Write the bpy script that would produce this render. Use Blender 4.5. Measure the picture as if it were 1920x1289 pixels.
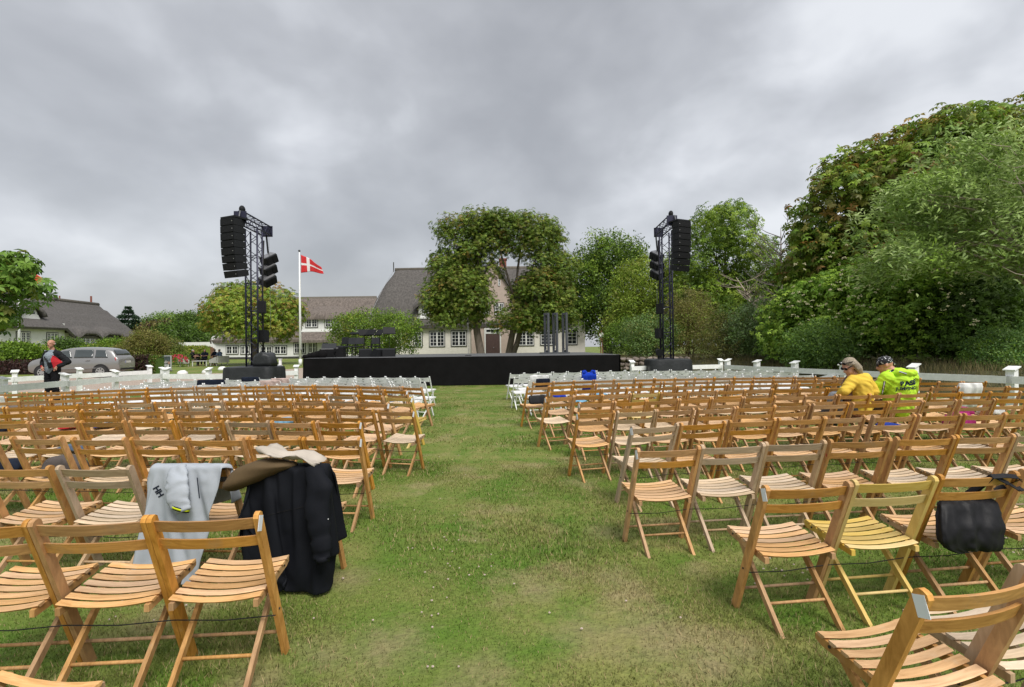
import bpy, bmesh, math, random
import numpy as np
from mathutils import Vector, Matrix, Euler, Quaternion
from mathutils.bvhtree import BVHTree
R = math.radians
random.seed(7)
rng = np.random.default_rng(11)
scene = bpy.context.scene
class _Later:                       # objects are linked together at the end: far quicker than one by one
    pend = []
    @property
    def objects(self): return self
    def link(self, o): self.pend.append(o)
COL = _Later()
for o in list(bpy.data.objects): bpy.data.objects.remove(o)

# ------------------------------------------------------------------ camera
CAMZ, F, YH, ROLL = 1.537, 960.0, 651.2, 0.70
cam_data = bpy.data.cameras.new('camera'); cam = bpy.data.objects.new('camera', cam_data); COL.objects.link(cam)
cam_data.sensor_width = 36.0; cam_data.lens = 18.0; cam_data.clip_start = 0.05; cam_data.clip_end = 3000
PITCH = math.degrees(math.atan((YH - 644.5) / F))
cam_m = Matrix.Translation((0, 0, CAMZ)) @ Matrix.Rotation(R(90 + PITCH), 4, 'X') @ Matrix.Rotation(R(-ROLL), 4, 'Z')
cam.matrix_world = cam_m
scene.camera = cam
scene.render.resolution_x = 1024; scene.render.resolution_y = 687

# ------------------------------------------------------------------ world: overcast sky
SUN_EL, SUN_AZ = 55.0, 152.0      # azimuth clockwise from +Y
world = bpy.data.worlds.new('World'); scene.world = world; world.use_nodes = True
wn, wl = world.node_tree.nodes, world.node_tree.links
wn.clear()
def wnode(t, **kw):
    n = wn.new(t)
    for k, v in kw.items(): setattr(n, k, v)
    return n
def wmath(op, a, b=None):
    n = wnode('ShaderNodeMath', operation=op)
    for i, v in enumerate((a, b)):
        if v is None: continue
        if isinstance(v, (int, float)): n.inputs[i].default_value = v
        else: wl.new(v, n.inputs[i])
    return n.outputs[0]
wout = wnode('ShaderNodeOutputWorld'); wbg = wnode('ShaderNodeBackground'); wbg.inputs['Strength'].default_value = 0.1
sky = wnode('ShaderNodeTexSky', sky_type='NISHITA'); sky.sun_disc = False
sky.sun_elevation = R(SUN_EL); sky.sun_rotation = R(SUN_AZ); sky.air_density = 1.2; sky.dust_density = 2.5
tc = wnode('ShaderNodeTexCoord')
def cloud(scale, detail, rough, off, stretch=(1, 1, 1), dist=0.0):
    mp = wnode('ShaderNodeMapping'); mp.inputs['Location'].default_value = off; mp.inputs['Scale'].default_value = stretch
    wl.new(tc.outputs['Generated'], mp.inputs[0])
    nz = wnode('ShaderNodeTexNoise'); nz.inputs['Scale'].default_value = scale; nz.inputs['Detail'].default_value = detail
    nz.inputs['Roughness'].default_value = rough; nz.inputs['Distortion'].default_value = dist
    wl.new(mp.outputs[0], nz.inputs['Vector'])
    return nz.outputs['Fac']
c1 = cloud(2.3, 4, 0.46, (3.15, 0.2, 1.6), (1.0, 0.9, 1.35), 0.15)
c2 = cloud(6.0, 4, 0.5, (0.4, 2.2, 5.0), (1.0, 0.9, 1.5), 0.2)
csum = wmath('ADD', wmath('MULTIPLY', c1, 0.72), wmath('MULTIPLY', c2, 0.28))
ramp = wnode('ShaderNodeValToRGB')
ramp.color_ramp.interpolation = 'B_SPLINE'
els = ramp.color_ramp.elements
els[0].position = 0.36; els[0].color = (0.185, 0.190, 0.203, 1)
els[1].position = 0.64; els[1].color = (0.42, 0.428, 0.448, 1)
e = els.new(0.50); e.color = (0.258, 0.264, 0.280, 1)
e = els.new(0.575); e.color = (0.325, 0.333, 0.355, 1)
wl.new(csum, ramp.inputs[0])
cs = wnode('ShaderNodeMix', data_type='RGBA', blend_type='MULTIPLY'); cs.inputs[0].default_value = 1.0
wl.new(ramp.outputs[0], cs.inputs[6]); cs.inputs[7].default_value = (8.3, 8.3, 8.22, 1)
mx = wnode('ShaderNodeMix', data_type='RGBA'); mx.inputs[0].default_value = 0.93
wl.new(sky.outputs[0], mx.inputs[6]); wl.new(cs.outputs[2], mx.inputs[7])
wl.new(mx.outputs[2], wbg.inputs[0]); wl.new(wbg.outputs[0], wout.inputs[0])

sun_d = bpy.data.lights.new('sun', 'SUN'); sun_d.energy = 1.5; sun_d.angle = R(28); sun_d.color = (1.0, 0.965, 0.91)
sun = bpy.data.objects.new('sun', sun_d); COL.objects.link(sun); sun.location = (-6, -10, 30)
sdir = Vector((math.sin(R(SUN_AZ)) * math.cos(R(SUN_EL)), math.cos(R(SUN_AZ)) * math.cos(R(SUN_EL)), math.sin(R(SUN_EL))))
sun.rotation_euler = sdir.to_track_quat('Z', 'Y').to_euler()

scene.view_settings.view_transform = 'Standard'; scene.view_settings.look = 'None'
scene.view_settings.exposure = 1.32; scene.view_settings.gamma = 1.0; scene.view_settings.use_curve_mapping = False
scene.render.engine = 'CYCLES'
scene.cycles.max_bounces = 6; scene.cycles.diffuse_bounces = 3; scene.cycles.glossy_bounces = 2; scene.cycles.transmission_bounces = 2

# ------------------------------------------------------------------ helpers
_ci = cam_m.to_3x3()
def ray(px, py):
    return (_ci @ Vector(((px - 960) / F, -(py - 644.5) / F, -1.0)))
def at(px, py, Y):                       # the point seen at a pixel of the photograph, Y metres ahead
    d = ray(px, py); s = Y / d.y
    return Vector((d.x * s, Y, CAMZ + d.z * s))
def atz(px, py, z):                      # the point seen at a pixel, z metres up
    d = ray(px, py); s = (z - CAMZ) / d.z
    return Vector((d.x * s, d.y * s, z))
TZ = ([19, 27, 60], [0, .20, .42])
def tz(y):                               # height of the ground
    return float(np.interp(y, TZ[0], TZ[1]))

def link(name, me, mat=None, parent=None):
    o = bpy.data.objects.new(name, me); COL.objects.link(o)
    if mat is not None and len(me.materials) == 0: me.materials.append(mat)
    if parent is not None: o.parent = parent
    return o
def tag(o, label=None, cat=None, group=None, kind=None):
    if label: o['label'] = label
    if cat: o['category'] = cat
    if group: o['group'] = group
    if kind: o['kind'] = kind
    return o
def thing(name, label, cat, loc=(0, 0, 0), rotz=0.0, group=None):
    o = bpy.data.objects.new(name, None); COL.objects.link(o); o.empty_display_size = 0.1
    o.location = loc; o.rotation_euler = (0, 0, rotz)
    return tag(o, label, cat, group)
def inv_of(p):
    return (Matrix.Translation(p.location) @ p.rotation_euler.to_matrix().to_4x4()).inverted()

class MB:
    def __init__(s): s.v = []; s.f = []
    def add(s, vs, fs):
        b = len(s.v); s.v += [tuple(x) for x in vs]; s.f += [tuple(b + i for i in f) for f in fs]; return s
    def box(s, c, size, rot=None):
        hx, hy, hz = size[0] / 2, size[1] / 2, size[2] / 2
        vs = [Vector((x, y, z)) for x in (-hx, hx) for y in (-hy, hy) for z in (-hz, hz)]
        if rot is not None:
            m = rot if isinstance(rot, Matrix) else Euler(rot).to_matrix()
            vs = [m @ q for q in vs]
        vs = [q + Vector(c) for q in vs]
        return s.add(vs, [(0, 1, 3, 2), (4, 6, 7, 5), (0, 4, 5, 1), (2, 3, 7, 6), (0, 2, 6, 4), (1, 5, 7, 3)])
    def b2(s, lo, hi):
        return s.box([(a + b) / 2 for a, b in zip(lo, hi)], [abs(b - a) for a, b in zip(lo, hi)])
    def bar(s, p0, p1, w, h, up=(0, 0, 1)):
        p0, p1 = Vector(p0), Vector(p1); d = (p1 - p0); L = d.length; d.normalize()
        upv = Vector(up); x = d.cross(upv)
        if x.length < 1e-4: x = d.cross(Vector((1, 0, 0)))
        x.normalize(); y = x.cross(d)
        m = Matrix((x, d, y)).transposed()
        return s.box((p0 + p1) / 2, (w, L, h), m)
    def tube(s, pts, rad, n=8, cap=True):
        pts = [Vector(p) for p in pts]
        if not hasattr(rad, '__len__'): rad = [rad] * len(pts)
        b = len(s.v); prev = None
        for i, p in enumerate(pts):
            a = pts[max(i - 1, 0)]; c = pts[min(i + 1, len(pts) - 1)]
            t = (c - a).normalized()
            if prev is None:
                x = t.cross(Vector((0, 0, 1)))
                if x.length < .05: x = t.cross(Vector((1, 0, 0)))
            else:
                x = prev - t * prev.dot(t)
                if x.length < 1e-5: x = t.cross(Vector((0, 1, 0)))
            x.normalize(); prev = x; y = t.cross(x)
            for k in range(n):
                q = 2 * math.pi * k / n
                s.v.append(tuple(p + (x * math.cos(q) + y * math.sin(q)) * rad[i]))
        for i in range(len(pts) - 1):
            for k in range(n):
                k2 = (k + 1) % n
                s.f.append((b + i * n + k, b + i * n + k2, b + (i + 1) * n + k2, b + (i + 1) * n + k))
        if cap:
            s.f.append(tuple(b + k for k in reversed(range(n)))); e = b + (len(pts) - 1) * n
            s.f.append(tuple(e + k for k in range(n)))
        return s
    def rings(s, rs, cap=True):
        b = len(s.v); n = len(rs[0])
        for r_ in rs: s.v += [tuple(p) for p in r_]
        for i in range(len(rs) - 1):
            for k in range(n):
                k2 = (k + 1) % n
                s.f.append((b + i * n + k, b + i * n + k2, b + (i + 1) * n + k2, b + (i + 1) * n + k))
        if cap:
            s.f.append(tuple(b + k for k in reversed(range(n)))); e = b + (len(rs) - 1) * n
            s.f.append(tuple(e + k for k in range(n)))
        return s
    def ball(s, c, r, nu=12, nv=8, rot=None, fn=None):
        if not hasattr(r, '__len__'): r = (r, r, r)
        m = Euler(rot).to_matrix() if rot is not None else Matrix.Identity(3)
        rs = []
        for j in range(1, nv):
            th = math.pi * j / nv; ring = []
            for k in range(nu):
                ph = 2 * math.pi * k / nu
                d = Vector((math.sin(th) * math.cos(ph), math.sin(th) * math.sin(ph), -math.cos(th)))
                sc = fn(d) if fn else 1.0
                ring.append(m @ Vector((d.x * r[0], d.y * r[1], d.z * r[2])) * sc + Vector(c))
            rs.append(ring)
        return s.rings(rs)
    def poly(s, outline, fn0, fn1):      # prism between two maps of a 2D outline
        n = len(outline); b = len(s.v)
        s.v += [tuple(fn0(p)) for p in outline] + [tuple(fn1(p)) for p in outline]
        s.f.append(tuple(b + i for i in range(n))); s.f.append(tuple(b + n + i for i in reversed(range(n))))
        for i in range(n):
            j = (i + 1) % n
            s.f.append((b + i, b + n + i, b + n + j, b + j))
        return s
    def mesh(s, name, mat, smooth=False, xf=None):
        me = bpy.data.meshes.new(name)
        vs = s.v if xf is None else [tuple(xf @ Vector(q)) for q in s.v]
        me.from_pydata(vs, [], s.f); me.update()
        bm = bmesh.new(); bm.from_mesh(me); bmesh.ops.recalc_face_normals(bm, faces=bm.faces); bm.to_mesh(me); bm.free()
        if smooth:
            me.polygons.foreach_set('use_smooth', [True] * len(me.polygons))
        if mat is not None: me.materials.append(mat)
        return me
    def build(s, name, mat, parent=None, smooth=False, world=False):
        xf = inv_of(parent) if (world and parent is not None) else None
        return link(name, s.mesh(name, mat, smooth, xf), None, parent)
    def top(s, name, mat, label, cat, group=None, smooth=False, kind=None):
        """one-mesh thing authored in world coordinates: origin moved to the middle of its base"""
        a = np.array(s.v); c = Vector(((a[:, 0].min() + a[:, 0].max()) / 2, (a[:, 1].min() + a[:, 1].max()) / 2, a[:, 2].min()))
        o = link(name, s.mesh(name, mat, smooth, Matrix.Translation(-c)))
        o.location = c
        return tag(o, label, cat, group, kind)

def autosmooth(o, ang=40):
    me = o.data
    me.polygons.foreach_set('use_smooth', [True] * len(me.polygons))
    bm = bmesh.new(); bm.from_mesh(me)
    for e_ in bm.edges:
        if len(e_.link_faces) == 2 and e_.calc_face_angle(0) > R(ang): e_.smooth = False
    bm.to_mesh(me); bm.free()
    return o

def raycast_px(px, py, obj, off=0.003):
    """the point and normal where the photograph's pixel meets an object that already stands in the scene"""
    bpy.context.view_layer.update()
    m = obj.matrix_world; vs = [m @ q.co for q in obj.data.vertices]
    t = BVHTree.FromPolygons(vs, [tuple(p.vertices) for p in obj.data.polygons])
    d = ray(px, py).normalized()
    loc, n, i, ds = t.ray_cast(Vector((0, 0, CAMZ)), d)
    if loc is None: return None, None
    if n.dot(d) > 0: n = -n
    return loc + n * off, n

# ------------------------------------------------------------------ materials
def nt(m): return m.node_tree.nodes, m.node_tree.links
def new_mat(name):
    m = bpy.data.materials.new(name); m.use_nodes = True
    return m
def rgba(c): return (c[0], c[1], c[2], 1.0)
def plain(name, c, rough=.6, var=.12, scale=6.0, bump=.0, bscale=60.0, metal=0.0, spec=.5, stretch=(1, 1, 1), detail=4, objvar=0.0, coat=0.0):
    m = new_mat(name); n, l = nt(m); p = n['Principled BSDF']
    p.inputs['Roughness'].default_value = rough; p.inputs['Metallic'].default_value = metal
    p.inputs['Specular IOR Level'].default_value = spec
    if coat: p.inputs['Coat Weight'].default_value = coat; p.inputs['Coat Roughness'].default_value = .08
    t = n.new('ShaderNodeTexCoord'); mp = n.new('ShaderNodeMapping'); mp.inputs['Scale'].default_value = stretch
    l.new(t.outputs['Object'], mp.inputs[0])
    oi = n.new('ShaderNodeObjectInfo')
    va = n.new('ShaderNodeVectorMath'); va.operation = 'ADD'; l.new(mp.outputs[0], va.inputs[0])
    vs = n.new('ShaderNodeVectorMath'); vs.operation = 'SCALE'; vs.inputs[0].default_value = (13.1, 7.7, 19.3); l.new(oi.outputs['Random'], vs.inputs['Scale'])
    l.new(vs.outputs[0], va.inputs[1])
    nz = n.new('ShaderNodeTexNoise'); nz.inputs['Scale'].default_value = scale; nz.inputs['Detail'].default_value = detail; nz.inputs['Roughness'].default_value = .6
    l.new(va.outputs[0], nz.inputs['Vector'])
    mr = n.new('ShaderNodeMapRange'); mr.inputs['From Min'].default_value = .3; mr.inputs['From Max'].default_value = .7
    mr.inputs['To Min'].default_value = 1 - var; mr.inputs['To Max'].default_value = 1 + var
    l.new(nz.outputs['Fac'], mr.inputs['Value'])
    fac = mr.outputs[0]
    if objvar:
        m2 = n.new('ShaderNodeMapRange'); m2.inputs['To Min'].default_value = 1 - objvar; m2.inputs['To Max'].default_value = 1 + objvar
        l.new(oi.outputs['Random'], m2.inputs['Value'])
        mu = n.new('ShaderNodeMath'); mu.operation = 'MULTIPLY'; l.new(fac, mu.inputs[0]); l.new(m2.outputs[0], mu.inputs[1]); fac = mu.outputs[0]
    sc = n.new('ShaderNodeVectorMath'); sc.operation = 'SCALE'; sc.inputs[0].default_value = c[:3]; l.new(fac, sc.inputs['Scale'])
    l.new(sc.outputs[0], p.inputs['Base Color'])
    if bump:
        nb = n.new('ShaderNodeTexNoise'); nb.inputs['Scale'].default_value = bscale; nb.inputs['Detail'].default_value = 4
        l.new(va.outputs[0], nb.inputs['Vector'])
        b = n.new('ShaderNodeBump'); b.inputs['Strength'].default_value = bump; b.inputs['Distance'].default_value = .02
        l.new(nb.outputs['Fac'], b.inputs['Height']); l.new(b.outputs[0], p.inputs['Normal'])
    return m
def wood(name, dark, light, axis, rough=.48, grey=None):
    m = new_mat(name); n, l = nt(m); p = n['Principled BSDF']
    st = {'x': (2.2, 38, 38), 'z': (38, 14, 4.0), 'y': (38, 2.2, 38)}[axis]
    t = n.new('ShaderNodeTexCoord'); oi = n.new('ShaderNodeObjectInfo')
    mp = n.new('ShaderNodeMapping'); mp.inputs['Scale'].default_value = st; l.new(t.outputs['Object'], mp.inputs[0])
    vs = n.new('ShaderNodeVectorMath'); vs.operation = 'SCALE'; vs.inputs[0].default_value = (31.0, 17.0, 23.0); l.new(oi.outputs['Random'], vs.inputs['Scale'])
    va = n.new('ShaderNodeVectorMath'); va.operation = 'ADD'; l.new(mp.outputs[0], va.inputs[0]); l.new(vs.outputs[0], va.inputs[1])
    nz = n.new('ShaderNodeTexNoise'); nz.inputs['Scale'].default_value = 1.6; nz.inputs['Detail'].default_value = 5; nz.inputs['Roughness'].default_value = .62; nz.inputs['Distortion'].default_value = .6
    l.new(va.outputs[0], nz.inputs['Vector'])
    cr = n.new('ShaderNodeValToRGB'); e = cr.color_ramp.elements
    e[0].position = .30; e[0].color = rgba(dark); e[1].position = .68; e[1].color = rgba(light)
    l.new(nz.outputs['Fac'], cr.inputs[0])
    hs = n.new('ShaderNodeHueSaturation'); l.new(cr.outputs[0], hs.inputs['Color'])
    m2 = n.new('ShaderNodeMapRange'); m2.inputs['To Min'].default_value = .80; m2.inputs['To Max'].default_value = 1.16; l.new(oi.outputs['Random'], m2.inputs['Value'])
    l.new(m2.outputs[0], hs.inputs['Value'])
    m3 = n.new('ShaderNodeMath'); m3.operation = 'MULTIPLY_ADD'; m3.inputs[1].default_value = 7.31; l.new(oi.outputs['Random'], m3.inputs[0])
    fr = n.new('ShaderNodeMath'); fr.operation = 'FRACT'; l.new(m3.outputs[0], fr.inputs[0])
    m4 = n.new('ShaderNodeMapRange'); m4.inputs['To Min'].default_value = .80; m4.inputs['To Max'].default_value = 1.08; l.new(fr.outputs[0], m4.inputs['Value']); l.new(m4.outputs[0], hs.inputs['Saturation'])
    # worn blotches where the varnish has gone grey
    wz = n.new('ShaderNodeTexNoise'); wz.inputs['Scale'].default_value = 5.0; wz.inputs['Detail'].default_value = 6; wz.inputs['Roughness'].default_value = .7
    vb = n.new('ShaderNodeVectorMath'); vb.operation = 'ADD'; l.new(t.outputs['Object'], vb.inputs[0]); l.new(vs.outputs[0], vb.inputs[1]); l.new(vb.outputs[0], wz.inputs['Vector'])
    wr = n.new('ShaderNodeMapRange'); wr.inputs['From Min'].default_value = .56; wr.inputs['From Max'].default_value = .74; wr.inputs['To Max'].default_value = .55; l.new(wz.outputs['Fac'], wr.inputs['Value'])
    mx = n.new('ShaderNodeMix'); mx.data_type = 'RGBA'; mx.inputs[7].default_value = rgba(grey or (.30, .235, .165)); l.new(hs.outputs[0], mx.inputs[6]); l.new(wr.outputs[0], mx.inputs[0])
    l.new(mx.outputs[2], p.inputs['Base Color'])
    rr = n.new('ShaderNodeMapRange'); rr.inputs['To Min'].default_value = rough - .1; rr.inputs['To Max'].default_value = rough + .2; l.new(wz.outputs['Fac'], rr.inputs['Value']); l.new(rr.outputs[0], p.inputs['Roughness'])
    p.inputs['Specular IOR Level'].default_value = .32
    b = n.new('ShaderNodeBump'); b.inputs['Strength'].default_value = .25; b.inputs['Distance'].default_value = .002; l.new(nz.outputs['Fac'], b.inputs['Height']); l.new(b.outputs[0], p.inputs['Normal'])
    return m
M = {}
VD, VL = (.37, .166, .038), (.64, .325, .092)
WD, WL = (.48, .27, .115), (.74, .455, .22)
M['varn_x'] = wood('varnished_wood', VD, VL, 'x'); M['varn_z'] = wood('varnished_wood_upright', VD, VL, 'z')
M['seat_x'] = wood('worn_seat_wood', WD, WL, 'x', .6, (.56, .44, .31)); M['leg_z'] = wood('leg_wood', (.32, .165, .06), (.54, .31, .125), 'z', .55)
M['pale_x'] = wood('weathered_wood', (.36, .245, .145), (.56, .41, .26), 'x', .65, (.42, .34, .25)); M['pale_z'] = wood('weathered_wood_upright', (.36, .235, .13), (.55, .39, .24), 'z', .65, (.40, .32, .23))
M['pseat_x'] = wood('weathered_seat_wood', (.48, .35, .22), (.72, .55, .37), 'x', .65, (.55, .45, .34))
M['yell_x'] = wood('yellow_painted_wood', (.54, .36, .08), (.70, .50, .15), 'x', .5, (.60, .47, .20)); M['yell_z'] = wood('yellow_painted_wood_upright', (.52, .34, .07), (.68, .48, .13), 'z', .5, (.55, .42, .16))
M['white_plastic'] = plain('white_resin', (.78, .79, .78), .42, .06, 4, objvar=.05)
M['white_seat'] = plain('white_seat_pad', (.80, .80, .80), .5, .05, 4, objvar=.04)
M['black'] = plain('black_paint', (.010, .010, .012), .6, .2, 8, spec=.2)
M['dark'] = plain('dark_slot', (.02, .02, .02), .8, .1)
M['rope'] = plain('black_rope', (.012, .012, .014), .85, .3, 80)
M['sticker'] = plain('white_sticker', (.80, .82, .88), .5, .03)
M['redpaint'] = plain('red_paint', (.40, .02, .02), .5, .1)
M['wpaint'] = plain('white_fence_paint', (.82, .83, .82), .6, .10, 7, bump=.15, bscale=40, stretch=(1, 1, 1), objvar=.06)
M['screw'] = plain('screw_steel', (.06, .055, .05), .5, .1, metal=.6)
# ------------------------------------------------------------------ ground
# trodden dry places of the aisle (where the photograph shows them)
PATCH = [(955, 957, .16), (1085, 905, .22), (1140, 1000, .18), (1215, 1195, .30), (1110, 1185, .24), (1330, 1260, .26), (720, 1215, .28), (600, 1230, .22), (650, 1085, .2), (1010, 1110, .14), (1390, 1215, .2), (870, 880, .2), (1150, 1080, .18), (480, 1270, .2), (900, 1270, .2)]
PW = [(atz(px, py, 0), r_) for px, py, r_ in PATCH]
def ground_mat(name, blades=False):
    m = new_mat(name); n, l = nt(m); p = n['Principled BSDF']
    p.inputs['Roughness'].default_value = .75 if not blades else .55; p.inputs['Specular IOR Level'].default_value = .2
    g = n.new('ShaderNodeNewGeometry')
    def noise(scale, detail, off, rough=.6):
        mp = n.new('ShaderNodeMapping'); mp.inputs['Location'].default_value = off; l.new(g.outputs['Position'], mp.inputs[0])
        z = n.new('ShaderNodeTexNoise'); z.inputs['Scale'].default_value = scale; z.inputs['Detail'].default_value = detail; z.inputs['Roughness'].default_value = rough
        l.new(mp.outputs[0], z.inputs['Vector']); return z.outputs['Fac']
    def ramp(f, a, b):
        r_ = n.new('ShaderNodeMapRange'); r_.inputs['From Min'].default_value = a; r_.inputs['From Max'].default_value = b; l.new(f, r_.inputs['Value']); return r_.outputs[0]
    def mix(f, a, b):
        x = n.new('ShaderNodeMix'); x.data_type = 'RGBA'; l.new(f, x.inputs[0])
        for i, c in ((6, a), (7, b)):
            if isinstance(c, tuple): x.inputs[i].default_value = rgba(c)
            else: l.new(c, x.inputs[i])
        return x.outputs[2]
    big = ramp(noise(.55, 4, (1.7, 3.2, 0)), .40, .60)
    med = ramp(noise(1.9, 5, (7.7, 1.2, 0)), .44, .66)
    dry = ramp(noise(1.15, 5, (4.1, 9.3, 0), .65), .54, .72)
    fine = noise(26, 3, (0, 0, 0))
    c = mix(big, (.125, .180, .030), (.215, .220, .065))
    c = mix(med, c, (.095, .175, .020))
    c = mix(dry, c, (.30, .25, .125))
    dmin = None
    for c_, r_ in PW:
        dn = n.new('ShaderNodeVectorMath'); dn.operation = 'DISTANCE'; l.new(g.outputs['Position'], dn.inputs[0]); dn.inputs[1].default_value = (c_.x, c_.y, 0)
        dv = n.new('ShaderNodeMath'); dv.operation = 'DIVIDE'; l.new(dn.outputs['Value'], dv.inputs[0]); dv.inputs[1].default_value = r_
        if dmin is None: dmin = dv.outputs[0]
        else:
            mn = n.new('ShaderNodeMath'); mn.operation = 'MINIMUM'; l.new(dmin, mn.inputs[0]); l.new(dv.outputs[0], mn.inputs[1]); dmin = mn.outputs[0]
    ad = n.new('ShaderNodeMath'); ad.operation = 'MULTIPLY_ADD'; l.new(noise(5.5, 5, (2, 5, 0), .7), ad.inputs[0]); ad.inputs[1].default_value = 2.6; l.new(dmin, ad.inputs[2])
    pm_ = n.new('ShaderNodeMapRange'); pm_.inputs['From Min'].default_value = 2.55; pm_.inputs['From Max'].default_value = 1.35; pm_.inputs['To Max'].default_value = .55; l.new(ad.outputs[0], pm_.inputs['Value'])
    c = mix(pm_.outputs[0], c, (.27, .215, .12))
    if blades:
        rnd = n.new('ShaderNodeNewGeometry')
        mr = n.new('ShaderNodeMapRange'); mr.inputs['To Min'].default_value = .6; mr.inputs['To Max'].default_value = 1.5; l.new(rnd.outputs['Random Per Island'], mr.inputs['Value'])
        straw = n.new('ShaderNodeMath'); straw.operation = 'GREATER_THAN'; straw.inputs[1].default_value = .84; l.new(rnd.outputs['Random Per Island'], straw.inputs[0])
        c = mix(straw.outputs[0], c, (.30, .235, .12))
        s = n.new('ShaderNodeVectorMath'); s.operation = 'SCALE'; l.new(c, s.inputs[0]); l.new(mr.outputs[0], s.inputs['Scale']); c = s.outputs[0]
        tr = n.new('ShaderNodeBsdfTranslucent'); l.new(c, tr.inputs[0])
        ms = n.new('ShaderNodeMixShader'); ms.inputs[0].default_value = .3; l.new(p.outputs[0], ms.inputs[1]); l.new(tr.outputs[0], ms.inputs[2])
        l.new(ms.outputs[0], n['Material Output'].inputs[0])
    else:
        mr = n.new('ShaderNodeMapRange'); mr.inputs['To Min'].default_value = .55; mr.inputs['To Max'].default_value = 1.35; l.new(fine, mr.inputs['Value'])
        s = n.new('ShaderNodeVectorMath'); s.operation = 'SCALE'; l.new(c, s.inputs[0]); l.new(mr.outputs[0], s.inputs['Scale']); c = s.outputs[0]
        b = n.new('ShaderNodeBump'); b.inputs['Strength'].default_value = .7; b.inputs['Distance'].default_value = .03; l.new(fine, b.inputs['Height']); l.new(b.outputs[0], p.inputs['Normal'])
    l.new(c, p.inputs['Base Color'])
    return m
M['lawn'] = ground_mat('lawn_ground'); M['blade'] = ground_mat('grass_blades', True)
ys = [-30, 0, 10, 15, 20, 30, 60, 120, 300, 900]; xs = [-900, -200, -60, -20, 0, 20, 60, 200, 900]
mb = MB()
mb.add([(x, y, tz(y)) for y in ys for x in xs], [(j * 9 + i, j * 9 + i + 1, (j + 1) * 9 + i + 1, (j + 1) * 9 + i) for j in range(9) for i in range(8)])
tag(mb.build('ground', M['lawn']), kind='structure')

def sheet(name, poly, mat, lift):        # flat strip following the ground, cut at the slope breaks
    bm = bmesh.new(); f = bm.faces.new([bm.verts.new((x, y, 0)) for x, y in poly])
    for yy in TZ[0]:
        bmesh.ops.bisect_plane(bm, geom=bm.verts[:] + bm.edges[:] + bm.faces[:], plane_co=(0, yy, 0), plane_no=(0, 1, 0))
    for q in bm.verts: q.co.z = tz(q.co.y) + lift
    bmesh.ops.recalc_face_normals(bm, faces=bm.faces)
    me = bpy.data.meshes.new(name); bm.to_mesh(me); bm.free(); me.materials.append(mat)
    for pl in me.polygons:
        if pl.normal.z < 0: me.flip_normals(); break
    return tag(link(name, me), kind='structure')
M['gravel'] = plain('gravel', (.36, .29, .235), .9, .35, 30, bump=.5, bscale=90, detail=6)
sheet('gravel_path', [(-60, 13.4), (-13.0, 13.4), (-13.0, 15.5), (-12.8, 18.2), (-10.2, 20.5), (-8.7, 24.5), (-10.5, 40.0), (-13.5, 41.5), (-15.5, 30.5), (-24, 27.2), (-60, 25.5)], M['gravel'], .006)

# grass blades: nobody could count them
def grass(name, y0, y1, dens, h, w, seed, xlim=1.06):
    g = np.random.default_rng(seed)
    n = int(dens * xlim * (y1 * y1 - y0 * y0)); n = int(n)
    yy = np.sqrt(g.uniform(y0 * y0, y1 * y1, n)); xx = g.uniform(-xlim, xlim, n) * yy
    keep = ~((xx < -12.9) & (yy > 13.6)) & ~((yy > 20.2) & (xx > -8.4) & (xx < 4.4)) & (xx < 11.6 - np.maximum(0, yy - 11.5) * .33)
    xx, yy = xx[keep], yy[keep]; n = len(xx)
    # patchy: thin where trodden
    pt = np.sin(xx * 2.1 + 1.3 * np.sin(yy * 1.7)) + np.sin(yy * 2.9 + 1.1 * np.cos(xx * 2.3) + 2) + np.sin(xx * 5.3 + yy * 3.1) * .6
    dm = np.ones(n)
    for c_, r_ in PW: dm *= 1 - .55 * np.exp(-(((xx - c_.x) / (1.15 * r_)) ** 2 + ((yy - c_.y) / (.95 * r_)) ** 2) ** 1.5)
    k2 = g.uniform(0, 1, n) < np.clip(.78 + .16 * pt, .4, 1) * dm
    xx, yy, pt = xx[k2], yy[k2], pt[k2]; n = len(xx)
    zz = np.interp(yy, TZ[0], TZ[1])
    a = g.uniform(0, 2 * np.pi, n); hh = h * g.uniform(.45, 1.25, n) * np.clip(1 + .22 * pt, .5, 1.6); ww = w * g.uniform(.6, 1.3, n)
    le = g.uniform(.2, 1.25, n) * hh; la = a + np.pi / 2 + g.uniform(-.7, .7, n)
    v = np.empty((n, 3, 3), np.float32)
    dx, dy = np.cos(a) * ww / 2, np.sin(a) * ww / 2
    v[:, 0] = np.stack([xx - dx, yy - dy, zz - .004], 1); v[:, 1] = np.stack([xx + dx, yy + dy, zz - .004], 1)
    v[:, 2] = np.stack([xx + np.cos(la) * le, yy + np.sin(la) * le, zz + hh], 1)
    me = bpy.data.meshes.new(name); me.vertices.add(n * 3); me.vertices.foreach_set('co', v.reshape(-1))
    me.loops.add(n * 3); me.loops.foreach_set('vertex_index', np.arange(n * 3, dtype=np.int32))
    me.polygons.add(n); me.polygons.foreach_set('loop_start', np.arange(0, n * 3, 3, dtype=np.int32)); me.update()
    me.materials.append(M['blade'])
    return tag(link(name, me), 'short patchy lawn grass of the aisle and under the chairs', 'grass', kind='stuff')
grass('grass', 1.5, 3.6, 11500, .021, .0052, 1)
grass('grass', 3.6, 7.0, 4200, .024, .0080, 2)
grass('grass', 7.0, 21.5, 640, .030, .0140, 3)

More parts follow.
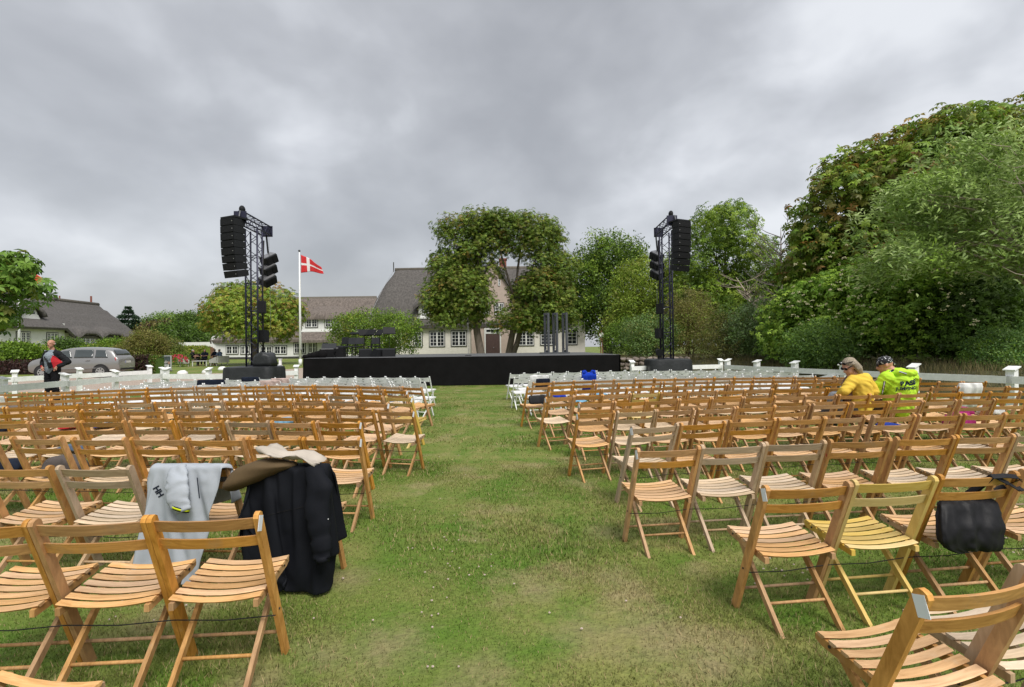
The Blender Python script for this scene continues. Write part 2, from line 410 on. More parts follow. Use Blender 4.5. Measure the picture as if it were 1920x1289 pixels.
# clover heads
M['clover'] = plain('clover_flower', (.50, .40, .35), .8, .25, 200)
mb = MB(); g = random.Random(5)
cl = [(830 + g.gauss(0, 45), 1060 + g.gauss(0, 90)) for _ in range(34)] + [(g.uniform(560, 1330), g.uniform(800, 1180)) for _ in range(18)] + \
     [(g.gauss(1480, 30), g.gauss(1065, 14)) for _ in range(16)] + [(g.gauss(1880, 30), g.gauss(1030, 14)) for _ in range(14)] + [(g.gauss(250, 40), g.gauss(1140, 14)) for _ in range(14)]
for px, py in cl:
    q = atz(px, min(py, 1250), .016); mb.ball(q, (g.uniform(.004, .0075),) * 2 + (.0045,), 7, 5, fn=lambda d: 1 + .2 * math.sin(9 * d.x + 7 * d.y))
    pass
tag(mb.build('clover', M['clover']), 'small white clover heads dotted through the lawn', 'clover', kind='stuff')

# ------------------------------------------------------------------ chair meshes
HT = .79
TILT = .32
def ystile(z): return TILT * (HT - z) / HT
def xarc(x0, x1, n): return [x0 + (x1 - x0) * i / n for i in range(n + 1)]
def sweep_x(fn, x0, x1, n):              # fn(x) -> ring of (y,z)
    return MB().rings([[(x, y, z) for y, z in fn(x)] for x in xarc(x0, x1, n)])
SX = .226
def stile_mb(sx, white=False):
    w = .024 if not white else .016; ht = HT; a = Vector((TILT, -ht)).normalized(); p = Vector((-a.y, a.x))
    if p.x < 0: p = -p
    out = []
    for t in (1.0, .55, .0, -.55, -1.0):
        q = Vector((0, ht)) + p * (w * t) - a * (w * .62 * (1 - t * t) ** .5) + a * (w * .62); out.append((q.x, q.y))
    tt = (ht) / abs(a.y)
    for t in (-1, 1):
        q = Vector((0, ht)) + p * (w * t); k = q.y / -a.y; q = q + a * k; out.append((q.x, q.y))
    th = .011
    m = MB(); m.poly(out, lambda q: (sx - th, q[0], q[1]), lambda q: (sx + th, q[0], q[1]))
    return m
def bslat(z0, z1, bow=.030, th=.007, n=8):
    return sweep_x(lambda x: [(ystile(z) - bow * (1 - (x / SX) ** 2) + d * th, z) for z, d in ((z0, -1), (z1, -1), (z1, 1), (z0, 1))], -SX + .011, SX - .011, n)
def sz(y): return .384 + .036 * (y - .09) / .36
NSL = 7
def sslat(k, n=6):
    y0 = .080 + k * .0535; y1 = y0 + .0385
    def fn(x):
        d = -.020 * (1 - (x / .203) ** 2)
        return [(y0 + .013, sz(y0) + d), (y0, sz(y0) + d + .0105), (y0 + .003, sz(y0) + d + .014), (y1 - .003, sz(y1) + d + .014), (y1, sz(y1) + d + .0105), (y1 - .006, sz(y1) + d)]
    return sweep_x(fn, -.203, .203, n)
def rail_mb(sx):
    pr = [(.070, .350), (.070, .3815), (.452, .4195), (.452, .396), (.42, .384)]
    m = MB(); m.poly(pr, lambda q: (sx - .011, q[0], q[1] - .001), lambda q: (sx + .011, q[0], q[1] - .001)); return m
def leg_mb(sx):
    p0 = Vector((-.005, 0)); p1 = Vector((.37, .388)); a = (p1 - p0).normalized(); p = Vector((a.y, -a.x)); w = .0165
    q0 = p0 + p * w; q1 = p0 - p * w
    q0 = q0 - a * (q0.y / a.y); q1 = q1 - a * (q1.y / a.y)
    o = [q0, q1, p1 - p * w, p1 + p * w]
    m = MB(); m.poly([(q.x, q.y) for q in o], lambda q: (sx - .010, q[0], q[1]), lambda q: (sx + .010, q[0], q[1])); return m
LX = .166
cm = {}
cm['stile_l'] = stile_mb(-SX).mesh('stile', None); cm['stile_r'] = stile_mb(SX).mesh('stile', None)
cm['slat_hi'] = bslat(.716, .766).mesh('back_slat', None); cm['slat_lo'] = bslat(.630, .678).mesh('back_slat', None)
for k in range(NSL): cm['seat%d' % k] = sslat(k).mesh('seat_slat', None)
sj = MB()
for k in range(NSL):
    t_ = sslat(k, 3); sj.add(t_.v, t_.f)
cm['seat'] = sj.mesh('seat', None)
cm['rail_l'] = rail_mb(-.186).mesh('seat_rail', None); cm['rail_r'] = rail_mb(.186).mesh('seat_rail', None)
cm['leg_l'] = leg_mb(-LX).mesh('leg', None); cm['leg_r'] = leg_mb(LX).mesh('leg', None)
def ry(z): return -.005 + .375 * z / .388
cm['bar_b'] = MB().tube([(-LX, ry(.115), .115), (LX, ry(.115), .115)], .0085, 8).mesh('crossbar', None, True)
cm['bar_f'] = MB().tube([(-SX, ystile(.13), .13), (SX, ystile(.13), .13)], .0085, 8).mesh('crossbar', None, True)
cm['sticker'] = MB().box((0, 0, 0), (.0015, .040, .066)).mesh('number_sticker', None)
cm['bolt'] = MB().tube([(-.004, 0, 0), (.004, 0, 0)], .006, 8).mesh('bolt', None)
# white resin chairs
def wpanel():
    X = [-.20, -.15, -.10, -.05, -.03, .03, .05, .10, .15, .20]; Z = [.640, .690, .705, .760]
    m = MB()
    def pt(x, z, d): return (x, ystile(z) - .026 * (1 - (x / .2) ** 2) + d, z - (.014 * (1 - (x / .2) ** 2) if z > .75 else 0))
    for i in range(9):
        for j in range(3):
            if j == 1 and i == 4: continue
            a, b, c, d = X[i], X[i + 1], Z[j], Z[j + 1]
            m.add([pt(a, c, -.008), pt(b, c, -.008), pt(b, d, -.008), pt(a, d, -.008), pt(a, c, .008), pt(b, c, .008), pt(b, d, .008), pt(a, d, .008)],
                  [(0, 1, 2, 3), (7, 6, 5, 4), (0, 4, 5, 1), (3, 2, 6, 7), (0, 3, 7, 4), (1, 5, 6, 2)])
    return m
cm['w_back'] = wpanel().mesh('back_panel', None)
cm['w_sl'] = stile_mb(-.206, True).mesh('stile', None); cm['w_sr'] = stile_mb(.206, True).mesh('stile', None)
cm['w_seat'] = sweep_x(lambda x: [(.06, .375), (.06, .402), (.11, .405), (.43, .425), (.455, .418), (.455, .395)], -.185, .185, 4).mesh('seat', None)
cm['w_ll'] = leg_mb(-.16).mesh('leg', None); cm['w_lr'] = leg_mb(.16).mesh('leg', None)
cm['w_bar'] = MB().tube([(-.16, ry(.10), .10), (.16, ry(.10), .10)], .010, 6).mesh('crossbar', None, True)
cm['w_barf'] = MB().tube([(-.2, ystile(.18), .18), (.2, ystile(.18), .18)], .010, 6).mesh('crossbar', None, True)

SLOT = bpy.data.materials.new('slot_filler')
for me in cm.values(): me.materials.append(SLOT)
def part(mesh, name, mat, parent, loc=None, rot=None):
    o = bpy.data.objects.new(name, mesh); COL.objects.link(o); o.parent = parent
    o.material_slots[0].link = 'OBJECT'; o.material_slots[0].material = mat
    if loc is not None: o.location = loc
    if rot is not None: o.rotation_euler = rot
    return o
STY = {'varnish': ('varn_x', 'varn_z', 'seat_x', 'leg_z'), 'pale': ('pale_x', 'pale_z', 'pseat_x', 'pale_z'), 'yellow': ('yell_x', 'yell_z', 'yell_x', 'yell_z'), 'mixed': ('varn_x', 'varn_z', 'pseat_x', 'leg_z')}
def wood_chair(x, y, yaw, style, near, label, group, sticker=None, redmark=False, scale=1.0, wid=None):
    a, b, c, d = [M[k] for k in STY[style]]
    t = thing('folding_chair', label, 'chair', (x, y, tz(y)), yaw, group); t.scale = (scale if wid is None else max(.94, min(1.07, wid / (2 * SX))), scale, scale)
    part(cm['stile_l'], 'stile', b, t); part(cm['stile_r'], 'stile', b, t)
    part(cm['slat_hi'], 'back_slat', a, t); part(cm['slat_lo'], 'back_slat', a, t)
    if near:
        for k in range(NSL): part(cm['seat%d' % k], 'seat_slat', c, t)
        for sx in (-SX - .011, SX + .011): part(cm['bolt'], 'bolt', M['screw'], t, (sx, ystile(.27), .27))
        for sx in (-.197, .197): part(cm['bolt'], 'bolt', M['screw'], t, (sx, .385, .400))
    else: part(cm['seat'], 'seat', c, t)
    part(cm['rail_l'], 'seat_rail', d, t); part(cm['rail_r'], 'seat_rail', d, t)
    part(cm['leg_l'], 'leg', d, t); part(cm['leg_r'], 'leg', d, t)
    part(cm['bar_b'], 'crossbar', d, t); part(cm['bar_f'], 'crossbar', d, t)
    if sticker:
        s = part(cm['sticker'], 'number_sticker', M['sticker'], t, (sticker * (SX + .0125), .005, .742), (R(-17), 0, 0))
    if redmark:
        s = part(cm['bolt'], 'paint_mark', M['redpaint'], t, (-(SX + .009), ystile(.66) - .012, .66)); s.scale = (.6, 1.1, 2.4)
    return t
def white_chair(x, y, yaw, label, group):
    t = thing('white_folding_chair', label, 'chair', (x, y, tz(y)), yaw, group)
    w = M['white_plastic']
    part(cm['w_back'], 'back_panel', w, t); part(cm['w_seat'], 'seat', M['white_seat'], t)
    part(cm['w_sl'], 'stile', w, t); part(cm['w_sr'], 'stile', w, t); part(cm['w_ll'], 'leg', w, t); part(cm['w_lr'], 'leg', w, t)
    part(cm['w_bar'], 'crossbar', w, t); part(cm['w_barf'], 'crossbar', w, t)
    return t

# rows measured from the photograph: where each chair's two uprights end (pixel columns), and the height line of the row
def run(xs): return list(zip([x + 2 for x in xs[1:]], [x - 1 for x in xs[:-1]])) if xs[0] > xs[-1] else list(zip([x + 1 for x in xs[:-1]], [x - 2 for x in xs[1:]]))
LEFT = [
 ([(283, 482), (62, 272), (-160, 50)], [(482, 971), (275, 979), (55, 986)]),
 ([(488, 606), (292, 429), (107, 245), (-45, 98)], [(606, 874), (429, 872), (292, 876), (245, 874), (107, 873)]),
 ([(570, 675), (461, 562), (353, 457), (244, 347), (132, 237), (6, 122), (-115, -2)], [(675, 819), (566, 820), (457, 822), (350, 821), (240, 820), (127, 818), (2, 821)]),
 ([(594, 672), (510, 587), (426, 502), (331, 421), (238, 325), (148, 229), (56, 140), (-38, 48)], [(672, 789), (590, 791), (506, 791), (421, 788), (327, 786), (234, 789), (144, 791), (52, 791)]),
 ([(709, 773), (633, 699), (558, 627), (486, 553), (406, 475), (329, 396), (237, 309), (148, 222), (60, 138), (-25, 56)], [(773, 767.5), (709, 768), (630, 770.5), (555, 771), (480, 768), (406, 766), (329, 764), (237, 770), (147, 770), (59, 774)]),
 ([(671, 727), (612, 667), (550, 606), (485, 545), (420, 480), (353, 415), (289, 348), (223, 284), (148, 210), (80, 143), (13, 75), (-55, 8)], [(727, 754), (669, 754), (609, 753), (547, 753), (482, 751), (417, 752), (350, 753), (286, 753), (216, 754.5), (145, 759), (77, 761), (10, 763)]),
 ([(722, 771), (669, 718), (617, 664), (563, 612), (509, 558), (455, 503), (394, 446), (337, 389), (279, 331), (216, 270), (157, 211), (97, 152), (36, 91), (-27, 30)], [(771, 742.5), (720, 743), (667, 743), (615, 741), (560, 740), (506, 738.5), (450, 739), (391, 740), (334, 740), (275, 740), (214, 744), (154, 747), (95, 749), (33, 751)]),
 ([(720, 762), (675, 716), (629, 670), (581, 624), (530, 576), (479, 524), (431, 475), (382, 427), (328, 376), (275, 321), (226, 270), (172, 221), (120, 166), (67, 114), (12, 61), (-45, 6)], [(762, 732), (718, 730), (672, 730), (626, 729.5), (578, 727), (526, 728), (477, 730), (428, 730), (379, 731), (324, 732), (272, 734), (222, 736), (169, 738), (117, 739), (64, 743), (9, 744)]),
 ([(753, 790), (713, 749), (672, 708), (631, 668), (590, 627), (547, 585), (503, 542), (460, 498), (412, 450), (367, 407), (322, 362), (277, 317), (235, 272), (188, 230), (139, 180), (92, 134), (47, 87), (3, 42), (-42, -1)], [(790, 725), (751, 725), (710, 724), (670, 724), (628, 723), (587, 722), (544, 721), (500, 720), (454, 720), (409, 723), (364, 726), (319, 726), (274, 728), (231, 729), (184, 731), (136, 733), (89, 735), (44, 735), (0, 736)]),
]
RIGHT = [
 ([(1440, 1590), (1605, 1750), (1765, 1903), (1917, 2060)], [(1440, 911), (1597, 905), (1757, 892), (1911, 882)]),
 ([(1198, 1309), (1318, 1430), (1439, 1544), (1559, 1667), (1685, 1785), (1797, 1897), (1910, 2010)], [(1198, 842), (1313, 835), (1434, 832), (1551, 823), (1675, 819), (1792, 821), (1901, 812)]),
 ([(1185, 1271), (1279, 1358), (1371, 1454), (1462, 1546), (1548, 1622), (1636, 1713), (1721, 1797), (1807, 1882), (1890, 1965)], [(1185, 798), (1275, 796), (1365, 788), (1458, 786), (1546, 784), (1629, 777), (1716, 775), (1801, 775), (1884, 775)]),
 ([(1084, 1152), (1159, 1229), (1233, 1300), (1309, 1376), (1383, 1451), (1455, 1519), (1526, 1591), (1600, 1664), (1668, 1729), (1732, 1793), (1801, 1861), (1871, 1930)], [(1084, 774), (1155, 772), (1231, 768), (1305, 764), (1379, 763), (1452, 759), (1522, 757), (1595, 755), (1666, 754), (1730, 752), (1797, 748), (1865, 747)]),
 ([(1088, 1149), (1153, 1211), (1214, 1272), (1276, 1333), (1336, 1393), (1396, 1452), (1455, 1510), (1513, 1569), (1573, 1628), (1631, 1685), (1689, 1741), (1750, 1802), (1806, 1859), (1862, 1911)], [(1088, 754), (1150, 754), (1212, 749), (1274, 748), (1334, 747), (1394, 744), (1453, 741), (1511, 739), (1571, 741), (1629, 740), (1686, 737), (1745, 735), (1803, 736), (1860, 735), (1912, 733)]),
 ([(1024, 1075), (1078, 1128), (1131, 1183), (1187, 1237), (1240, 1290), (1293, 1343), (1346, 1395), (1398, 1445), (1448, 1498), (1501, 1549), (1552, 1600), (1603, 1650), (1653, 1699), (1702, 1747), (1750, 1793), (1799, 1838), (1847, 1890), (1893, 1936)], [(1024, 745), (1077, 742), (1129, 740), (1185, 737), (1237, 736), (1291, 733), (1344, 733), (1396, 731), (1446, 728), (1499, 729), (1550, 726), (1749, 725), (1794, 722), (1846, 726), (1891, 725)]),
 ([(1032, 1079), (1081, 1128), (1131, 1175), (1178, 1223), (1226, 1268), (1271, 1315), (1318, 1362), (1366, 1409), (1412, 1453), (1456, 1497), (1500, 1542), (1544, 1586), (1588, 1630), (1632, 1673), (1676, 1717), (1719, 1760), (1762, 1802), (1804, 1844)], [(1032, 734), (1080, 731), (1129, 729), (1176, 728), (1224, 726), (1269, 723), (1316, 723), (1364, 721), (1410, 721), (1454, 719), (1498, 717), (1542, 716), (1761, 717), (1802, 715.6), (1844, 714)]),
 ([(989, 1029), (1031, 1073), (1075, 1114), (1119, 1160), (1162, 1200), (1203, 1241), (1247, 1287), (1289, 1328), (1330, 1370), (1373, 1412), (1414, 1449), (1452, 1486), (1493, 1529), (1531, 1568), (1570, 1606), (1608, 1645), (1647, 1684), (1686, 1724)], [(989, 725), (1030, 724), (1074, 721), (1115, 720), (1161, 720), (1201, 719), (1242, 716), (1287, 714), (1329, 713), (1371, 715), (1412, 712), (1450, 710), (1489, 710), (1530, 711), (1569, 712), (1725, 709)]),
 ([(1000, 1037), (1039, 1076), (1078, 1113), (1116, 1151), (1154, 1190), (1192, 1227), (1229, 1265), (1267, 1302), (1304, 1339), (1341, 1376), (1378, 1414), (1416, 1450), (1453, 1488), (1491, 1528), (1531, 1563), (1566, 1598)], [(1000, 717), (1038, 715), (1077, 713), (1114, 712), (1152, 713), (1191, 712), (1228, 709), (1266, 709), (1302, 708), (1340, 707), (1377, 706), (1415, 706), (1451, 706), (1530, 706), (1564, 706)]),
]
WL_ = [
 (run(list(range(771, 60, -36))), [(771, 722), (739, 721), (666, 720), (554, 719), (470, 719.5), (430, 721), (355, 725), (275, 727), (115, 732), (75, 733)]),
 (run([797, 766, 731, 699, 664, 629, 593, 559, 524, 488, 452, 416, 381, 346, 310, 274, 234, 200, 164]), [(797, 715.6), (731, 716.5), (664, 715), (593, 714), (559, 713.5), (416, 718), (346, 720), (274, 724), (234, 725), (164, 726)]),
 (run([788, 756, 726, 695, 665, 635, 604, 573, 541, 509, 477, 445, 412, 379, 344, 304, 264, 231]), [(788, 709.5), (726, 711), (665, 710), (635, 709), (545, 711), (412, 715), (344, 716), (304, 718), (231, 720)]),
 (run([805, 778, 751, 722, 694, 666, 637, 607, 576, 545, 515, 484, 454, 426, 396, 364, 334, 304, 272]), [(805, 705.6), (751, 706), (694, 707), (637, 706), (576, 706.5), (545, 706), (515, 709), (484, 710), (426, 710), (364, 712), (304, 714), (272, 714)]),
]
WR_ = [
 (run([int(992 + 33.5 * i) for i in range(18)]), [(992, 713), (1162, 709.5), (1195, 707.5), (1226, 706.5), (1380, 705), (1515, 705)]),
 (run([966, 994, 1027, 1059, 1089, 1119, 1150, 1180, 1211, 1240, 1269, 1301, 1332, 1361, 1392, 1427, 1462, 1492, 1521]), [(966, 709), (994, 708), (1027, 706), (1059, 705), (1089, 704), (1180, 701), (1211, 702), (1269, 702), (1332, 702), (1392, 702), (1462, 702), (1521, 699.5)]),
 (run([974, 1002, 1032, 1061, 1090, 1120, 1150, 1180, 1206, 1234, 1264, 1296, 1325, 1355, 1381, 1411, 1439, 1467, 1493]), [(974, 705), (1002, 703), (1032, 702), (1061, 700.5), (1090, 700), (1150, 698), (1206, 698), (1264, 697), (1325, 697), (1381, 697), (1439, 696), (1493, 695)]),
 (run([957, 983, 1010, 1037, 1064, 1092, 1119, 1145, 1172, 1200, 1229, 1258, 1287, 1315, 1342, 1369, 1396, 1422, 1448]), [(957, 700.6), (983, 699.5), (1010, 698), (1064, 696), (1119, 695), (1172, 694), (1229, 693), (1287, 694), (1342, 694), (1396, 693), (1448, 692)]),
]
def solve_row(pairs, pts, deg=2):
    W = [atz(px, py, HT) for px, py in pts]
    X = np.array([q.x for q in W]); Y = np.array([q.y for q in W])
    co = np.polyfit(X, Y, 1 if len(X) <= 5 else deg)
    o = sorted(pts); ox = [q[0] for q in o]; oy = [q[1] for q in o]
    def hit(px):
        d = ray(px, float(np.interp(px, ox, oy))); k = d.x / d.y; y = d.y
        y = float(np.interp(k * Y.mean(), X[np.argsort(X)], Y[np.argsort(X)]))
        for _ in range(40): y = .5 * y + .5 * float(np.polyval(co, np.clip(k * y, X.min() - 1.2, X.max() + 1.2)))
        return Vector((k * y, y))
    out = []
    for a, b in pairs:
        A, B = hit(a), hit(b); d = B - A
        out.append(((A + B) / 2, math.atan2(d.y, d.x), d.length))
    return out
ORD = 'first second third fourth fifth sixth seventh eighth ninth tenth eleventh twelfth thirteenth fourteenth fifteenth sixteenth seventeenth eighteenth nineteenth twentieth'.split()
CH = {}
rr = random.Random(3)
def cord(pts, label):
    mb = MB(); full = []
    for i, (c, yaw) in enumerate([q_[:2] for q_ in pts]):
        rx = Vector((math.cos(yaw), math.sin(yaw))); fw = Vector((-rx.y, rx.x))
        q = c + fw * (ystile(.255) - .034)
        e0, e1 = q - rx * .232, q + rx * .232
        for k, t in ((e0, 0), (q, -.012), (e1, 0)): full.append((k.x, k.y, .262 + t))
    mb.tube(full, .0028, 5)
    return mb.top('tie_cord', M['rope'], label, 'cord', 'black cords strung along the chair rows')
SPECIAL = {('L', 6, 0): 'yellow', ('R', 1, 1): 'yellow', ('R', 6, 3): 'yellow', ('R', 2, 1): 'pale', ('R', 2, 2): 'pale', ('L', 1, 2): 'pale', ('R', 2, 5): 'mixed', ('R', 2, 6): 'pale', ('R', 2, 4): 'mixed'}
RED = {('R', 2, 1), ('R', 2, 3), ('R', 1, 1), ('R', 4, 9), ('R', 3, 7), ('R', 5, 10), ('R', 2, 6), ('R', 4, 0)}
DESC = {'varnish': 'varnished wooden folding chair', 'pale': 'pale weathered folding chair', 'yellow': 'yellow painted folding chair', 'mixed': 'wooden folding chair with bleached seat'}
def place_rows(rows, side, r0):
    word = 'left' if side == 'L' else 'right'
    for r_, (pairs, pts) in enumerate(rows):
        R_ = r_ + r0
        sol = solve_row(pairs, pts)
        if side == 'L' and r_ == 6: sol[0] = (sol[0][0], sol[0][1] + .03, sol[0][2])
        for i, (c, yaw, wid) in enumerate(sol):
            st = SPECIAL.get((side, R_, i)) or rr.choices(['varnish', 'mixed', 'pale'], [84, 9, 7])[0]
            near = c.y < 6.2
            lab = '%s, %s from aisle in %s wooden row, %s block' % (DESC[st], ORD[i], ORD[R_], word)
            jy = rr.uniform(-.026, .026) if r_ > 1 else 0
            t = wood_chair(c.x, c.y + jy, yaw - (R(2.6) if side == 'R' and r_ < 2 else 0) + rr.gauss(0, R(1.6)) * (r_ > 1), st, near, lab, 'wooden folding chairs set out in rows',
                           sticker=((1 if side == 'L' else -1) if i == 0 and R_ < 8 else None), redmark=(side, R_, i) in RED, scale=1.03 if (side == 'L' and r_ == 0) else 1.0, wid=wid)
            CH[(side, R_, i)] = t
        if sol[0][0].y < 7.5:
            cord([s for s in (sol if side == 'R' else sol[::-1]) if s[0].y > 1.8], 'thin black cord tying the legs of the %s wooden row, %s block' % (ORD[R_], word))
place_rows(LEFT, 'L', 0); place_rows(RIGHT, 'R', 1)
CH[('L', -1, 0)] = wood_chair(-1.66, 1.33, R(-9), 'varnish', True, 'varnished wooden chair whose seat corner enters the bottom left of the photo', 'wooden folding chairs set out in rows')
CH[('R', 0, 0)] = wood_chair(1.24 + .22 * math.cos(R(13)), 1.545 + .22 * math.sin(R(13)), R(13), 'varnish', True, 'varnished wooden chair nearest the camera at the bottom right with white sticker', 'wooden folding chairs set out in rows', sticker=-1)
CH[('R', 0, 1)] = wood_chair(1.24 + .70 * math.cos(R(13)), 1.545 + .70 * math.sin(R(13)) + .06, R(14), 'pale', True, 'pale weathered chair cut by the right edge beside the nearest chair', 'wooden folding chairs set out in rows')
cord([((Vector((1.24 + .22 * math.cos(R(13)), 1.545 + .22 * math.sin(R(13))))), R(13)), (Vector((1.24 + .70 * math.cos(R(13)), 1.655 + .11)), R(14))], 'thin black cord tying the two nearest chairs at the bottom right')
WCH = {}
for side, rows in (('L', WL_), ('R', WR_)):
    word = 'left' if side == 'L' else 'right'
    for r_, (pairs, pts) in enumerate(rows):
        for i, (c, yaw, wid) in enumerate(solve_row(pairs, pts)):
            WCH[(side, r_, i)] = white_chair(c.x, c.y + rr.uniform(-.02, .02), yaw - (R(2.6) if side == 'R' and r_ < 2 else 0) + rr.gauss(0, R(1.2)),
                'white plastic folding chair, %s from aisle in %s white row, %s block' % (ORD[i], ORD[r_], word), 'white folding chairs in the rows nearest the stage')
# ------------------------------------------------------------------ fence
M['thatch'] = plain('thatch', (.094, .086, .080), .95, .42, 2.6, bump=.9, bscale=9, stretch=(2.2, 2.2, .5), detail=7)
M['thatch_old'] = plain('old_thatch', (.140, .116, .100), .95, .48, 2.0, bump=1.0, bscale=7, stretch=(2.6, 2.6, .45), detail=7)
M['ridge'] = plain('ridge_thatch', (.120, .105, .085), .95, .3, 5, bump=.8, bscale=20)
M['cream'] = plain('cream_wall', (.70, .67, .60), .85, .05, 3, bump=.1)
M['pinkwall'] = plain('rose_wall', (.50, .40, .34), .85, .06, 3, bump=.1)
M['whitewall'] = plain('white_wall', (.70, .70, .68), .8, .05, 3, bump=.12)
M['wood_white'] = plain('white_joinery', (.76, .76, .74), .5, .04)
M['trim'] = plain('dark_trim', (.045, .045, .04), .6, .15)
M['glass'] = plain('window_glass', (.018, .021, .025), .06, .1, spec=.6)
M['brick'] = plain('red_brick', (.24, .085, .06), .9, .25, 14, bump=.3)
M['door'] = plain('door_brown', (.085, .05, .045), .55, .15)
M['stagecloth'] = plain('black_stage_cloth', (.0060, .0056, .0060), .85, .25, 3, bump=.12, bscale=6, spec=.12)
M['deck'] = plain('stage_deck', (.10, .102, .106), .6, .18, 4)
M['tarp'] = plain('black_tarp', (.026, .028, .030), .45, .25, 3, bump=.5, bscale=9, spec=.3)
M['truss'] = plain('black_truss', (.026, .026, .052), .4, .2, metal=.3)
M['speaker'] = plain('speaker_paint', (.012, .013, .0145), .65, .15, 40, bump=.15, bscale=300, spec=.22)
M['grille'] = plain('speaker_grille', (.008, .008, .009), .6, .2, 300, bump=.3, bscale=400, spec=.2)
M['steel'] = plain('steel', (.35, .35, .36), .4, .1, metal=.8)
M['led'] = plain('white_badge', (.5, .5, .5), .5, .05)
M['greyframe'] = plain('grey_set_paint', (.075, .08, .088), .5, .12, 5)
M['stone'] = plain('field_stone', (.19, .155, .13), .9, .3, 9, bump=.5, bscale=25, objvar=.35)
M['soil'] = plain('bank_soil', (.065, .062, .026), .95, .4, 3, bump=.6, bscale=14)
M['red'] = plain('flag_red', (.55, .018, .022), .7, .08, 5); M['flagwhite'] = plain('flag_white', (.72, .70, .70), .7, .05)
M['orange'] = plain('flag_orange_red', (.75, .07, .03), .7, .1)

def fence_run(name, label, posts, nrail=1, ztop=.92, pw=.13):
    p0 = posts[0]; t = thing(name, label, 'fence', (p0[0], p0[1], tz(p0[1])), 0, 'white paddock fence runs')
    for i, (x, y) in enumerate(posts):
        a = posts[max(i - 1, 0)]; b = posts[min(i + 1, len(posts) - 1)]
        ang = math.atan2(b[1] - a[1], b[0] - a[0]); rot = Matrix.Rotation(ang, 3, 'Z')
        z0 = tz(y); mb = MB(); mb.box((x, y, (z0 + ztop - .02) / 2), (pw, pw, ztop - .02 - z0), rot)
        po = mb.build('post', M['wpaint'], t, world=True)
        mc = MB(); mc.box((x, y, ztop), (pw + .07, pw + .09, .026), rot @ Matrix.Rotation(R(rr.uniform(16, 24)), 3, 'X'))
        c = mc.mesh('cap', M['wpaint'], xf=inv_of(t)); o = link('cap', c, None, po)
    for i in range(len(posts) - 1):
        a, b = Vector((*posts[i], 0)), Vector((*posts[i + 1], 0)); d = (b - a).normalized(); n = Vector((d.y, -d.x, 0)) * (pw / 2 + .018)
        if n.dot(-a) < 0: n = -n
        j = rr.uniform(-.012, .012)
        mb = MB(); mb.bar(a + n + Vector((0, 0, .655 + j)) - d * .05, b + n + Vector((0, 0, .655 + rr.uniform(-.012, .012))) + d * .05, .032, .165)
        mb.build('rail', M['wpaint'], t, world=True)
    return t
def fp(*pp): return [tuple(atz(px, py, .92)[:2]) for px, py in pp]
f1 = fp((122, 702), (216, 696), (306, 691)); dv = Vector(f1[0]) - Vector(f1[1])
fence_run('fence', 'white post and rail fence between standing man and the chairs', [tuple(Vector(f1[0]) + dv * 1.9), tuple(Vector(f1[0]) + dv * .95)] + f1)
f2 = fp((312, 691.5), (391, 692)); f2 = f2 + [(-9.55, f2[1][1] + .25)]
fence_run('fence', 'white fence run from the sign board to the left speaker tower', f2)
fence_run('fence', 'white fence run behind the right speaker tower', fp((1185, 678), (1268, 676.5), (1351, 675)))
f4 = fp((1364, 675.5), (1419, 677.5), (1490, 679.5), (1582, 682), (1713, 686), (1897, 691)); dv = Vector(f4[5]) - Vector(f4[4])
fence_run('fence', 'white fence run in front of the hedge on the right', f4 + [tuple(Vector(f4[5]) + dv)], pw=.16)
fence_run('fence', 'short white fence piece between left tower and stage', [(-8.85, 19.3), (-8.2, 19.45)])
fence_run('fence', 'short white fence run at far left by the parked cars', [(-19.0, 17.6), (-16.9, 17.4), (-16.4, 19.4), (-15.3, 21.6)])
# loose boards stacked against the right fence
for k in range(2):
    mb = MB(); mb.bar((f4[2][0] - .22 - .05 * k, f4[2][1] - .1 - .05 * k, .09), (f4[3][0] - .16, f4[3][1] + .15 - .15 * k, .55 - .06 * k), .03, .16)
    mb.top('loose_board', M['wpaint'], ['white spare board leaning low against the right fence', 'second white board propped under the leaning one'][k], 'board', 'spare white boards')
mb = MB(); mb.box((-12.0, 26.5, (tz(26) + 1.05) / 2), (.11, .11, 1.05 - tz(26))); mb.box((-12.0, 26.5, 1.06), (.16, .16, .03))
mb.top('white_post', M['wpaint'], 'lone white post on the lawn right of the sign board', 'post')
g = random.Random(4); wst = ['beside the lone white post', 'right of the cafe table', 'below the left flagpole cord', 'left of the lone white post', 'near the corner of the fence']
for k, (px, py, d) in enumerate([(342, 698, 29), (417, 693, 34), (524, 684, 36), (388, 694, 30), (511, 691, 31)]):
    q = at(px, py, d); mb = MB(); mb.ball((q.x, q.y, tz(d) + .05), (.28, .25, .20), 12, 8, fn=lambda dd: 1 + .07 * math.sin(dd.x * 5 + k) * math.cos(dd.y * 4))
    mb.top('white_stone', M['wood_white'], 'whitewashed kerb stone on the lawn edge %s' % wst[k], 'stone', 'whitewashed kerb stones', smooth=True)

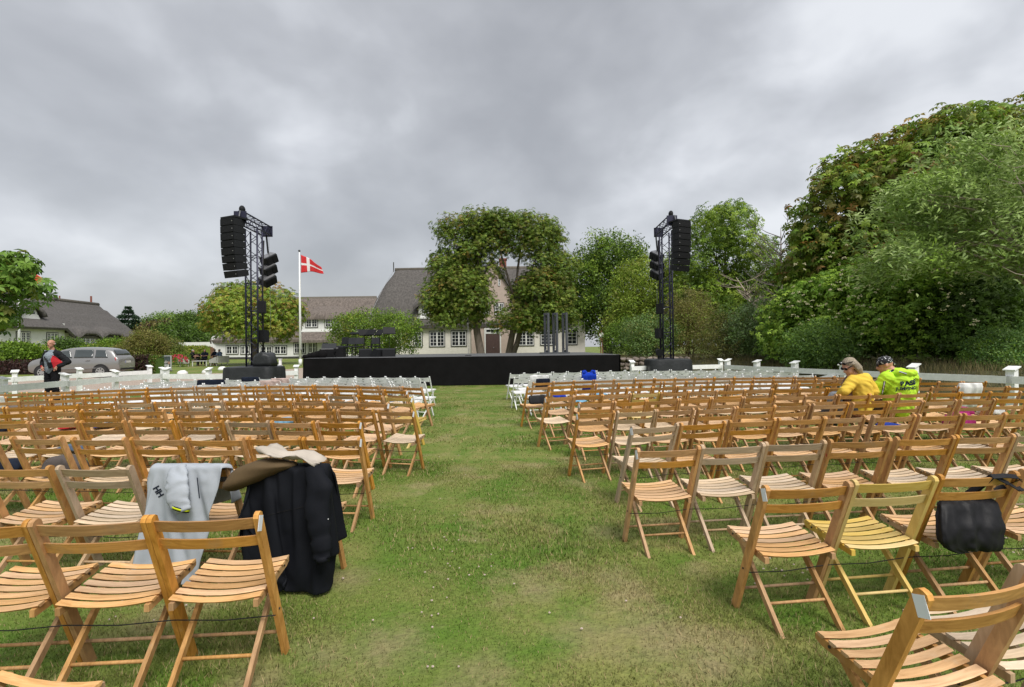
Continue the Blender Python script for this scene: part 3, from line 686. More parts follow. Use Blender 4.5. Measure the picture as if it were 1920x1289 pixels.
# ------------------------------------------------------------------ stage
SY, SZ = 20.4, 1.19
sl, sr = at(571, 690, SY).x, at(1161, 690, SY).x
st = thing('stage', 'low open-air stage with black cloth skirt in front of thatched house', 'stage', ((sl + sr) / 2, SY, tz(SY)))
mb = MB(); mb.b2((sl, SY, SZ - .10), (sr, 30.0, SZ)); mb.build('deck', M['deck'], st, world=True)
mb = MB(); mb.b2((sl + .2, SY + .15, tz(SY) + .0), (sr - .2, 29.8, SZ - .101)); mb.build('frame', M['black'], st, world=True)
def skirt(p0, p1, amp, seed):
    p0, p1 = Vector(p0), Vector(p1); d = p1 - p0; L = d.length; d.normalize(); n = Vector((d.y, -d.x, 0)); m = MB(); N = int(L / .12)
    rows = [SZ - .012, .95, .6, .3, tz(SY) + .015]; vs = []
    for j, z in enumerate(rows):
        k = j / (len(rows) - 1)
        for i in range(N + 1):
            s = L * i / N
            w = amp * k * (math.sin(s * 2.3 + seed) + .6 * math.sin(s * 5.1 + seed * 2 + k) + .4 * math.sin(s * 11 + 1.7 * k)) + .02 + .03 * k
            vs.append(p0 + d * s + n * w + Vector((0, 0, z + (0 if j else .004 * math.sin(s * 1.3)))))
    m.add(vs, [(j * (N + 1) + i, j * (N + 1) + i + 1, (j + 1) * (N + 1) + i + 1, (j + 1) * (N + 1) + i) for j in range(4) for i in range(N)])
    return m
skirt((sl, SY, 0), (sr, SY, 0), .030, 1).build('skirt', M['stagecloth'], st, True, True)
skirt((sl - .03, 30, 0), (sl - .03, SY - .02, 0), .02, 3).build('skirt', M['stagecloth'], st, True, True)
skirt((sr + .03, SY - .02, 0), (sr + .03, 30, 0), .02, 5).build('skirt', M['stagecloth'], st, True, True)

# three grey frames on stage
fb = at(1040, 662, 25.0); FZ = SZ + .002
t = thing('frame_sculpture', 'three tall grey upright frames standing on a grey base on stage', 'stage set', (fb.x, 25.0, FZ))
mb = MB(); mb.b2((-.72, -.30, 0), (.72, .30, .07)); o = mb.build('base', M['greyframe'], t)
for px in (1025, 1041, 1059):
    c = at(px, 620, 25.0).x - fb.x; mb = MB(); rot = Matrix.Rotation(R(-62), 3, 'Z'); h = 1.92; w = .38
    for s in (-1, 1): mb.box(Vector((c, 0, .071 + h / 2)) + rot @ Vector((s * (w / 2 - .0375), 0, 0)), (.075, .10, h), rot)
    for z in (.121, .071 + h - .05): mb.box((c, 0, z), (w - .152, .098, .10), rot)
    fo = mb.build('upright_frame', M['greyframe'], t)
    ms = MB(); ms.ball(Vector((c, 0, 1.1)) + rot @ Vector((w / 2 - .04, -.055, 0)), .018, 8, 6); ms.build('knob', M['led'], fo)
    mb2 = MB(); mb2.bar((c - .12, -.24, .075), (c - .02, -.08, .26), .03, .03); mb2.build('brace', M['greyframe'], t)

def small_box(parent, name, lo, hi, mat, bev=.0):
    mb = MB(); mb.b2(lo, hi); return mb.build(name, mat, parent)
# musicians' furniture
DK = plain('dark_furniture', (.009, .009, .010), .6, .15, spec=.2); DKG = plain('dark_grey_fabric', (.030, .032, .036), .7, .15, spec=.25)
def stage_chair(px, d, yaw, label):
    b = at(px, 660, d); t = thing('stage_chair', label, 'chair', (b.x, d, SZ + .001), yaw, 'dark musician chairs on stage')
    for sx in (-.2, .2):
        MB().bar((sx, -.2, 0), (sx, -.2, .5), .03, .03).build('leg', DK, t); MB().bar((sx, .2, 0), (sx, .18, .44), .03, .03).build('leg', DK, t)
    MB().b2((-.22, -.22, .44), (.22, .22, .49)).build('seat', DKG, t)
    mb = MB(); mb.box((0, -.24, .72), (.42, .04, .30), (R(8), 0, 0)); bk = mb.build('backrest', DKG, t)
    for sx in (-.2, .2): MB().bar((sx, -.215, .49), (sx, -.235, .60), .03, .03).build('back_post', DK, t)
for k, (px, d, yw) in enumerate([(639, 22.8, 70), (655, 23.6, 175), (672, 23.6, 185), (701, 24.0, 170)]):
    stage_chair(px, d, R(yw), ['dark chair seen edge-on at the left of the band', 'dark chair with grey back, second from left on stage', 'dark chair with grey back, third from left on stage', 'dark chair among the music stands, rightmost on stage'][k])
def music_stand(px, d, h, yaw, tilt, label):
    b = at(px, 660, d); t = thing('music_stand', label, 'music stand', (b.x, d, SZ + .001), yaw, 'black music stands on stage')
    MB().tube([(0, 0, .12), (0, 0, h)], .016, 6).build('pole', DK, t)
    for k in range(3):
        a = 2 * math.pi * k / 3; MB().bar((0, 0, .14), (.26 * math.cos(a), .26 * math.sin(a), .01), .016, .016).build('leg', DK, t)
    mb = MB(); rot = Matrix.Rotation(R(tilt), 3, 'X'); mb.box((0, 0, h + .12), (.54, .012, .36), rot); mb.box(Vector((0, 0, h + .12)) + rot @ Vector((0, .03, -.18)), (.54, .05, .012), rot)
    mb.build('desk', DK, t)
for k, (px, d, h, yw, ti) in enumerate([(668, 24.8, .98, 185, 70), (684, 23.2, .96, 215, 35), (696, 22.6, .95, 150, 42), (712, 23.4, .97, 140, 40), (730, 23.0, 1.03, 200, 28)]):
    music_stand(px, d, h, R(yw), ti, ['flat-topped black music stand behind the grey chairs', 'steeply tilted black music stand second from left', 'black music stand in the middle of the group', 'black music stand tilted left, second from right', 'tallest black music stand at the right of the group'][k])
for k, (px, d, yw) in enumerate([(685, 22.2, 20), (709, 22.0, 60), (729, 22.0, 15)]):
    b = at(px, 660, d); t = thing('monitor_wedge', ['black wedge monitor leftmost on stage', 'black wedge monitor in the middle on stage', 'black wedge monitor below the tallest music stand'][k], 'speaker', (b.x, d, SZ + .001), R(yw), 'stage monitors')
    mb = MB(); mb.poly([(-.22, 0), (.22, 0), (.22, .10), (-.02, .36), (-.22, .30)], lambda q: (-.27, q[0], q[1]), lambda q: (.27, q[0], q[1])); mb.build('cabinet', M['speaker'], t)
    mb = MB(); n = Vector((0, .26, .24)).normalized(); rot = Matrix.Rotation(math.atan2(-.26, .24), 3, 'X'); mb.box((0, .1 + n.y * .012, .23 + n.z * .012), (.46, .30, .012), rot); mb.build('grille', M['grille'], t)
b = at(616, 662, 21.7); t = thing('keyboard', 'dark stage piano with grey lid on a low stand', 'keyboard', (b.x, 21.7, SZ + .001), R(4))
mb = MB(); mb.box((0, 0, .30), (.62, .42, .11)); mb.build('case', DK, t); mb = MB(); mb.box((0, .08, .48), (.60, .03, .26), (R(-28), 0, 0)); mb.build('lid', DKG, t)
for sx in (-.26, .26): MB().bar((sx, -.16, 0), (sx, .16, .245), .03, .03).build('leg', DK, t); MB().bar((sx, .16, 0), (sx, -.16, .245), .03, .03).build('leg', DK, t)
MB().box((0, -.15, .362), (.5, .09, .012)).build('keys', M['led'], t)
b = at(633, 660, 22.6); t = thing('equipment_case', 'black equipment case behind the stage piano', 'case', (b.x - .15, 22.6, SZ + .001), .1)
MB().b2((-.45, -.3, 0), (.45, .3, .42)).build('body', DK, t); MB().b2((-.46, -.31, .423), (.46, .31, .50)).build('lid', DKG, t)
for s in (-.2, .2): MB().b2((s - .04, -.325, .36), (s + .04, -.312, .44)).build('latch', M['steel'], t)
b = at(588, 668, 21.2); mb = MB()
for k in range(5): mb.ball((b.x - .28 + .16 * k, 21.2 + .05 * (k % 2), SZ + .06 + .02 * k), (.20, .17, .09 + .03 * k), 10, 7, fn=lambda d: 1 + .12 * math.sin(7 * d.x + 3 * d.y))
mb.top('cloth_heap', M['stagecloth'], 'heap of black cloth on the left front corner of the stage', 'cloth', smooth=True)
b = at(878, 660, 22.0); t = thing('microphone_stand', 'thin grey microphone stand alone at middle of stage', 'microphone stand', (b.x, 22.0, SZ + .001))
MB().tube([(0, 0, .02), (0, 0, 1.42)], .011, 6).build('pole', M['steel'], t); MB().tube([(0, 0, 0), (0, 0, .025)], .14, 14).build('base', DK, t); MB().tube([(0, 0, 1.42), (0, -.03, 1.56)], [.018, .028], 8).build('microphone', DK, t)

# ------------------------------------------------------------------ speaker towers
def tower(bx, by, yaw, zb, mirror, word, ztop):
    z0 = tz(by); sgn = -1 if mirror else 1
    # ballast base under a tarp
    mb = MB(); rs = []
    for j, (z, hx, hy) in enumerate([(z0 + .01, .84, .70), (z0 + .35, .81, .68), (zb - .12, .80, .66), (zb - .03, .78, .64), (zb, .70, .56)]):
        ring = []
        for k in range(48):
            a = 2 * math.pi * k / 48; c, s = math.cos(a), math.sin(a); e = 8
            r_ = (abs(c) ** e + abs(s) ** e) ** (-1 / e); f = 1 + (.018 * math.sin(9 * a + j) + .014 * math.sin(17 * a)) * (1 - j / 5)
            ring.append((bx + hx * c * r_ * f, by + hy * s * r_ * f, z))
        rs.append(ring)
    mb.rings(rs)
    base = mb.top('ballast_block', M['tarp'], 'block under black tarp carrying the %s speaker tower' % word, 'ballast', 'tarp-covered ballast blocks'); autosmooth(base, 50)
    t = thing('truss_tower', '%s black lattice tower carrying a loudspeaker column' % word, 'tower', (bx, by, zb + .002), yaw, 'speaker towers beside the stage')
    H = ztop - zb; w = .19
    for x in (-w, w):
        for y in (-w, w):
            MB().tube([(x, y, 0), (x, y, H)], .030, 8).build('chord', M['truss'], t, True)
    mb = MB(); n = 15
    for k in range(n):
        za, zb2 = H * k / n, H * (k + 1) / n
        for (xa, ya, xb, yb) in ((-w, -w, w, -w), (w, -w, w, w), (w, w, -w, w), (-w, w, -w, -w)):
            p, q = ((xa, ya, za), (xb, yb, zb2)) if k % 2 else ((xb, yb, za), (xa, ya, zb2))
            mb.tube([p, q], .011, 5)
            if k % 3 == 0: mb.tube([(xa, ya, za + .02), (xb, yb, za + .02)], .013, 5)
    mb.build('bracing', M['truss'], t, True)
    # cantilever beam along the depth
    L0, L1, zc = -.95, 1.05, H + .20
    beam = MB()
    for x in (-.15, .15):
        for z in (-.15, .15): beam.tube([(x, L0, zc + z), (x, L1, zc + z)], .024, 8)
    for k in range(7):
        ya, yb = L0 + (L1 - L0) * k / 7, L0 + (L1 - L0) * (k + 1) / 7
        for x in (-.15, .15): beam.tube([(x, ya, zc - .15), (x, yb, zc + .15)] if k % 2 else [(x, ya, zc + .15), (x, yb, zc - .15)], .011, 5)
        for z in (-.15, .15): beam.tube([(-.15, ya, zc + z), (.15, yb, zc + z)], .011, 5)
    bo = beam.build('beam', M['truss'], t, True)
    for y in (L0 + .012, L1 - .012):
        MB().b2((-.19, y - .018, zc - .19), (.19, y + .018, zc + .19)).build('end_plate', M['truss'], bo)
    mb = MB(); mb.ball((0, L0 + .15, zc + .28), (.09, .12, .13), 10, 7); mb.b2((-.08, L0 + .05, zc + .10), (.08, L0 + .28, zc + .22)); mb.build('hoist', M['speaker'], t, True)
    wx = lambda x, y, z: Matrix.Translation(t.location) @ Matrix.Rotation(yaw, 4, 'Z') @ Vector((x, y, z))
    # cable looms
    MB().tube([(.24 * sgn, .1, .1), (.25 * sgn, .05, 1.6), (.23 * sgn, .12, 3.0), (.24 * sgn, .2, H - .3)], .022, 6).build('cable', M['rope'], t, True)
    MB().tube([(.1 * sgn, L1 - .1, zc - .2), (.12 * sgn, L1 - .08, 2.2), (.13 * sgn, L1 - .1, .4)], .006, 4).build('rope', M['steel'], t, True)
    # line array of eight cabinets
    ap = wx((.02 if not mirror else -.10) * sgn, L0 - .12, zc + .02 - t.location.z * 0); top_z = ap.z
    ar = thing('line_array', 'curved column of eight black speakers hanging on %s tower' % word, 'speaker', (ap.x - .16 * sgn, ap.y, top_z - 2.15), R(-24) * sgn, 'hanging speaker columns')
    MB().b2((-.31, -.22, 2.03), (.31, .28, 2.085)).build('fly_bar', M['speaker'], ar)
    MB().tube([(.10 * sgn, .1, 2.08), (.14 * sgn, .12, 2.32)], .02, 6).build('chain', M['steel'], ar)
    y = -.02; z = 2.02; ang = 0
    for k in range(8):
        ang = R([0, 0.5, 1.2, 2.2, 3.6, 5.5, 8, 11][k]) * 1.15; h = .224
        c = Vector((0, y, z)) + Matrix.Rotation(ang, 3, 'X') @ Vector((0, 0, -h / 2))
        rot = Matrix.Rotation(ang, 3, 'X'); mb = MB()
        tw = .06; pts = []
        for yy, hw, hh in ((-.22, .30, h - .012), (.05, .30, h - .012), (.26, .20, h - .05)):
            pts.append([c + rot @ Vector(p) for p in ((-hw, yy, -hh / 2), (hw, yy, -hh / 2), (hw, yy, hh / 2), (-hw, yy, hh / 2))])
        mb.rings(pts); cab = mb.build('cabinet', M['speaker'], ar)
        gm = MB(); gm.box(c + rot @ Vector((0, -.226, 0)), (.57, .010, h - .03), rot); gm.build('grille', M['grille'], cab)
        bg = MB(); bg.box(c + rot @ Vector((.24 * sgn, -.233, 0)), (.018, .004, .018), rot); bg.build('badge', M['led'], cab)
        e2 = Vector((0, y, z)) + rot @ Vector((0, 0, -h)); y, z = e2.y, e2.z
    # tilted cluster on the far end
    cp = wx(.16 * sgn, L1 - .25, zc - 1.85)
    cl = thing('speaker_cluster', 'tilted cluster of black speakers hanging at the back of %s tower' % word, 'speaker', cp, R(58) * sgn, 'tilted speaker clusters')
    MB().tube([(0, .05, 1.05), (-.06, .05, 1.66)], .03, 6).build('chain', M['speaker'], cl)
    for k in range(3):
        rot = Matrix.Rotation(R(-30) * sgn * (1 if not mirror else 1), 3, 'Y') @ Matrix.Rotation(R(16 + 6 * k), 3, 'X'); c = Vector((-.05 * k * sgn, -.04 * k, .82 - .37 * k))
        mb = MB(); mb.box(c, (.46, .36, .28), rot); cab = mb.build('cabinet', M['speaker'], cl)
        for q in (-1, 1):
            gm = MB(); gm.box(c + rot @ Vector((.115 * q, -.188, 0)), (.20, .014, .23), rot); gm.build('grille', M['grille'], cab)
        MB().box(c + rot @ Vector((0, 0, .152)), (.48, .26, .022), rot).build('bracket', M['steel'], cl)
    # two boxes strapped to the mast
    for k, (zz, rz) in enumerate([(2.75 - zb, 20), (1.80 - zb, -14)]):
        p = wx((.30 + .0 * k) * sgn, -.12 + .1 * k, zz)
        s = thing('speaker_box', '%s black speaker box strapped to the %s tower mast' % (['upper', 'lower'][k], word), 'speaker', p, R(rz) * sgn + yaw, 'boxes strapped to the masts')
        MB().b2((-.12, -.14, 0), (.12, .12, .40)).build('cabinet', M['speaker'], s); MB().b2((-.105, -.152, .02), (.105, -.142, .38)).build('grille', M['grille'], s)
        MB().tube([(-.12 * sgn, 0, .2), (-.20 * sgn, .02, .2)], .02, 6).build('clamp', M['steel'], s)
    return t
lb = at(478, 690, 17.0); tower(lb.x, 17.0, R(3), 1.01, False, 'left', 5.52)
rb = at(1251, 676, 20.0); tower(rb.x, 20.0, R(-2), 1.01, True, 'right', 5.98)
q = at(494, 682, 16.9); mb = MB(); mb.rings([[(q.x + .08 + hx_ * (abs(math.cos(a)) ** .45) * math.copysign(1, math.cos(a)) * (1 + .06 * math.sin(5 * a + z_ * 9)), 16.85 + .26 * (abs(math.sin(a)) ** .45) * math.copysign(1, math.sin(a)), 1.013 + z_ + .03 * math.sin(3 * a) * (z_ > .3)) for a in np.linspace(0, 6.283, 28, endpoint=False)] for z_, hx_ in ((0, .33), (.12, .34), (.30, .30), (.40, .24), (.43, .10))]); mb.top('covered_motor', M['tarp'], 'bundle under black cloth at foot of left tower', 'bundle', smooth=True)
q = at(1236, 670, 19.7); t = thing('floodlight', 'small black floodlight at foot of right tower', 'lamp', (q.x, 19.75, 1.014)); MB().tube([(0, 0, 0), (0, 0, .12)], .05, 8).build('foot', M['speaker'], t); MB().tube([(0, .12, .30), (0, -.12, .24)], [.10, .15], 12).build('housing', M['speaker'], t); MB().b2((-.02, -.02, .12), (.02, .02, .2)).build('yoke', M['speaker'], t)

# ------------------------------------------------------------------ houses
def window(parent, x0, x1, z0, z1, yp, cols, rows, casements=2, trim=True, axis='y', mats=('wood_white', 'trim')):
    """a casement window set on a wall plane; axis 'y': wall faces -y at y=yp, axis 'x': wall faces +x at x=yp (x0..x1 run along y)"""
    def P(mb, a0, a1, b0, b1, d0, d1):
        if axis == 'y': mb.b2((a0, yp - d1, b0), (a1, yp - d0, b1))
        else: mb.b2((yp + d0, a0, b0), (yp + d1, a1, b1))
    f = .07; mb = MB(); P(mb, x0, x1, z0, z0 + f, .0, .07); P(mb, x0, x1, z1 - f, z1, .0, .07)
    P(mb, x0, x0 + f, z0 + f, z1 - f, 0, .07); P(mb, x1 - f, x1, z0 + f, z1 - f, 0, .07)
    cw = (x1 - x0) / casements
    for k in range(1, casements): P(mb, x0 + k * cw - .07, x0 + k * cw + .07, z0 + f, z1 - f, 0, .066)
    for k in range(casements):
        a, b = x0 + k * cw + f, x0 + (k + 1) * cw - f
        for c in range(1, cols): xx = a + (b - a) * c / cols; P(mb, xx - .018, xx + .018, z0 + f, z1 - f, .02, .052)
        for r_ in range(1, rows): zz = z0 + f + (z1 - z0 - 2 * f) * r_ / rows; P(mb, a, b, zz - .018, zz + .018, .018, .050)
    w = mb.build('window', M[mats[0]], parent, world=True)
    for k in range(casements):
        m2 = MB(); P(m2, x0 + k * cw + .05, x0 + (k + 1) * cw - .05, z0 + .05, z1 - .05, .006, .016)
        link('pane', m2.mesh('pane', M['glass'], xf=inv_of(parent)), None, w)
    if trim:
        m3 = MB(); e = .09
        P(m3, x0 - e, x1 + e, z1 + .002, z1 + e, .0, .04); P(m3, x0 - e, x0 - .002, z0, z1, 0, .04); P(m3, x1 + .002, x1 + e, z0, z1, 0, .04); P(m3, x0 - e, x1 + e, z0 - e, z0 - .002, 0, .055)
        link('surround', m3.mesh('surround', M[mats[1]], xf=inv_of(parent)), None, w)
    return w
def win_px(parent, pxa, pxb, pya, pyb, Y, cols, rows, cas=2, **k):
    a = at(pxa, pyb, Y); b = at(pxb, pya, Y)
    return window(parent, a.x, b.x, a.z, b.z, Y, cols, rows, cas, **k)
def roof_rings(cx, cy, levels, n=64, e=7):
    rs = []
    for z, hx, hy, dx, dy in levels:
        ring = []
        for k in range(n):
            a = 2 * math.pi * (k + .5) / n; c, s = math.cos(a), math.sin(a)
            # even spacing on a rounded rectangle
            r_ = (abs(c) ** e + abs(s) ** e) ** (-1 / e)
            wob = .03 * math.sin(9 * a + z) + .02 * math.sin(23 * a)
            ring.append((cx + dx + c * r_ * hx, cy + dy + s * r_ * hy, z + wob * (1 if z < levels[-2][0] else 0)))
        rs.append(ring)
    return MB().rings(rs)
HY = 56.0; hb = tz(HY)
hx0, hx1 = at(688, 640, HY).x, at(1097, 640, HY).x
ez = at(930, 614, HY).z
h = thing('thatched_house', 'cream thatched main house with central gable behind the stage', 'house', ((hx0 + hx1) / 2, HY, hb))
mb = MB(); mb.b2((hx0, HY, hb - .2), (hx1, HY + 10, ez + .6)); mb.build('wall', M['cream'], h, world=True)
rz = at(740, 507, HY + 5).z; hl = (hx1 - hx0) / 2; cxh = (hx0 + hx1) / 2
lv = [(ez + .02, hl + .20, 5.05, 0, 0), (ez - .02, hl + .50, 5.45, 0, 0), (ez + .36, hl + .56, 5.52, 0, 0), (ez + 1.5, hl + .30, 4.85, 0, 0), (ez + 3.4, hl - .25, 3.60, 0, 0), (ez + 5.2, hl - 1.05, 2.20, 0, 0), (rz - .55, hl - 1.9, .75, 0, 0), (rz - .05, hl - 2.1, .30, 0, 0), (rz, hl - 2.2, .1, 0, 0)]
ro = roof_rings(cxh, HY + 5, lv).build('roof', M['thatch'], h, True, True); autosmooth(ro, 38)
mb = MB(); mb.tube([(cxh - hl + 2.05, HY + 5, rz - .02), (cxh, HY + 5, rz + .06), (cxh + hl - 2.05, HY + 5, rz - .02)], .27, 10); mb.mesh  # ridge roll
link('ridge', mb.mesh('ridge', M['ridge'], True, inv_of(h)), None, ro)
ch = at(943, 500, HY + 5.2); mb = MB(); mb.b2((ch.x - .42, HY + 4.8, rz - 1), (ch.x + .42, HY + 5.6, rz + 1.05)); mb.b2((ch.x - .5, HY + 4.72, rz + 1.052), (ch.x + .5, HY + 5.68, rz + 1.22))
link('chimney', mb.mesh('chimney', M['brick'], xf=inv_of(h)), None, ro)
mb = MB(); q = at(738, 500, HY + 5); mb.tube([(q.x, HY + 5, rz - .2), (q.x, HY + 5, rz + .95)], .06, 6); link('vent_pipe', mb.mesh('vent_pipe', M['trim'], xf=inv_of(h)), None, ro)
# lightning wire on the roof
wp = []
for k in range(9):
    f = k / 8; zz = rz - .1 - (rz - ez - .6) * f; hy = np.interp(-zz, [-q_[0] for q_ in lv][::-1], [q_[2] for q_ in lv][::-1]); wp.append((q.x + .1 - 1.9 * f, HY + 5 - hy - .05, zz))
link('wire', MB().tube(wp, .018, 5).mesh('wire', M['steel'], xf=inv_of(h)), None, ro)
for (a, b, c, d, cols, rows, cas) in [(777, 791, 623, 650, 2, 4, 1), (806, 833, 622, 650, 2, 4, 2), (847, 874, 621, 649, 2, 4, 2), (973, 1000, 622, 648, 2, 4, 2), (1014, 1040, 621, 647, 2, 4, 2), (1064, 1081, 617, 646, 2, 4, 1), (706, 731, 624, 651, 2, 4, 2)]:
    win_px(h, a, b, c, d, HY, cols, rows, cas)
# central gable
gc = at(924, 600, HY - .4).x; GY = HY - .35; gz = at(926, 489, GY).z; gw = 2.35; gez = gz - 3.7
mb = MB(); mb.poly([(-gw, hb - .2), (gw, hb - .2), (gw, gez), (0, gz - .25), (-gw, gez)], lambda p: (gc + p[0], GY, p[1]), lambda p: (gc + p[0], HY + 4.5, p[1])); gb = mb.build('gable', M['pinkwall'], h, world=True)
for s in (-1, 1):
    a, b = Vector((gc, 0, gz)), Vector((gc + s * (gw + .35), 0, gez - .5)); n = Vector((s * (a.z - b.z), 0, (b.x - a.x) * s)).normalized()
    mb = MB(); mb.poly([(a.x, a.z), (b.x, b.z), (b.x + n.x * .3, b.z + n.z * .3), (a.x, a.z + .42)], lambda p: (p[0], GY - .30, p[1]), lambda p: (p[0], HY + 4.6, p[1]))
    link('gable_roof', mb.mesh('gable_roof', M['thatch'], xf=inv_of(h)), None, gb)
win_px(h, 928, 944, 569, 590, GY, 2, 3, 2); win_px(h, 904, 917, 569, 590, GY, 2, 3, 2)
win_px(h, 934, 938, 524, 536, GY, 1, 2, 1, trim=False)
d0, d1 = at(911, 662, GY), at(937, 626, GY)
dm = MB(); dm.b2((d0.x, GY - .05, hb), (d1.x, GY - .005, d1.z)); dr = dm.build('door', M['door'], h, world=True)
link('handle', MB().ball(((d0.x + d1.x) / 2 + .1, GY - .09, hb + 1.1), .05, 8, 6).mesh('handle', M['steel'], xf=inv_of(h)), None, dr)
fm = MB(); fm.b2((d0.x - .14, GY - .07, hb), (d0.x - .003, GY - .004, d1.z + .62)); fm.b2((d1.x + .003, GY - .07, hb), (d1.x + .14, GY - .004, d1.z + .62)); fm.b2((d0.x, GY - .07, d1.z + .003), (d1.x, GY - .004, d1.z + .10)); fm.b2((d0.x, GY - .07, d1.z + .52), (d1.x, GY - .004, d1.z + .62))
link('door_frame', fm.mesh('door_frame', M['wood_white'], xf=inv_of(h)), None, dr)
window(h, d0.x + .01, d1.x - .01, d1.z + .11, d1.z + .51, GY, 3, 1, 1, trim=False)
# dormers on the main roof
def dormer(parent, roof, xa, xb, za, zb, yf, yb, wins, mat_t, rise=.9, flare=.55, cheek='whitewall', Yw=None):
    m = MB(); m.b2((xa, yf, za), (xb, yb, zb)); dw = m.build('dormer', M[cheek], parent, world=True)
    rs = []
    for f, ext, zz in ((0, flare, zb - .02), (.12, flare, zb + .30), (1, flare * .4, zb + rise)):
        y = yf - .35 + (yb - yf + .35) * f; ring = []
        for k in range(17):
            u = -1 + 2 * k / 16; hx = (xb - xa) / 2 + ext
            ring.append(((xa + xb) / 2 + hx * u, y, zz + (.30 if f else .0) * (1 - u * u) - (.55 * max(0, abs(u) - .72) / .28 if True else 0)))
        low = [(x, y + .0, z_ - .34) for x, y, z_ in ring[::-1]]
        rs.append(ring + low)
    hood = MB().rings(rs); ho = link('hood', hood.mesh('hood', M[mat_t], True, inv_of(parent)), None, dw); autosmooth(ho, 45)
    for (a, b, c, d, cols, rows, cas) in wins: win_px(parent, a, b, c, d, yf, cols, rows, cas)
    s = MB(); s.b2((xa - .1, yf - .12, za - .18), (xb + .1, yf + .02, za - .002)); link('sill', s.mesh('sill', M['wood_white'], xf=inv_of(parent)), None, dw)
    return dw
dy = HY - .1; a = at(785, 597, dy); b = at(852, 566, dy)
dormer(h, ro, a.x, b.x, a.z + .12, b.z, dy, HY + 3.2, [(793, 815, 571, 590, 2, 3, 2), (818, 840, 571, 590, 2, 3, 2)], 'thatch')
a2 = at(1000, 597, dy); b2_ = at(1062, 566, dy)
dormer(h, ro, a2.x, b2_.x, a2.z + .12, b2_.z, dy, HY + 3.2, [(1008, 1030, 570, 589, 2, 3, 2), (1034, 1055, 570, 589, 2, 3, 2)], 'thatch')
lamp = MB(); q = at(923, 604, GY); lamp.b2((q.x - .12, GY - .2, q.z - .12), (q.x + .12, GY - .005, q.z + .12)); lamp.build('wall_lamp', M['trim'], h, world=True)

# left wing
LY = 64.0; lb_ = tz(LY); x0, x1 = at(397, 660, LY).x, at(697, 660, LY).x
w = thing('thatched_wing', 'long white thatched wing house left of the main house', 'house', ((x0 + x1) / 2, LY, lb_))
ezl = at(480, 643, LY).z; rzl = at(600, 560, LY + 4.5).z; hl2 = (x1 - x0) / 2 + 1.6; cx2 = (x0 + x1) / 2 + 1.2
MB().b2((x0, LY, lb_ - .2), (x1 + 1.5, LY + 9, ezl + .9)).build('wall', M['whitewall'], w, world=True)
MB().b2((x0 - .02, LY - .03, lb_ - .2), (x1 + 1.4, LY - .003, lb_ + .28)).build('plinth', M['trim'], w, world=True)
lv2 = [(ezl + .02, hl2 + .1, 4.6, 0, 0), (ezl - .02, hl2 + .35, 4.95, 0, 0), (ezl + .34, hl2 + .4, 5.0, 0, 0), (ezl + 1.6, hl2 - .5, 4.1, 0, 0), (ezl + 3.2, hl2 - 1.6, 2.7, 0, 0), (rzl - .5, hl2 - 3.0, .85, 0, 0), (rzl - .05, hl2 - 3.25, .3, 0, 0), (rzl, hl2 - 3.3, .1, 0, 0)]
rw = roof_rings(cx2, LY + 4.5, lv2, e=9).build('roof', M['thatch_old'], w, True, True); autosmooth(rw, 38)
for k in range(60):
    xx = cx2 - hl2 + 3.3 + (2 * hl2 - 6.6) * (k + .5) / 60
    mb = MB()
    for s in (-1, 1): mb.poly([(0, .06), (.62 * s, -.62), (.70 * s, -.52), (0, .24)], lambda p: (xx - .13, LY + 4.5 + p[0], rzl + p[1]), lambda p: (xx + .13, LY + 4.5 + p[0], rzl + p[1]))
    link('ridge_turf', mb.mesh('ridge_turf', M['ridge'], xf=inv_of(w)), None, rw)
q = at(500, 549, LY + 4.5); mb = MB(); mb.b2((q.x - .85, LY + 4.0, rzl - 1), (q.x + .85, LY + 5.0, rzl + .85)); mb.b2((q.x - .95, LY + 3.9, rzl + .852), (q.x + .95, LY + 5.1, rzl + 1.05)); link('chimney', mb.mesh('chimney', M['brick'], xf=inv_of(w)), None, rw)
for (a, b, c, d, cas) in [(425, 446, 649, 664, 2), (452, 467, 649, 664, 2), (489, 510, 650, 664, 2), (515, 537, 649, 664, 2), (552, 572, 643, 663, 2), (579, 593, 643, 662, 2), (640, 660, 643, 662, 2)]:
    win_px(w, a, b, c, d, LY, 2, 2, cas)
yd = LY - .15; a = at(566, 622, yd); b = at(640, 594, yd)
dormer(w, rw, a.x, b.x, a.z + .1, b.z, yd, LY + 3.6, [(574, 595, 596, 614, 2, 3, 2), (610, 631, 596, 614, 2, 3, 2)], 'thatch_old', rise=1.5, flare=.45)
a = at(666, 622, yd); b = at(700, 592, yd)
dormer(w, rw, a.x, b.x + .5, a.z + .1, b.z, yd, LY + 3.6, [(670, 690, 596, 614, 2, 3, 2)], 'thatch_old', rise=1.5, flare=.4)
mb = MB(); a = at(560, 641, LY - 1.4); b = at(632, 628, LY - 1.4); mb.poly([(0, a.z - .15), (0, a.z + .15), (1.6, b.z + .75), (1.6, b.z + .35)], lambda p: (a.x, LY - 1.45 + p[0], p[1]), lambda p: (b.x, LY - 1.45 + p[0], p[1])); link('porch_roof', mb.mesh('porch_roof', M['thatch_old'], xf=inv_of(w)), None, rw)
a = at(605, 667, LY - .02); b = at(618, 638, LY - .02); mb = MB(); mb.b2((a.x, LY - .06, lb_ + .05), (b.x, LY - .004, b.z)); dd = mb.build('door', M['wood_white'], w, world=True)
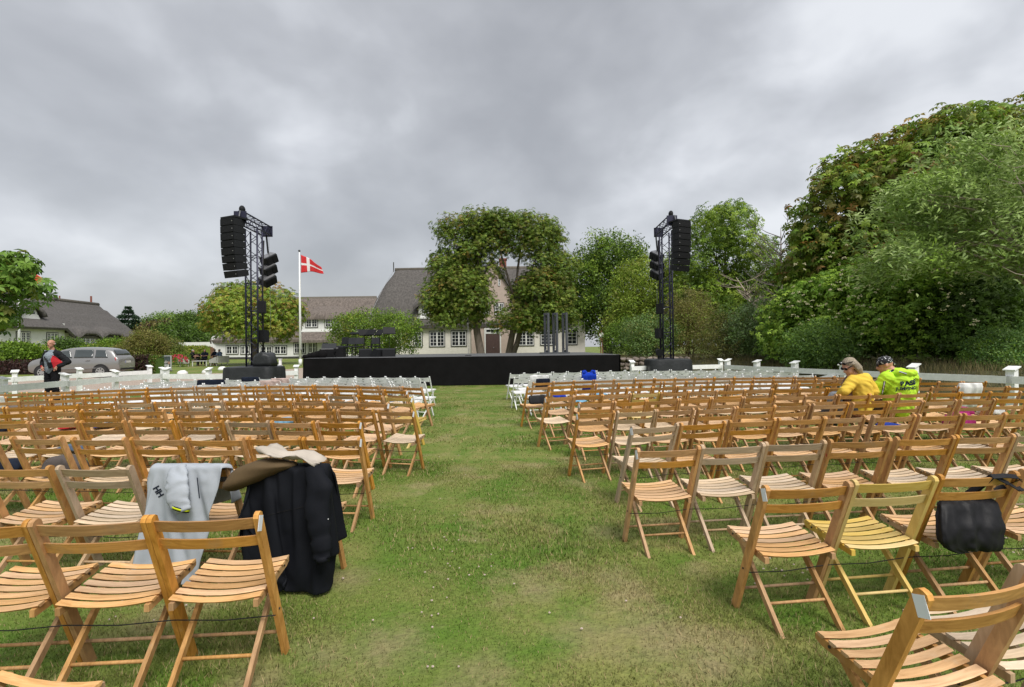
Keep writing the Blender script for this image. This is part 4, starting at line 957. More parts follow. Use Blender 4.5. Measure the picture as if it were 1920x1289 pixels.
for i in range(2):
    for j in range(4):
        m2 = MB(); ww = (b.x - a.x - .2) / 2; hh = (b.z - lb_ - 1.0) / 4; m2.b2((a.x + .08 + i * (ww + .04), LY - .075, lb_ + .85 + j * hh), (a.x + .08 + i * (ww + .04) + ww, LY - .062, lb_ + .85 + j * hh + hh - .06)); link('pane', m2.mesh('pane', M['glass'], xf=inv_of(w)), None, dd)
a = at(385, 667, LY - 1.2); b = at(402, 650, LY - 1.2); t = thing('garden_gate', 'arched brown wooden door at the left end of the white wing', 'gate', ((a.x + b.x) / 2, LY - 1.2, tz(LY)))
wd = (b.x - a.x) / 2
for k in range(5):
    u = -wd + 2 * wd * k / 5; hgt = b.z - tz(LY) - .25 * abs(u / wd + .2) ** 2 * 1.2; MB().b2((u + .008, 0, .02), (u + 2 * wd / 5 - .008, .05, hgt)).build('board', plain('gate_wood', (.17, .085, .045), .7, .2, 8), t)
MB().b2((-wd, -.03, .5), (wd, -.002, .6)).build('ledge', M['door'], t); MB().ball((wd - .15, -.05, 1.0), .04, 8, 6).build('handle', M['steel'], t)
a = at(318, 648, 78); b = at(372, 642, 78); mb = MB(); mb.b2((a.x, 78, tz(78)), (b.x + 2, 78.3, b.z)); mb.top('garden_wall', M['whitewall'], 'low white garden wall left of the wing house', 'wall')

# far left house, its long side running away from the camera
HX = -58.5
hf = thing('far_thatched_house', 'white thatched house with arched roof window at far left', 'house', (HX - 6.5, 69, tz(60)))
e1 = 4.85; e2 = 3.75; rz3 = 9.0
MB().b2((HX - 12.5, 57.5, 0), (HX - .2, 67.2, e1 + .5)).build('wall', M['whitewall'], hf, world=True)
MB().b2((HX - 12.0, 67.203, 0), (HX - .6, 81, e2 + .4)).build('wall', M['whitewall'], hf, world=True)
rs = []
for yy, hw, ez_, rz_ in ((55.6, 4.6, e1 + .9, 6.6), (56.6, 6.7, e1, 8.0), (58.6, 7.1, e1 - .05, rz3), (66.6, 7.1, e1 - .05, rz3 - .02), (68.0, 6.9, e2 + .1, rz3), (80.0, 6.8, e2, rz3 - .05), (82.5, 6.0, e2 - .2, 6.3), (83.6, 5.0, e2 - .2, 4.4)):
    ring = []
    for k in range(25):
        u = -1 + 2 * k / 24; au = abs(u); ring.append((HX - 6.4 + hw * u, yy, ez_ + (rz_ - ez_) * (1 - au ** 1.12) + .10 * math.sin(u * 30)))
    for k in range(25):
        u = 1 - 2 * k / 24; au = abs(u); ring.append((HX - 6.4 + (hw - .15) * u, yy, ez_ - .38 + (rz_ - ez_ - .1) * (1 - au ** 1.12)))
    rs.append(ring)
rf = MB().rings(rs).build('roof', M['thatch'], hf, True, True); autosmooth(rf, 40)
link('ridge', MB().tube([(HX - 6.4, 58.2, rz3), (HX - 6.4, 70, rz3 + .08), (HX - 6.4, 80.3, rz3 - .02)], .30, 10).mesh('ridge', M['ridge'], True, inv_of(hf)), None, rf)
for yy, hgt, r_ in ((62.5, 1.0, .14), (60.8, .5, .09), (73.5, .5, .09), (79, 1.0, .13)): link('vent_pipe', MB().tube([(HX - 6.4, yy, rz3), (HX - 6.4, yy, rz3 + hgt + .2)], r_, 8).mesh('vent_pipe', M['brick'], xf=inv_of(hf)), None, rf)
for yy in (65.5, 71.3, 72.6): link('vent_cowl', MB().tube([(HX - 6.4, yy, rz3 + .1), (HX - 6.4, yy, rz3 + .75)], .42, 12).mesh('vent_cowl', M['steel'], True, inv_of(hf)), None, rf)
def ypx(px, X): d = ray(px, 640); return X * d.y / d.x
wxp = HX - .2
for pa, pb in ((31, 56), (88, 108)):
    y0_, y1_ = ypx(pa, wxp), ypx(pb, wxp); window(hf, y0_, y1_, 2.75, 4.05, wxp, 2, 4, 3, axis='x')
# arched roof window
cy = 63.1; xa = HX - .85; za = 5.75
mb = MB(); mb.poly([(cy - 1.35, za), (cy + 1.35, za), (cy + 1.05, za + .55)] + [(cy + .95 * math.cos(a_), za + .55 + .95 * math.sin(a_)) for a_ in np.linspace(0, math.pi, 10)] + [(cy - 1.05, za + .55)], lambda p: (xa, p[0], p[1]), lambda p: (xa - 3, p[0], p[1])); ad = mb.build('arched_dormer', M['whitewall'], hf, world=True)
mb = MB(); mb.poly([(cy + .62 * math.cos(a_), za + .62 + .62 * math.sin(a_)) for a_ in np.linspace(0, math.pi, 12)], lambda p: (xa + .012, p[0], p[1]), lambda p: (xa + .025, p[0], p[1])); link('pane', mb.mesh('pane', M['glass'], xf=inv_of(hf)), None, ad)
for a_ in (30, 60, 90, 120, 150):
    link('glazing_bar', MB().bar((xa + .035, cy, za + .62), (xa + .035, cy + .62 * math.cos(R(a_)), za + .62 + .62 * math.sin(R(a_))), .04, .03).mesh('glazing_bar', M['wood_white'], xf=inv_of(hf)), None, ad)
rs = []
for xo, s in ((xa + .35, 1.0), (xa + .1, 1.06), (xa - 2.6, .9)):
    arc = [(cy + 1.62 * s * math.cos(a_) * (1 + .25 * (1 - math.sin(a_))), za + .35 + 1.32 * s * math.sin(a_) ** .8) for a_ in np.linspace(0.0, math.pi, 15)]
    arc2 = [(cy + 1.22 * s * math.cos(a_) * (1 + .25 * (1 - math.sin(a_))), za + .25 + 1.05 * s * math.sin(a_) ** .8) for a_ in np.linspace(math.pi, 0.0, 15)]
    rs.append([(xo, y_, z_) for y_, z_ in arc + arc2])
link('hood', MB().rings(rs).mesh('hood', M['thatch'], True, inv_of(hf)), None, ad)
for k, (pa, pb) in enumerate(((152, 176), (194, 222))):
    X = HX + .15; y0_, y1_ = ypx(pa, X), ypx(pb, X); m = MB(); m.b2((X - 2.2, y0_ - .35, 1.9), (X, y1_ + .35, 4.15)); dm_ = m.build('dormer', M['whitewall'], hf, world=True)
    window(hf, y0_, y1_, 2.5, 3.8, X, 2, 3, 3, axis='x')
    rs = []
    for xo, zt in ((X + .55, 4.0), (X + .3, 4.35), (X - 3, 5.6)):
        yy = np.linspace(y0_ - 1.0, y1_ + 1.0, 13); up = [(xo, y_, zt + .25 - .9 * abs(2 * i / 12 - 1) ** 4) for i, y_ in enumerate(yy)]; rs.append(up + [(x_, y_, z_ - .35) for x_, y_, z_ in up[::-1]])
    link('hood', MB().rings(rs).mesh('hood', M['thatch'], True, inv_of(hf)), None, dm_)

# ------------------------------------------------------------------ flags
def flagpole(px, ytop, Y, label):
    b = at(px, 660, Y); tp = at(px, ytop, Y); t = thing('flagpole', label, 'flagpole', (b.x, Y, tz(Y)), 0, 'white flagpoles'); H = tp.z - tz(Y)
    MB().tube([(0, 0, 0), (0, 0, H * .5), (0, 0, H)], [.085, .07, .04], 10).build('pole', M['wpaint'], t, True)
    MB().ball((0, 0, H + .05), .09, 10, 7).build('finial', M['trim'], t, True)
    MB().tube([(.10, -.02, 1.3), (.09, -.02, H * .5), (.06, -.02, H - .1)], .008, 4).build('halyard', M['wood_white'], t); MB().b2((.05, -.08, 1.2), (.13, .02, 1.32)).build('cleat', M['steel'], t)
    MB().tube([(0, 0, 0), (0, 0, .5)], .13, 10).build('foot', M['wpaint'], t, True)
    return t, H
def flag(px, Y, ztop, L, Hh, label, reds, fn, name='flag'):
    b = at(px, 600, Y); nu, nv = 28, 16; vs, fs, ms = [], [], []
    for j in range(nv + 1):
        for i in range(nu + 1):
            u, v_ = i / nu, j / nv; x, z = fn(u, v_); wv = .16 * u * math.sin(u * 7 + v_ * 1.5) + .05 * math.sin(u * 15 + v_ * 3)
            vs.append((x * L, wv, z * Hh))
    for j in range(nv):
        for i in range(nu):
            fs.append((j * (nu + 1) + i, j * (nu + 1) + i + 1, (j + 1) * (nu + 1) + i + 1, (j + 1) * (nu + 1) + i)); u, v_ = (i + .5) / nu, (j + .5) / nv
            ms.append(1 if (.30 < u < .42 or .42 < v_ < .58) else 0)
    me = bpy.data.meshes.new(name); me.from_pydata(vs, [], fs); me.materials.append(reds); me.materials.append(M['flagwhite']); me.polygons.foreach_set('material_index', ms); me.polygons.foreach_set('use_smooth', [True] * len(fs)); me.update()
    o = link(name, me); o.location = (b.x + .09, Y, ztop); tag(o, label, 'flag')
    so = o.modifiers.new('cloth', 'SOLIDIFY'); so.thickness = .012
    return o
ft, fh = flagpole(563, 472, 40.0, 'tall white flagpole with red and white flag behind the stage corner')
flag(563, 40.0, ft.location.z + fh - .25, 1.75, 1.42, 'red flag with white cross blowing on the pole by the stage', M['red'], lambda u, v_: (u * (1 - .12 * (1 - v_)), -v_ * (1 - .62 * u) - .58 * u + .10 * u * math.sin(u * 5)))
ft2, fh2 = flagpole(36, 474, 40.0, 'white flagpole behind the purple hedge at far left')
flag(36, 40.0, ft2.location.z + fh2 - .35, 2.0, 2.2, 'orange red flag half hidden by leaves at far left', M['orange'], lambda u, v_: (u * .8, -v_ * (1 - .35 * u) - .75 * u))
b = at(43, 690, 39.6); t = thing('notice_box', 'small white notice box with pitched lid beside left flagpole', 'sign', (b.x, 39.6, tz(39.6))); MB().b2((-.25, -.1, 0), (.25, .1, 1.55)).build('box', M['wpaint'], t)
mb = MB(); mb.box((.0, 0, 1.68), (.85, .35, .06), (0, R(32), 0)); mb.build('lid', M['wpaint'], t)

# ------------------------------------------------------------------ bank, stones, dry grass on the right
path = [(4.6, 27.6), (7.0, 27.6), (9.2, 26.2), (10.0, 22.6), (10.7, 18.6), (11.5, 14.9), (12.4, 11.4), (13.6, 6.0), (14.6, -2.0)]
vs = []; prof = [(-.1, -.15), (.35, .16), (.95, .45), (1.7, .70), (4, .85), (16, .85), (40, .2)]
for i, (x, y) in enumerate(path):
    a = Vector(path[max(i - 1, 0)]); b = Vector(path[min(i + 1, len(path) - 1)]); d = (b - a).normalized(); n = Vector((-d.y, d.x))
    if i < 2: n = Vector((0, 1))
    if i == 2: n = Vector((.35, .94))
    for k, (o_, z_) in enumerate(prof): vs.append((x + n.x * o_, y + n.y * o_, z_ + tz(y) * (z_ < 0) + .08 * math.sin(i * 2.1 + k * 1.7) * (z_ > 0)))
mb = MB(); P_ = len(prof); mb.add(vs, [(i * P_ + k, i * P_ + k + 1, (i + 1) * P_ + k + 1, (i + 1) * P_ + k) for i in range(len(path) - 1) for k in range(P_ - 1)])
bank = mb.build('earth_bank', M['soil'], smooth=True)
bm = bmesh.new(); bm.from_mesh(bank.data); bmesh.ops.subdivide_edges(bm, edges=bm.edges[:], cuts=3, use_grid_fill=True)
for v_ in bm.verts: v_.co.z += .05 * math.sin(v_.co.x * 3.1 + v_.co.y * 1.7) + .03 * math.sin(v_.co.x * 7 - v_.co.y * 5)
bm.to_mesh(bank.data); bm.free(); tag(bank, kind='structure')
def tufts(name, n, spot, hmin, hmax, w, mat, label, seed):
    g = np.random.default_rng(seed); b = np.array([spot(g) for _ in range(n)]); a = g.uniform(0, 2 * np.pi, n); hh = g.uniform(hmin, hmax, n); la = g.uniform(0, 2 * np.pi, n); le = hh * g.uniform(.1, .6, n)
    v_ = np.empty((n, 3, 3), np.float32); d = np.stack([np.cos(a), np.sin(a), np.zeros(n)], 1) * (w / 2)
    v_[:, 0] = b - d; v_[:, 1] = b + d; v_[:, 2] = b + np.stack([np.cos(la) * le, np.sin(la) * le, hh], 1)
    me = bpy.data.meshes.new(name); me.from_pydata(v_.reshape(-1, 3).tolist(), [], np.arange(n * 3).reshape(-1, 3).tolist()); me.materials.append(mat); return tag(link(name, me), label, 'grass', kind='stuff')
bsurf = BVHTree.FromPolygons([v_.co.copy() for v_ in bank.data.vertices], [tuple(p.vertices) for p in bank.data.polygons])
def bank_spot(g):
    while True:
        i = g.integers(0, len(path) - 2); f = g.uniform(); a, b = Vector(path[i]), Vector(path[i + 1]); p = a.lerp(b, f); d = (b - a).normalized(); n = Vector((-d.y, d.x)); o_ = g.uniform(-.2, 2.4); p = p + n * o_
        hit = bsurf.ray_cast(Vector((p.x, p.y, 5)), Vector((0, 0, -1)))[0]
        if hit: return tuple(hit)
def leafcol(name, c, c2, rough=.6, trans=.25):
    m = new_mat(name); n, l = nt(m); p = n['Principled BSDF']; p.inputs['Roughness'].default_value = rough; p.inputs['Specular IOR Level'].default_value = .2
    g = n.new('ShaderNodeNewGeometry'); cr = n.new('ShaderNodeValToRGB'); cr.color_ramp.elements[0].color = rgba(c); cr.color_ramp.elements[1].color = rgba(c2); l.new(g.outputs['Random Per Island'], cr.inputs[0]); l.new(cr.outputs[0], p.inputs['Base Color']); return m
M['drygrass'] = leafcol('dry_grass', (.075, .095, .022), (.26, .20, .10))
tufts('dry_grass', 14000, bank_spot, .12, .42, .012, M['drygrass'], 'long dry grass on the bank behind the right fence', 4)
# stone retaining wall
wl_ = thing('stone_wall', 'low field stone wall between stage and right tower', 'wall', (7.0, 27.0, tz(27)))
g = random.Random(9); k = 0
for row in range(3):
    x = 4.3 + .13 * row
    while x < 9.3:
        wd = g.uniform(.26, .46); hh = g.uniform(.22, .30); s = g.uniform(0, 6)
        m = MB(); m.ball((x + wd / 2, 27.15 + g.uniform(-.05, .05), .30 + row * .25 + g.uniform(-.03, .03)), (wd / 2, .22, hh / 2), 9, 6, rot=(g.uniform(-.3, .3), g.uniform(-.4, .4), g.uniform(-.3, .3)), fn=lambda d: 1 + .13 * math.sin(4 * d.x + s) * math.cos(3 * d.z + s) + .08 * math.sin(6 * d.y + s))
        m.build('stone', M['stone'], wl_, world=True); x += wd * .96
MB().b2((4.3, 27.2, tz(27)), (9.3, 27.5, .95)).build('core', M['soil'], wl_, world=True)
# clock on a post
b = at(1128, 662, 40); t = thing('post_clock', 'round white clock on a rusty double post beside the house', 'clock', (b.x, 40, tz(40))); RU = plain('rust_paint', (.16, .055, .03), .6, .2)
for s in (-.07, .07): MB().b2((s - .035, -.04, 0), (s + .035, .04, 1.62)).build('post', RU, t)
MB().b2((-.13, -.06, 1.621), (.13, .06, 1.86)).build('bracket', RU, t); c = MB().tube([(0, -.06, 2.12), (0, .06, 2.12)], .20, 20).build('rim', RU, t)
fc = MB().tube([(0, -.075, 2.12), (0, -.062, 2.12)], .17, 20).build('face', M['wood_white'], t); MB().bar((0, -.082, 2.12), (.0, -.082, 2.24), .02, .006).build('hand', M['trim'], fc); MB().bar((0, -.082, 2.12), (.08, -.082, 2.08), .02, .006).build('hand', M['trim'], fc); MB().tube([(0, 0, 2.32), (0, 0, 2.50)], [.05, .01], 8).build('finial', RU, t)
# ------------------------------------------------------------------ trees and shrubs
def leafmat(name, rough=.5, trans=.32):
    m = new_mat(name); n, l = nt(m); p = n['Principled BSDF']; p.inputs['Roughness'].default_value = rough; p.inputs['Specular IOR Level'].default_value = .28
    a = n.new('ShaderNodeAttribute'); a.attribute_name = 'col'; l.new(a.outputs['Color'], p.inputs['Base Color'])
    t = n.new('ShaderNodeBsdfTranslucent'); l.new(a.outputs['Color'], t.inputs[0]); x = n.new('ShaderNodeMixShader'); x.inputs[0].default_value = trans
    l.new(p.outputs[0], x.inputs[1]); l.new(t.outputs[0], x.inputs[2]); l.new(x.outputs[0], n['Material Output'].inputs[0]); return m
M['leaf'] = leafmat('foliage'); M['leaf_dull'] = leafmat('needle_foliage', .7, .12)
M['bark'] = plain('bark', (.13, .105, .085), .9, .3, 5, bump=.7, bscale=18, stretch=(2, 2, .6)); M['twig'] = plain('pale_twig', (.36, .30, .235), .85, .25, 5); M['deadwood'] = plain('dead_wood', (.17, .145, .13), .9, .2, 5)
def unit(a): return a / np.maximum(np.linalg.norm(a, axis=-1, keepdims=True), 1e-6)
def B(px, py, d, rx, rz, ry=None):
    c = at(px, py, d); k = d / F
    return (c.x, c.y, c.z, rx * k, (ry if ry is not None else rx * k), rz * k)
def leaf_mesh(name, P, D, N, S, asp, C, mat, fold=.12):
    n = len(P); Rv = unit(np.cross(D, N)); v = np.empty((n, 4, 3), np.float32); S = S[:, None]
    v[:, 0] = P; v[:, 1] = P + D * S * .55 + Rv * S * asp / 2 + N * S * fold; v[:, 2] = P + D * S; v[:, 3] = P + D * S * .55 - Rv * S * asp / 2 + N * S * fold
    me = bpy.data.meshes.new(name); me.vertices.add(n * 4); me.vertices.foreach_set('co', v.reshape(-1)); me.loops.add(n * 4); me.loops.foreach_set('vertex_index', np.arange(n * 4, dtype=np.int32))
    me.polygons.add(n); me.polygons.foreach_set('loop_start', np.arange(0, n * 4, 4, dtype=np.int32)); me.update()
    ca = me.attributes.new('col', 'FLOAT_COLOR', 'POINT'); c4 = np.ones((n, 4, 4), np.float32); c4[:, :, :3] = np.clip(C, 0, 1)[:, None, :]; ca.data.foreach_set('color', c4.reshape(-1))
    me.materials.append(mat); return me
def crown_pts(g, blobs, nt_, inner=.22, bottom=-.75, lump=.2):
    bl = np.array(blobs); wt = (bl[:, 3] * bl[:, 5] + bl[:, 3] * bl[:, 4]); wt /= wt.sum(); T, NN = [], []
    ks = g.normal(size=(6, 3)) * 4.2; ph = g.uniform(0, 6.28, 6)
    while len(T) < nt_:
        m = nt_; i = g.choice(len(bl), m, p=wt); d = unit(g.normal(size=(m, 3))); d = d[d[:, 2] > bottom]; i = i[:len(d)]
        lay = np.where(g.uniform(size=len(d)) < inner, g.uniform(.35, .85, len(d)), g.uniform(.86, 1.03, len(d)))
        f = 1 + lump * np.mean(np.sin(d @ ks.T + ph + i[:, None] * 1.3), axis=1) * 1.6
        p = bl[i, :3] + d * bl[i, 3:6] * (lay * f)[:, None]; n_ = unit(d / bl[i, 3:6]); ok = np.ones(len(p), bool)
        for j in range(len(bl)):
            q = (p - bl[j, :3]) / bl[j, 3:6]; ok &= ~((np.linalg.norm(q, axis=1) < .62) & (i != j))
        T += list(p[ok]); NN += list(n_[ok])
    return np.array(T[:nt_]), np.array(NN[:nt_])
def boughs(blobs, n, rel, seed):
    """break big crown masses into overlapping leaf-carrying boughs, so that shade lies between them"""
    g = np.random.default_rng(seed + 500); bl = np.array(blobs); out = []
    for b in bl:
        m = b[3:6].mean()
        for k in range(n):
            d = unit(g.normal(size=3)); d[2] = d[2] if d[2] > -.55 else -d[2]; p = b[:3] + d * b[3:6] * g.uniform(.60, .98); r_ = m * rel * g.uniform(.5, 1.5)
            if any((np.linalg.norm((p - q[:3]) / q[3:6]) < .55) for q in bl if q is not b): continue
            out.append((p[0], p[1], p[2], r_ * 1.15, r_ * 1.15, r_ * .72))
    return out
def foliage(blobs, nt_, ncl, mode, size, pal, seed, spread=None, asp=.45, nleaf=6, wind=0.0, inner=.22, lump=.2, bottom=-.75, zmin=None, up=.5, top_pal=None):
    g = np.random.default_rng(seed)
    nb = max(10, int(170 / len(blobs))); n1 = int(nt_ * .80); T, NN = crown_pts(g, boughs(blobs, nb, .40, seed), n1, .10, -.45, lump); T2, N2 = crown_pts(g, [tuple(b[:3]) + tuple(np.array(b[3:6]) * .78) for b in blobs], nt_ - n1, inner, bottom, lump)
    T, NN = np.concatenate([T, T2]), np.concatenate([NN, N2]); k = nt_ * ncl
    sp = spread or size * 2.2
    off = np.clip(g.normal(size=(k, 3)), -1.7, 1.7) * sp * .85; Tn = np.repeat(NN, ncl, 0); off -= Tn * (np.sum(off * Tn, 1, keepdims=True)) * .45; P = np.repeat(T, ncl, 0) + off
    pc = np.array([q[0] for q in pal]); pw = np.array([q[1] for q in pal], float); pw /= pw.sum()
    tc_ = pc[g.choice(len(pc), nt_, p=pw)]; C = np.repeat(tc_, ncl, 0) * .65 + pc[g.choice(len(pc), k, p=pw)] * .35; C = C * g.uniform(.72, 1.32, (k, 1)) * 1.22
    if zmin is not None:
        ok = P[:, 2] > zmin; P, Tn, C = P[ok], Tn[ok], C[ok]; k = len(P)
    A = unit(Tn * .75 + np.array([0, 0, up]) + g.normal(size=(k, 3)) * .34)
    if mode == 'palm':
        X = unit(np.cross(A, g.normal(size=(k, 3)))); Y = np.cross(A, X); th = (np.arange(nleaf) / nleaf * 2 * np.pi)[None, :] + g.uniform(0, 6.28, (k, 1))
        D = X[:, None] * np.cos(th)[..., None] + Y[:, None] * np.sin(th)[..., None] - A[:, None] * .25; D[..., 2] -= .28; D = unit(D).reshape(-1, 3); N = unit(np.repeat(A, nleaf, 0) + D * .2); P2 = np.repeat(P, nleaf, 0); C2 = np.repeat(C, nleaf, 0) * g.uniform(.88, 1.14, (k * nleaf, 1)); S = size * g.uniform(.7, 1.2, k * nleaf)
        return P2, D, N, S, asp, C2
    D = unit(np.repeat(A, nleaf, 0) * .25 + g.normal(size=(k * nleaf, 3)) * .8 + np.array([wind, 0, -.25])); N = unit(np.repeat(A, nleaf, 0) + g.normal(size=(k * nleaf, 3)) * .38)
    P2 = np.repeat(P, nleaf, 0) + g.normal(size=(k * nleaf, 3)) * size * .7; C2 = np.repeat(C, nleaf, 0) * g.uniform(.85, 1.18, (k * nleaf, 1)); S = size * g.uniform(.65, 1.25, k * nleaf)
    return P2, D, N, S, asp, C2
def limbs(base, blobs, r0, seed, n=9, mat='bark', lean=0):
    g = random.Random(seed); mb = MB(); bx, by, bz = base; cz = sum(b[2] for b in blobs) / len(blobs); cx = sum(b[0] for b in blobs) / len(blobs); cy = sum(b[1] for b in blobs) / len(blobs)
    top = Vector((cx * .6 + bx * .4, cy, cz + .1)); b0 = Vector(base); m1 = b0.lerp(top, .35) + Vector((g.uniform(-.1, .1), 0, 0)); mb.tube([b0 - Vector((0, 0, .15)), b0 + Vector((0, 0, .25)), m1, b0.lerp(top, .7), top], [r0 * 1.35, r0 * 1.05, r0 * .9, r0 * .62, r0 * .4], 10)
    for k in range(n):
        b = blobs[k % len(blobs)]; s = b0.lerp(top, g.uniform(.35, .95)); e = Vector((b[0] + g.uniform(-.75, .75) * b[3], b[1] + g.uniform(-.75, .75) * b[4], b[2] + g.uniform(-.2, .75) * b[5])); mid = s.lerp(e, .5) + Vector((g.uniform(-.2, .2), g.uniform(-.2, .2), .12 * (e - s).length)); mb.tube([s, mid, e], [r0 * .42, r0 * .25, r0 * .06], 6)
    return mb
def tree(name, label, blobs, base, r0, fol, seed, group=None, cat='tree', mat='leaf', bark='bark', nl=9, crown='crown'):
    t = thing(name, label, cat, base, 0, group)
    limbs(base, blobs, r0, seed, nl).build('trunk' if cat == 'tree' else 'stem', M[bark], t, True, True)
    P, D, N, S, asp, C = fol; P = P - np.array(base)
    link(crown, leaf_mesh(crown, P, D, N, S, asp, C, M[mat]), None, t)
    return t
G1 = (.085, .155, .018); G2 = (.160, .255, .027); G3 = (.26, .345, .044); YG = (.33, .31, .055); BR = (.30, .16, .042); DG = (.055, .090, .022); OL = (.20, .185, .05); GG = (.155, .235, .085)
chest = [((.075, .130, .018), 4), ((.128, .195, .025), 4), ((.22, .275, .04), 2.2), ((.15, .13, .034), 1.2), (BR, .3)]
# twin chestnuts before the main house
D_ = 45.0
bl = [B(858, 470, D_, 42, 58), B(864, 555, D_, 52, 54), B(893, 452, D_, 38, 50), B(842, 575, D_, 36, 40), B(882, 590, D_, 28, 38), B(905, 450, D_, 26, 42), B(878, 515, D_, 40, 48), B(858, 585, D_, 54, 46), B(835, 520, D_, 30, 44)]
b0 = at(903, 662, D_); tree('chestnut_tree', 'left one of the two chestnut trees before the main house', bl, (b0.x, D_, tz(D_)), .36, foliage(bl, 2100, 7, 'palm', .19, chest, 21, nleaf=5, spread=.42, zmin=at(0, 662, D_).z), 3, 'chestnut trees')
bl = [B(985, 455, D_, 46, 54), B(1018, 475, D_, 44, 58), B(1012, 552, D_, 54, 58), B(1042, 572, D_, 35, 44), B(988, 585, D_, 26, 40), B(962, 448, D_, 28, 42), B(1004, 602, D_, 56, 32), B(935, 432, D_, 34, 30), B(1035, 585, D_, 46, 50), B(1045, 520, D_, 34, 50)]
b0 = at(952, 662, D_); b1 = at(965, 662, D_)
t = tree('chestnut_tree', 'right one of the two chestnut trees, forked trunk before main house', bl, (b0.x, D_ + .2, tz(D_)), .30, foliage(bl, 2500, 7, 'palm', .19, chest, 22, nleaf=5, spread=.42, zmin=at(0, 659, D_).z), 4, 'chestnut trees')
mb = MB(); mb.tube([(.25, -.1, 0), (.85, 0, 1.6), (1.3, .1, 3.4), (1.9, 0, 6)], [.26, .24, .2, .1], 9); mb.build('trunk', M['bark'], t, True)
# chestnut by the left tower
D_ = 43.0; bl = [B(478, 600, D_, 74, 52), B(435, 600, D_, 40, 48), B(515, 610, D_, 42, 46), B(460, 565, D_, 44, 28)]
b0 = at(478, 670, D_); tree('chestnut_tree', 'round chestnut tree with browning leaves behind left tower', bl, (b0.x, D_, tz(D_)), .26, foliage(bl, 1200, 7, 'palm', .20, [(G1, 3), (G2, 4), (G3, 3), (YG, 2), (BR, 1.6)], 23, nleaf=5, spread=.40, zmin=at(0, 662, D_).z), 5, 'chestnut trees')
# lilac-like bush behind the stage
D_ = 33.0; bl = [B(705, 632, D_, 70, 38, 1.6), B(660, 632, D_, 32, 30, 1.2), B(748, 630, D_, 30, 34, 1.2), B(705, 655, D_, 60, 22, 1.4)]
b0 = at(715, 675, D_); tree('bush', 'green leafy bush behind the music stands', bl, (b0.x, D_, tz(D_)), .09, foliage(bl, 800, 7, 'leaf', .13, [(G1, 2), (G2, 4), ((.10, .16, .03), 3), (YG, .5)], 24, nleaf=4, spread=.22, asp=.5), 6, 'shrubs', 'bush')
# round tree right of the main house
D_ = 58.0; bl = [B(1130, 530, D_, 62, 76), B(1128, 600, D_, 64, 60), B(1165, 520, D_, 38, 56), B(1100, 560, D_, 34, 66)]
b0 = at(1140, 668, D_); tree('broadleaf_tree', 'dense dark round tree right of the main house', bl, (b0.x, D_, tz(D_)), .5, foliage(bl, 1300, 7, 'leaf', .30, [(DG, 3), (G1, 4), (G2, 2), (G3, 1.2)], 25, nleaf=4, spread=.55, asp=.55), 7, 'trees beside the main house')
# ash and its neighbours beyond the right tower
D_ = 38.0; bl = [B(1365, 450, D_, 62, 52), B(1340, 500, D_, 62, 60), B(1400, 500, D_, 48, 50), B(1320, 560, D_, 60, 60), B(1385, 570, D_, 60, 55), B(1360, 405, D_, 22, 16)]
b0 = at(1360, 672, D_); tree('ash_tree', 'tall light green feathery tree right of the right tower', bl, (b0.x, D_, .8), .24, foliage(bl, 900, 7, 'palm', .26, [(G2, 4), (G1, 2), (G3, 3), (GG, 1)], 26, nleaf=5, spread=.40, asp=.34, inner=.2, lump=.4), 8, 'trees beyond the right fence')
D_ = 42.0; bl = [B(1220, 560, D_, 62, 60), B(1195, 610, D_, 60, 50), B(1262, 600, D_, 50, 62), B(1235, 520, D_, 36, 30)]
b0 = at(1225, 672, D_); tree('broadleaf_tree', 'yellow green tree behind the right speaker tower mast', bl, (b0.x, D_, .6), .25, foliage(bl, 1000, 7, 'leaf', .21, [(G2, 3), (G3, 4), ((.12, .15, .02), 3), (OL, 1)], 27, nleaf=4, spread=.42, asp=.42, wind=.5), 9, 'trees beyond the right fence')
# dead trees with bare branches
def bare(name, label, base, top, seed, n=46, mat='deadwood', spread=1.0, down=0.0, group='bare trees'):
    g = random.Random(seed); t = thing(name, label, 'tree', base, 0, group); b0 = Vector((0, 0, 0)); tp = Vector(top) - Vector(base); mb = MB(); mb.tube([b0 - Vector((0, 0, .1)), tp * .4, tp * .75, tp], [.13, .10, .06, .015], 7); mb.build('trunk', M[mat], t, True)
    mb = MB(); L = tp.length
    for k in range(n):
        s = tp * g.uniform(.22, .95); a = g.uniform(0, 6.28); ln = L * g.uniform(.12, .34) * spread; e = s + Vector((math.cos(a) * ln * .8, math.sin(a) * ln * .8, ln * g.uniform(.3, 1.0) - down * ln)); m = s.lerp(e, .5) + Vector((0, 0, -.05 * ln)); mb.tube([s, m, e], [.035, .022, .006], 5)
        for q in range(4):
            s2 = s.lerp(e, g.uniform(.3, .95)); l2 = ln * g.uniform(.25, .5); a2 = a + g.uniform(-1, 1); mb.tube([s2, s2 + Vector((math.cos(a2) * l2 * .6, math.sin(a2) * l2 * .6, l2 * g.uniform(.3, .9) - down * l2))], [.014, .004], 4)
    tag(mb.build('branches', M[mat], t, True), kind='stuff'); return t
p = at(1466, 668, 33); q = at(1464, 428, 33); bare('dead_tree', 'bare dead tree standing against the sky left of the big chestnut', (p.x, 33, .9), q, 3, 40)
p = at(1475, 668, 30); q = at(1380, 520, 30.5); bare('dead_tree', 'leaning dead tree with pale bare branches under the ash', (p.x, 30, .9), q, 5, 34, 'twig', 1.3, .2)
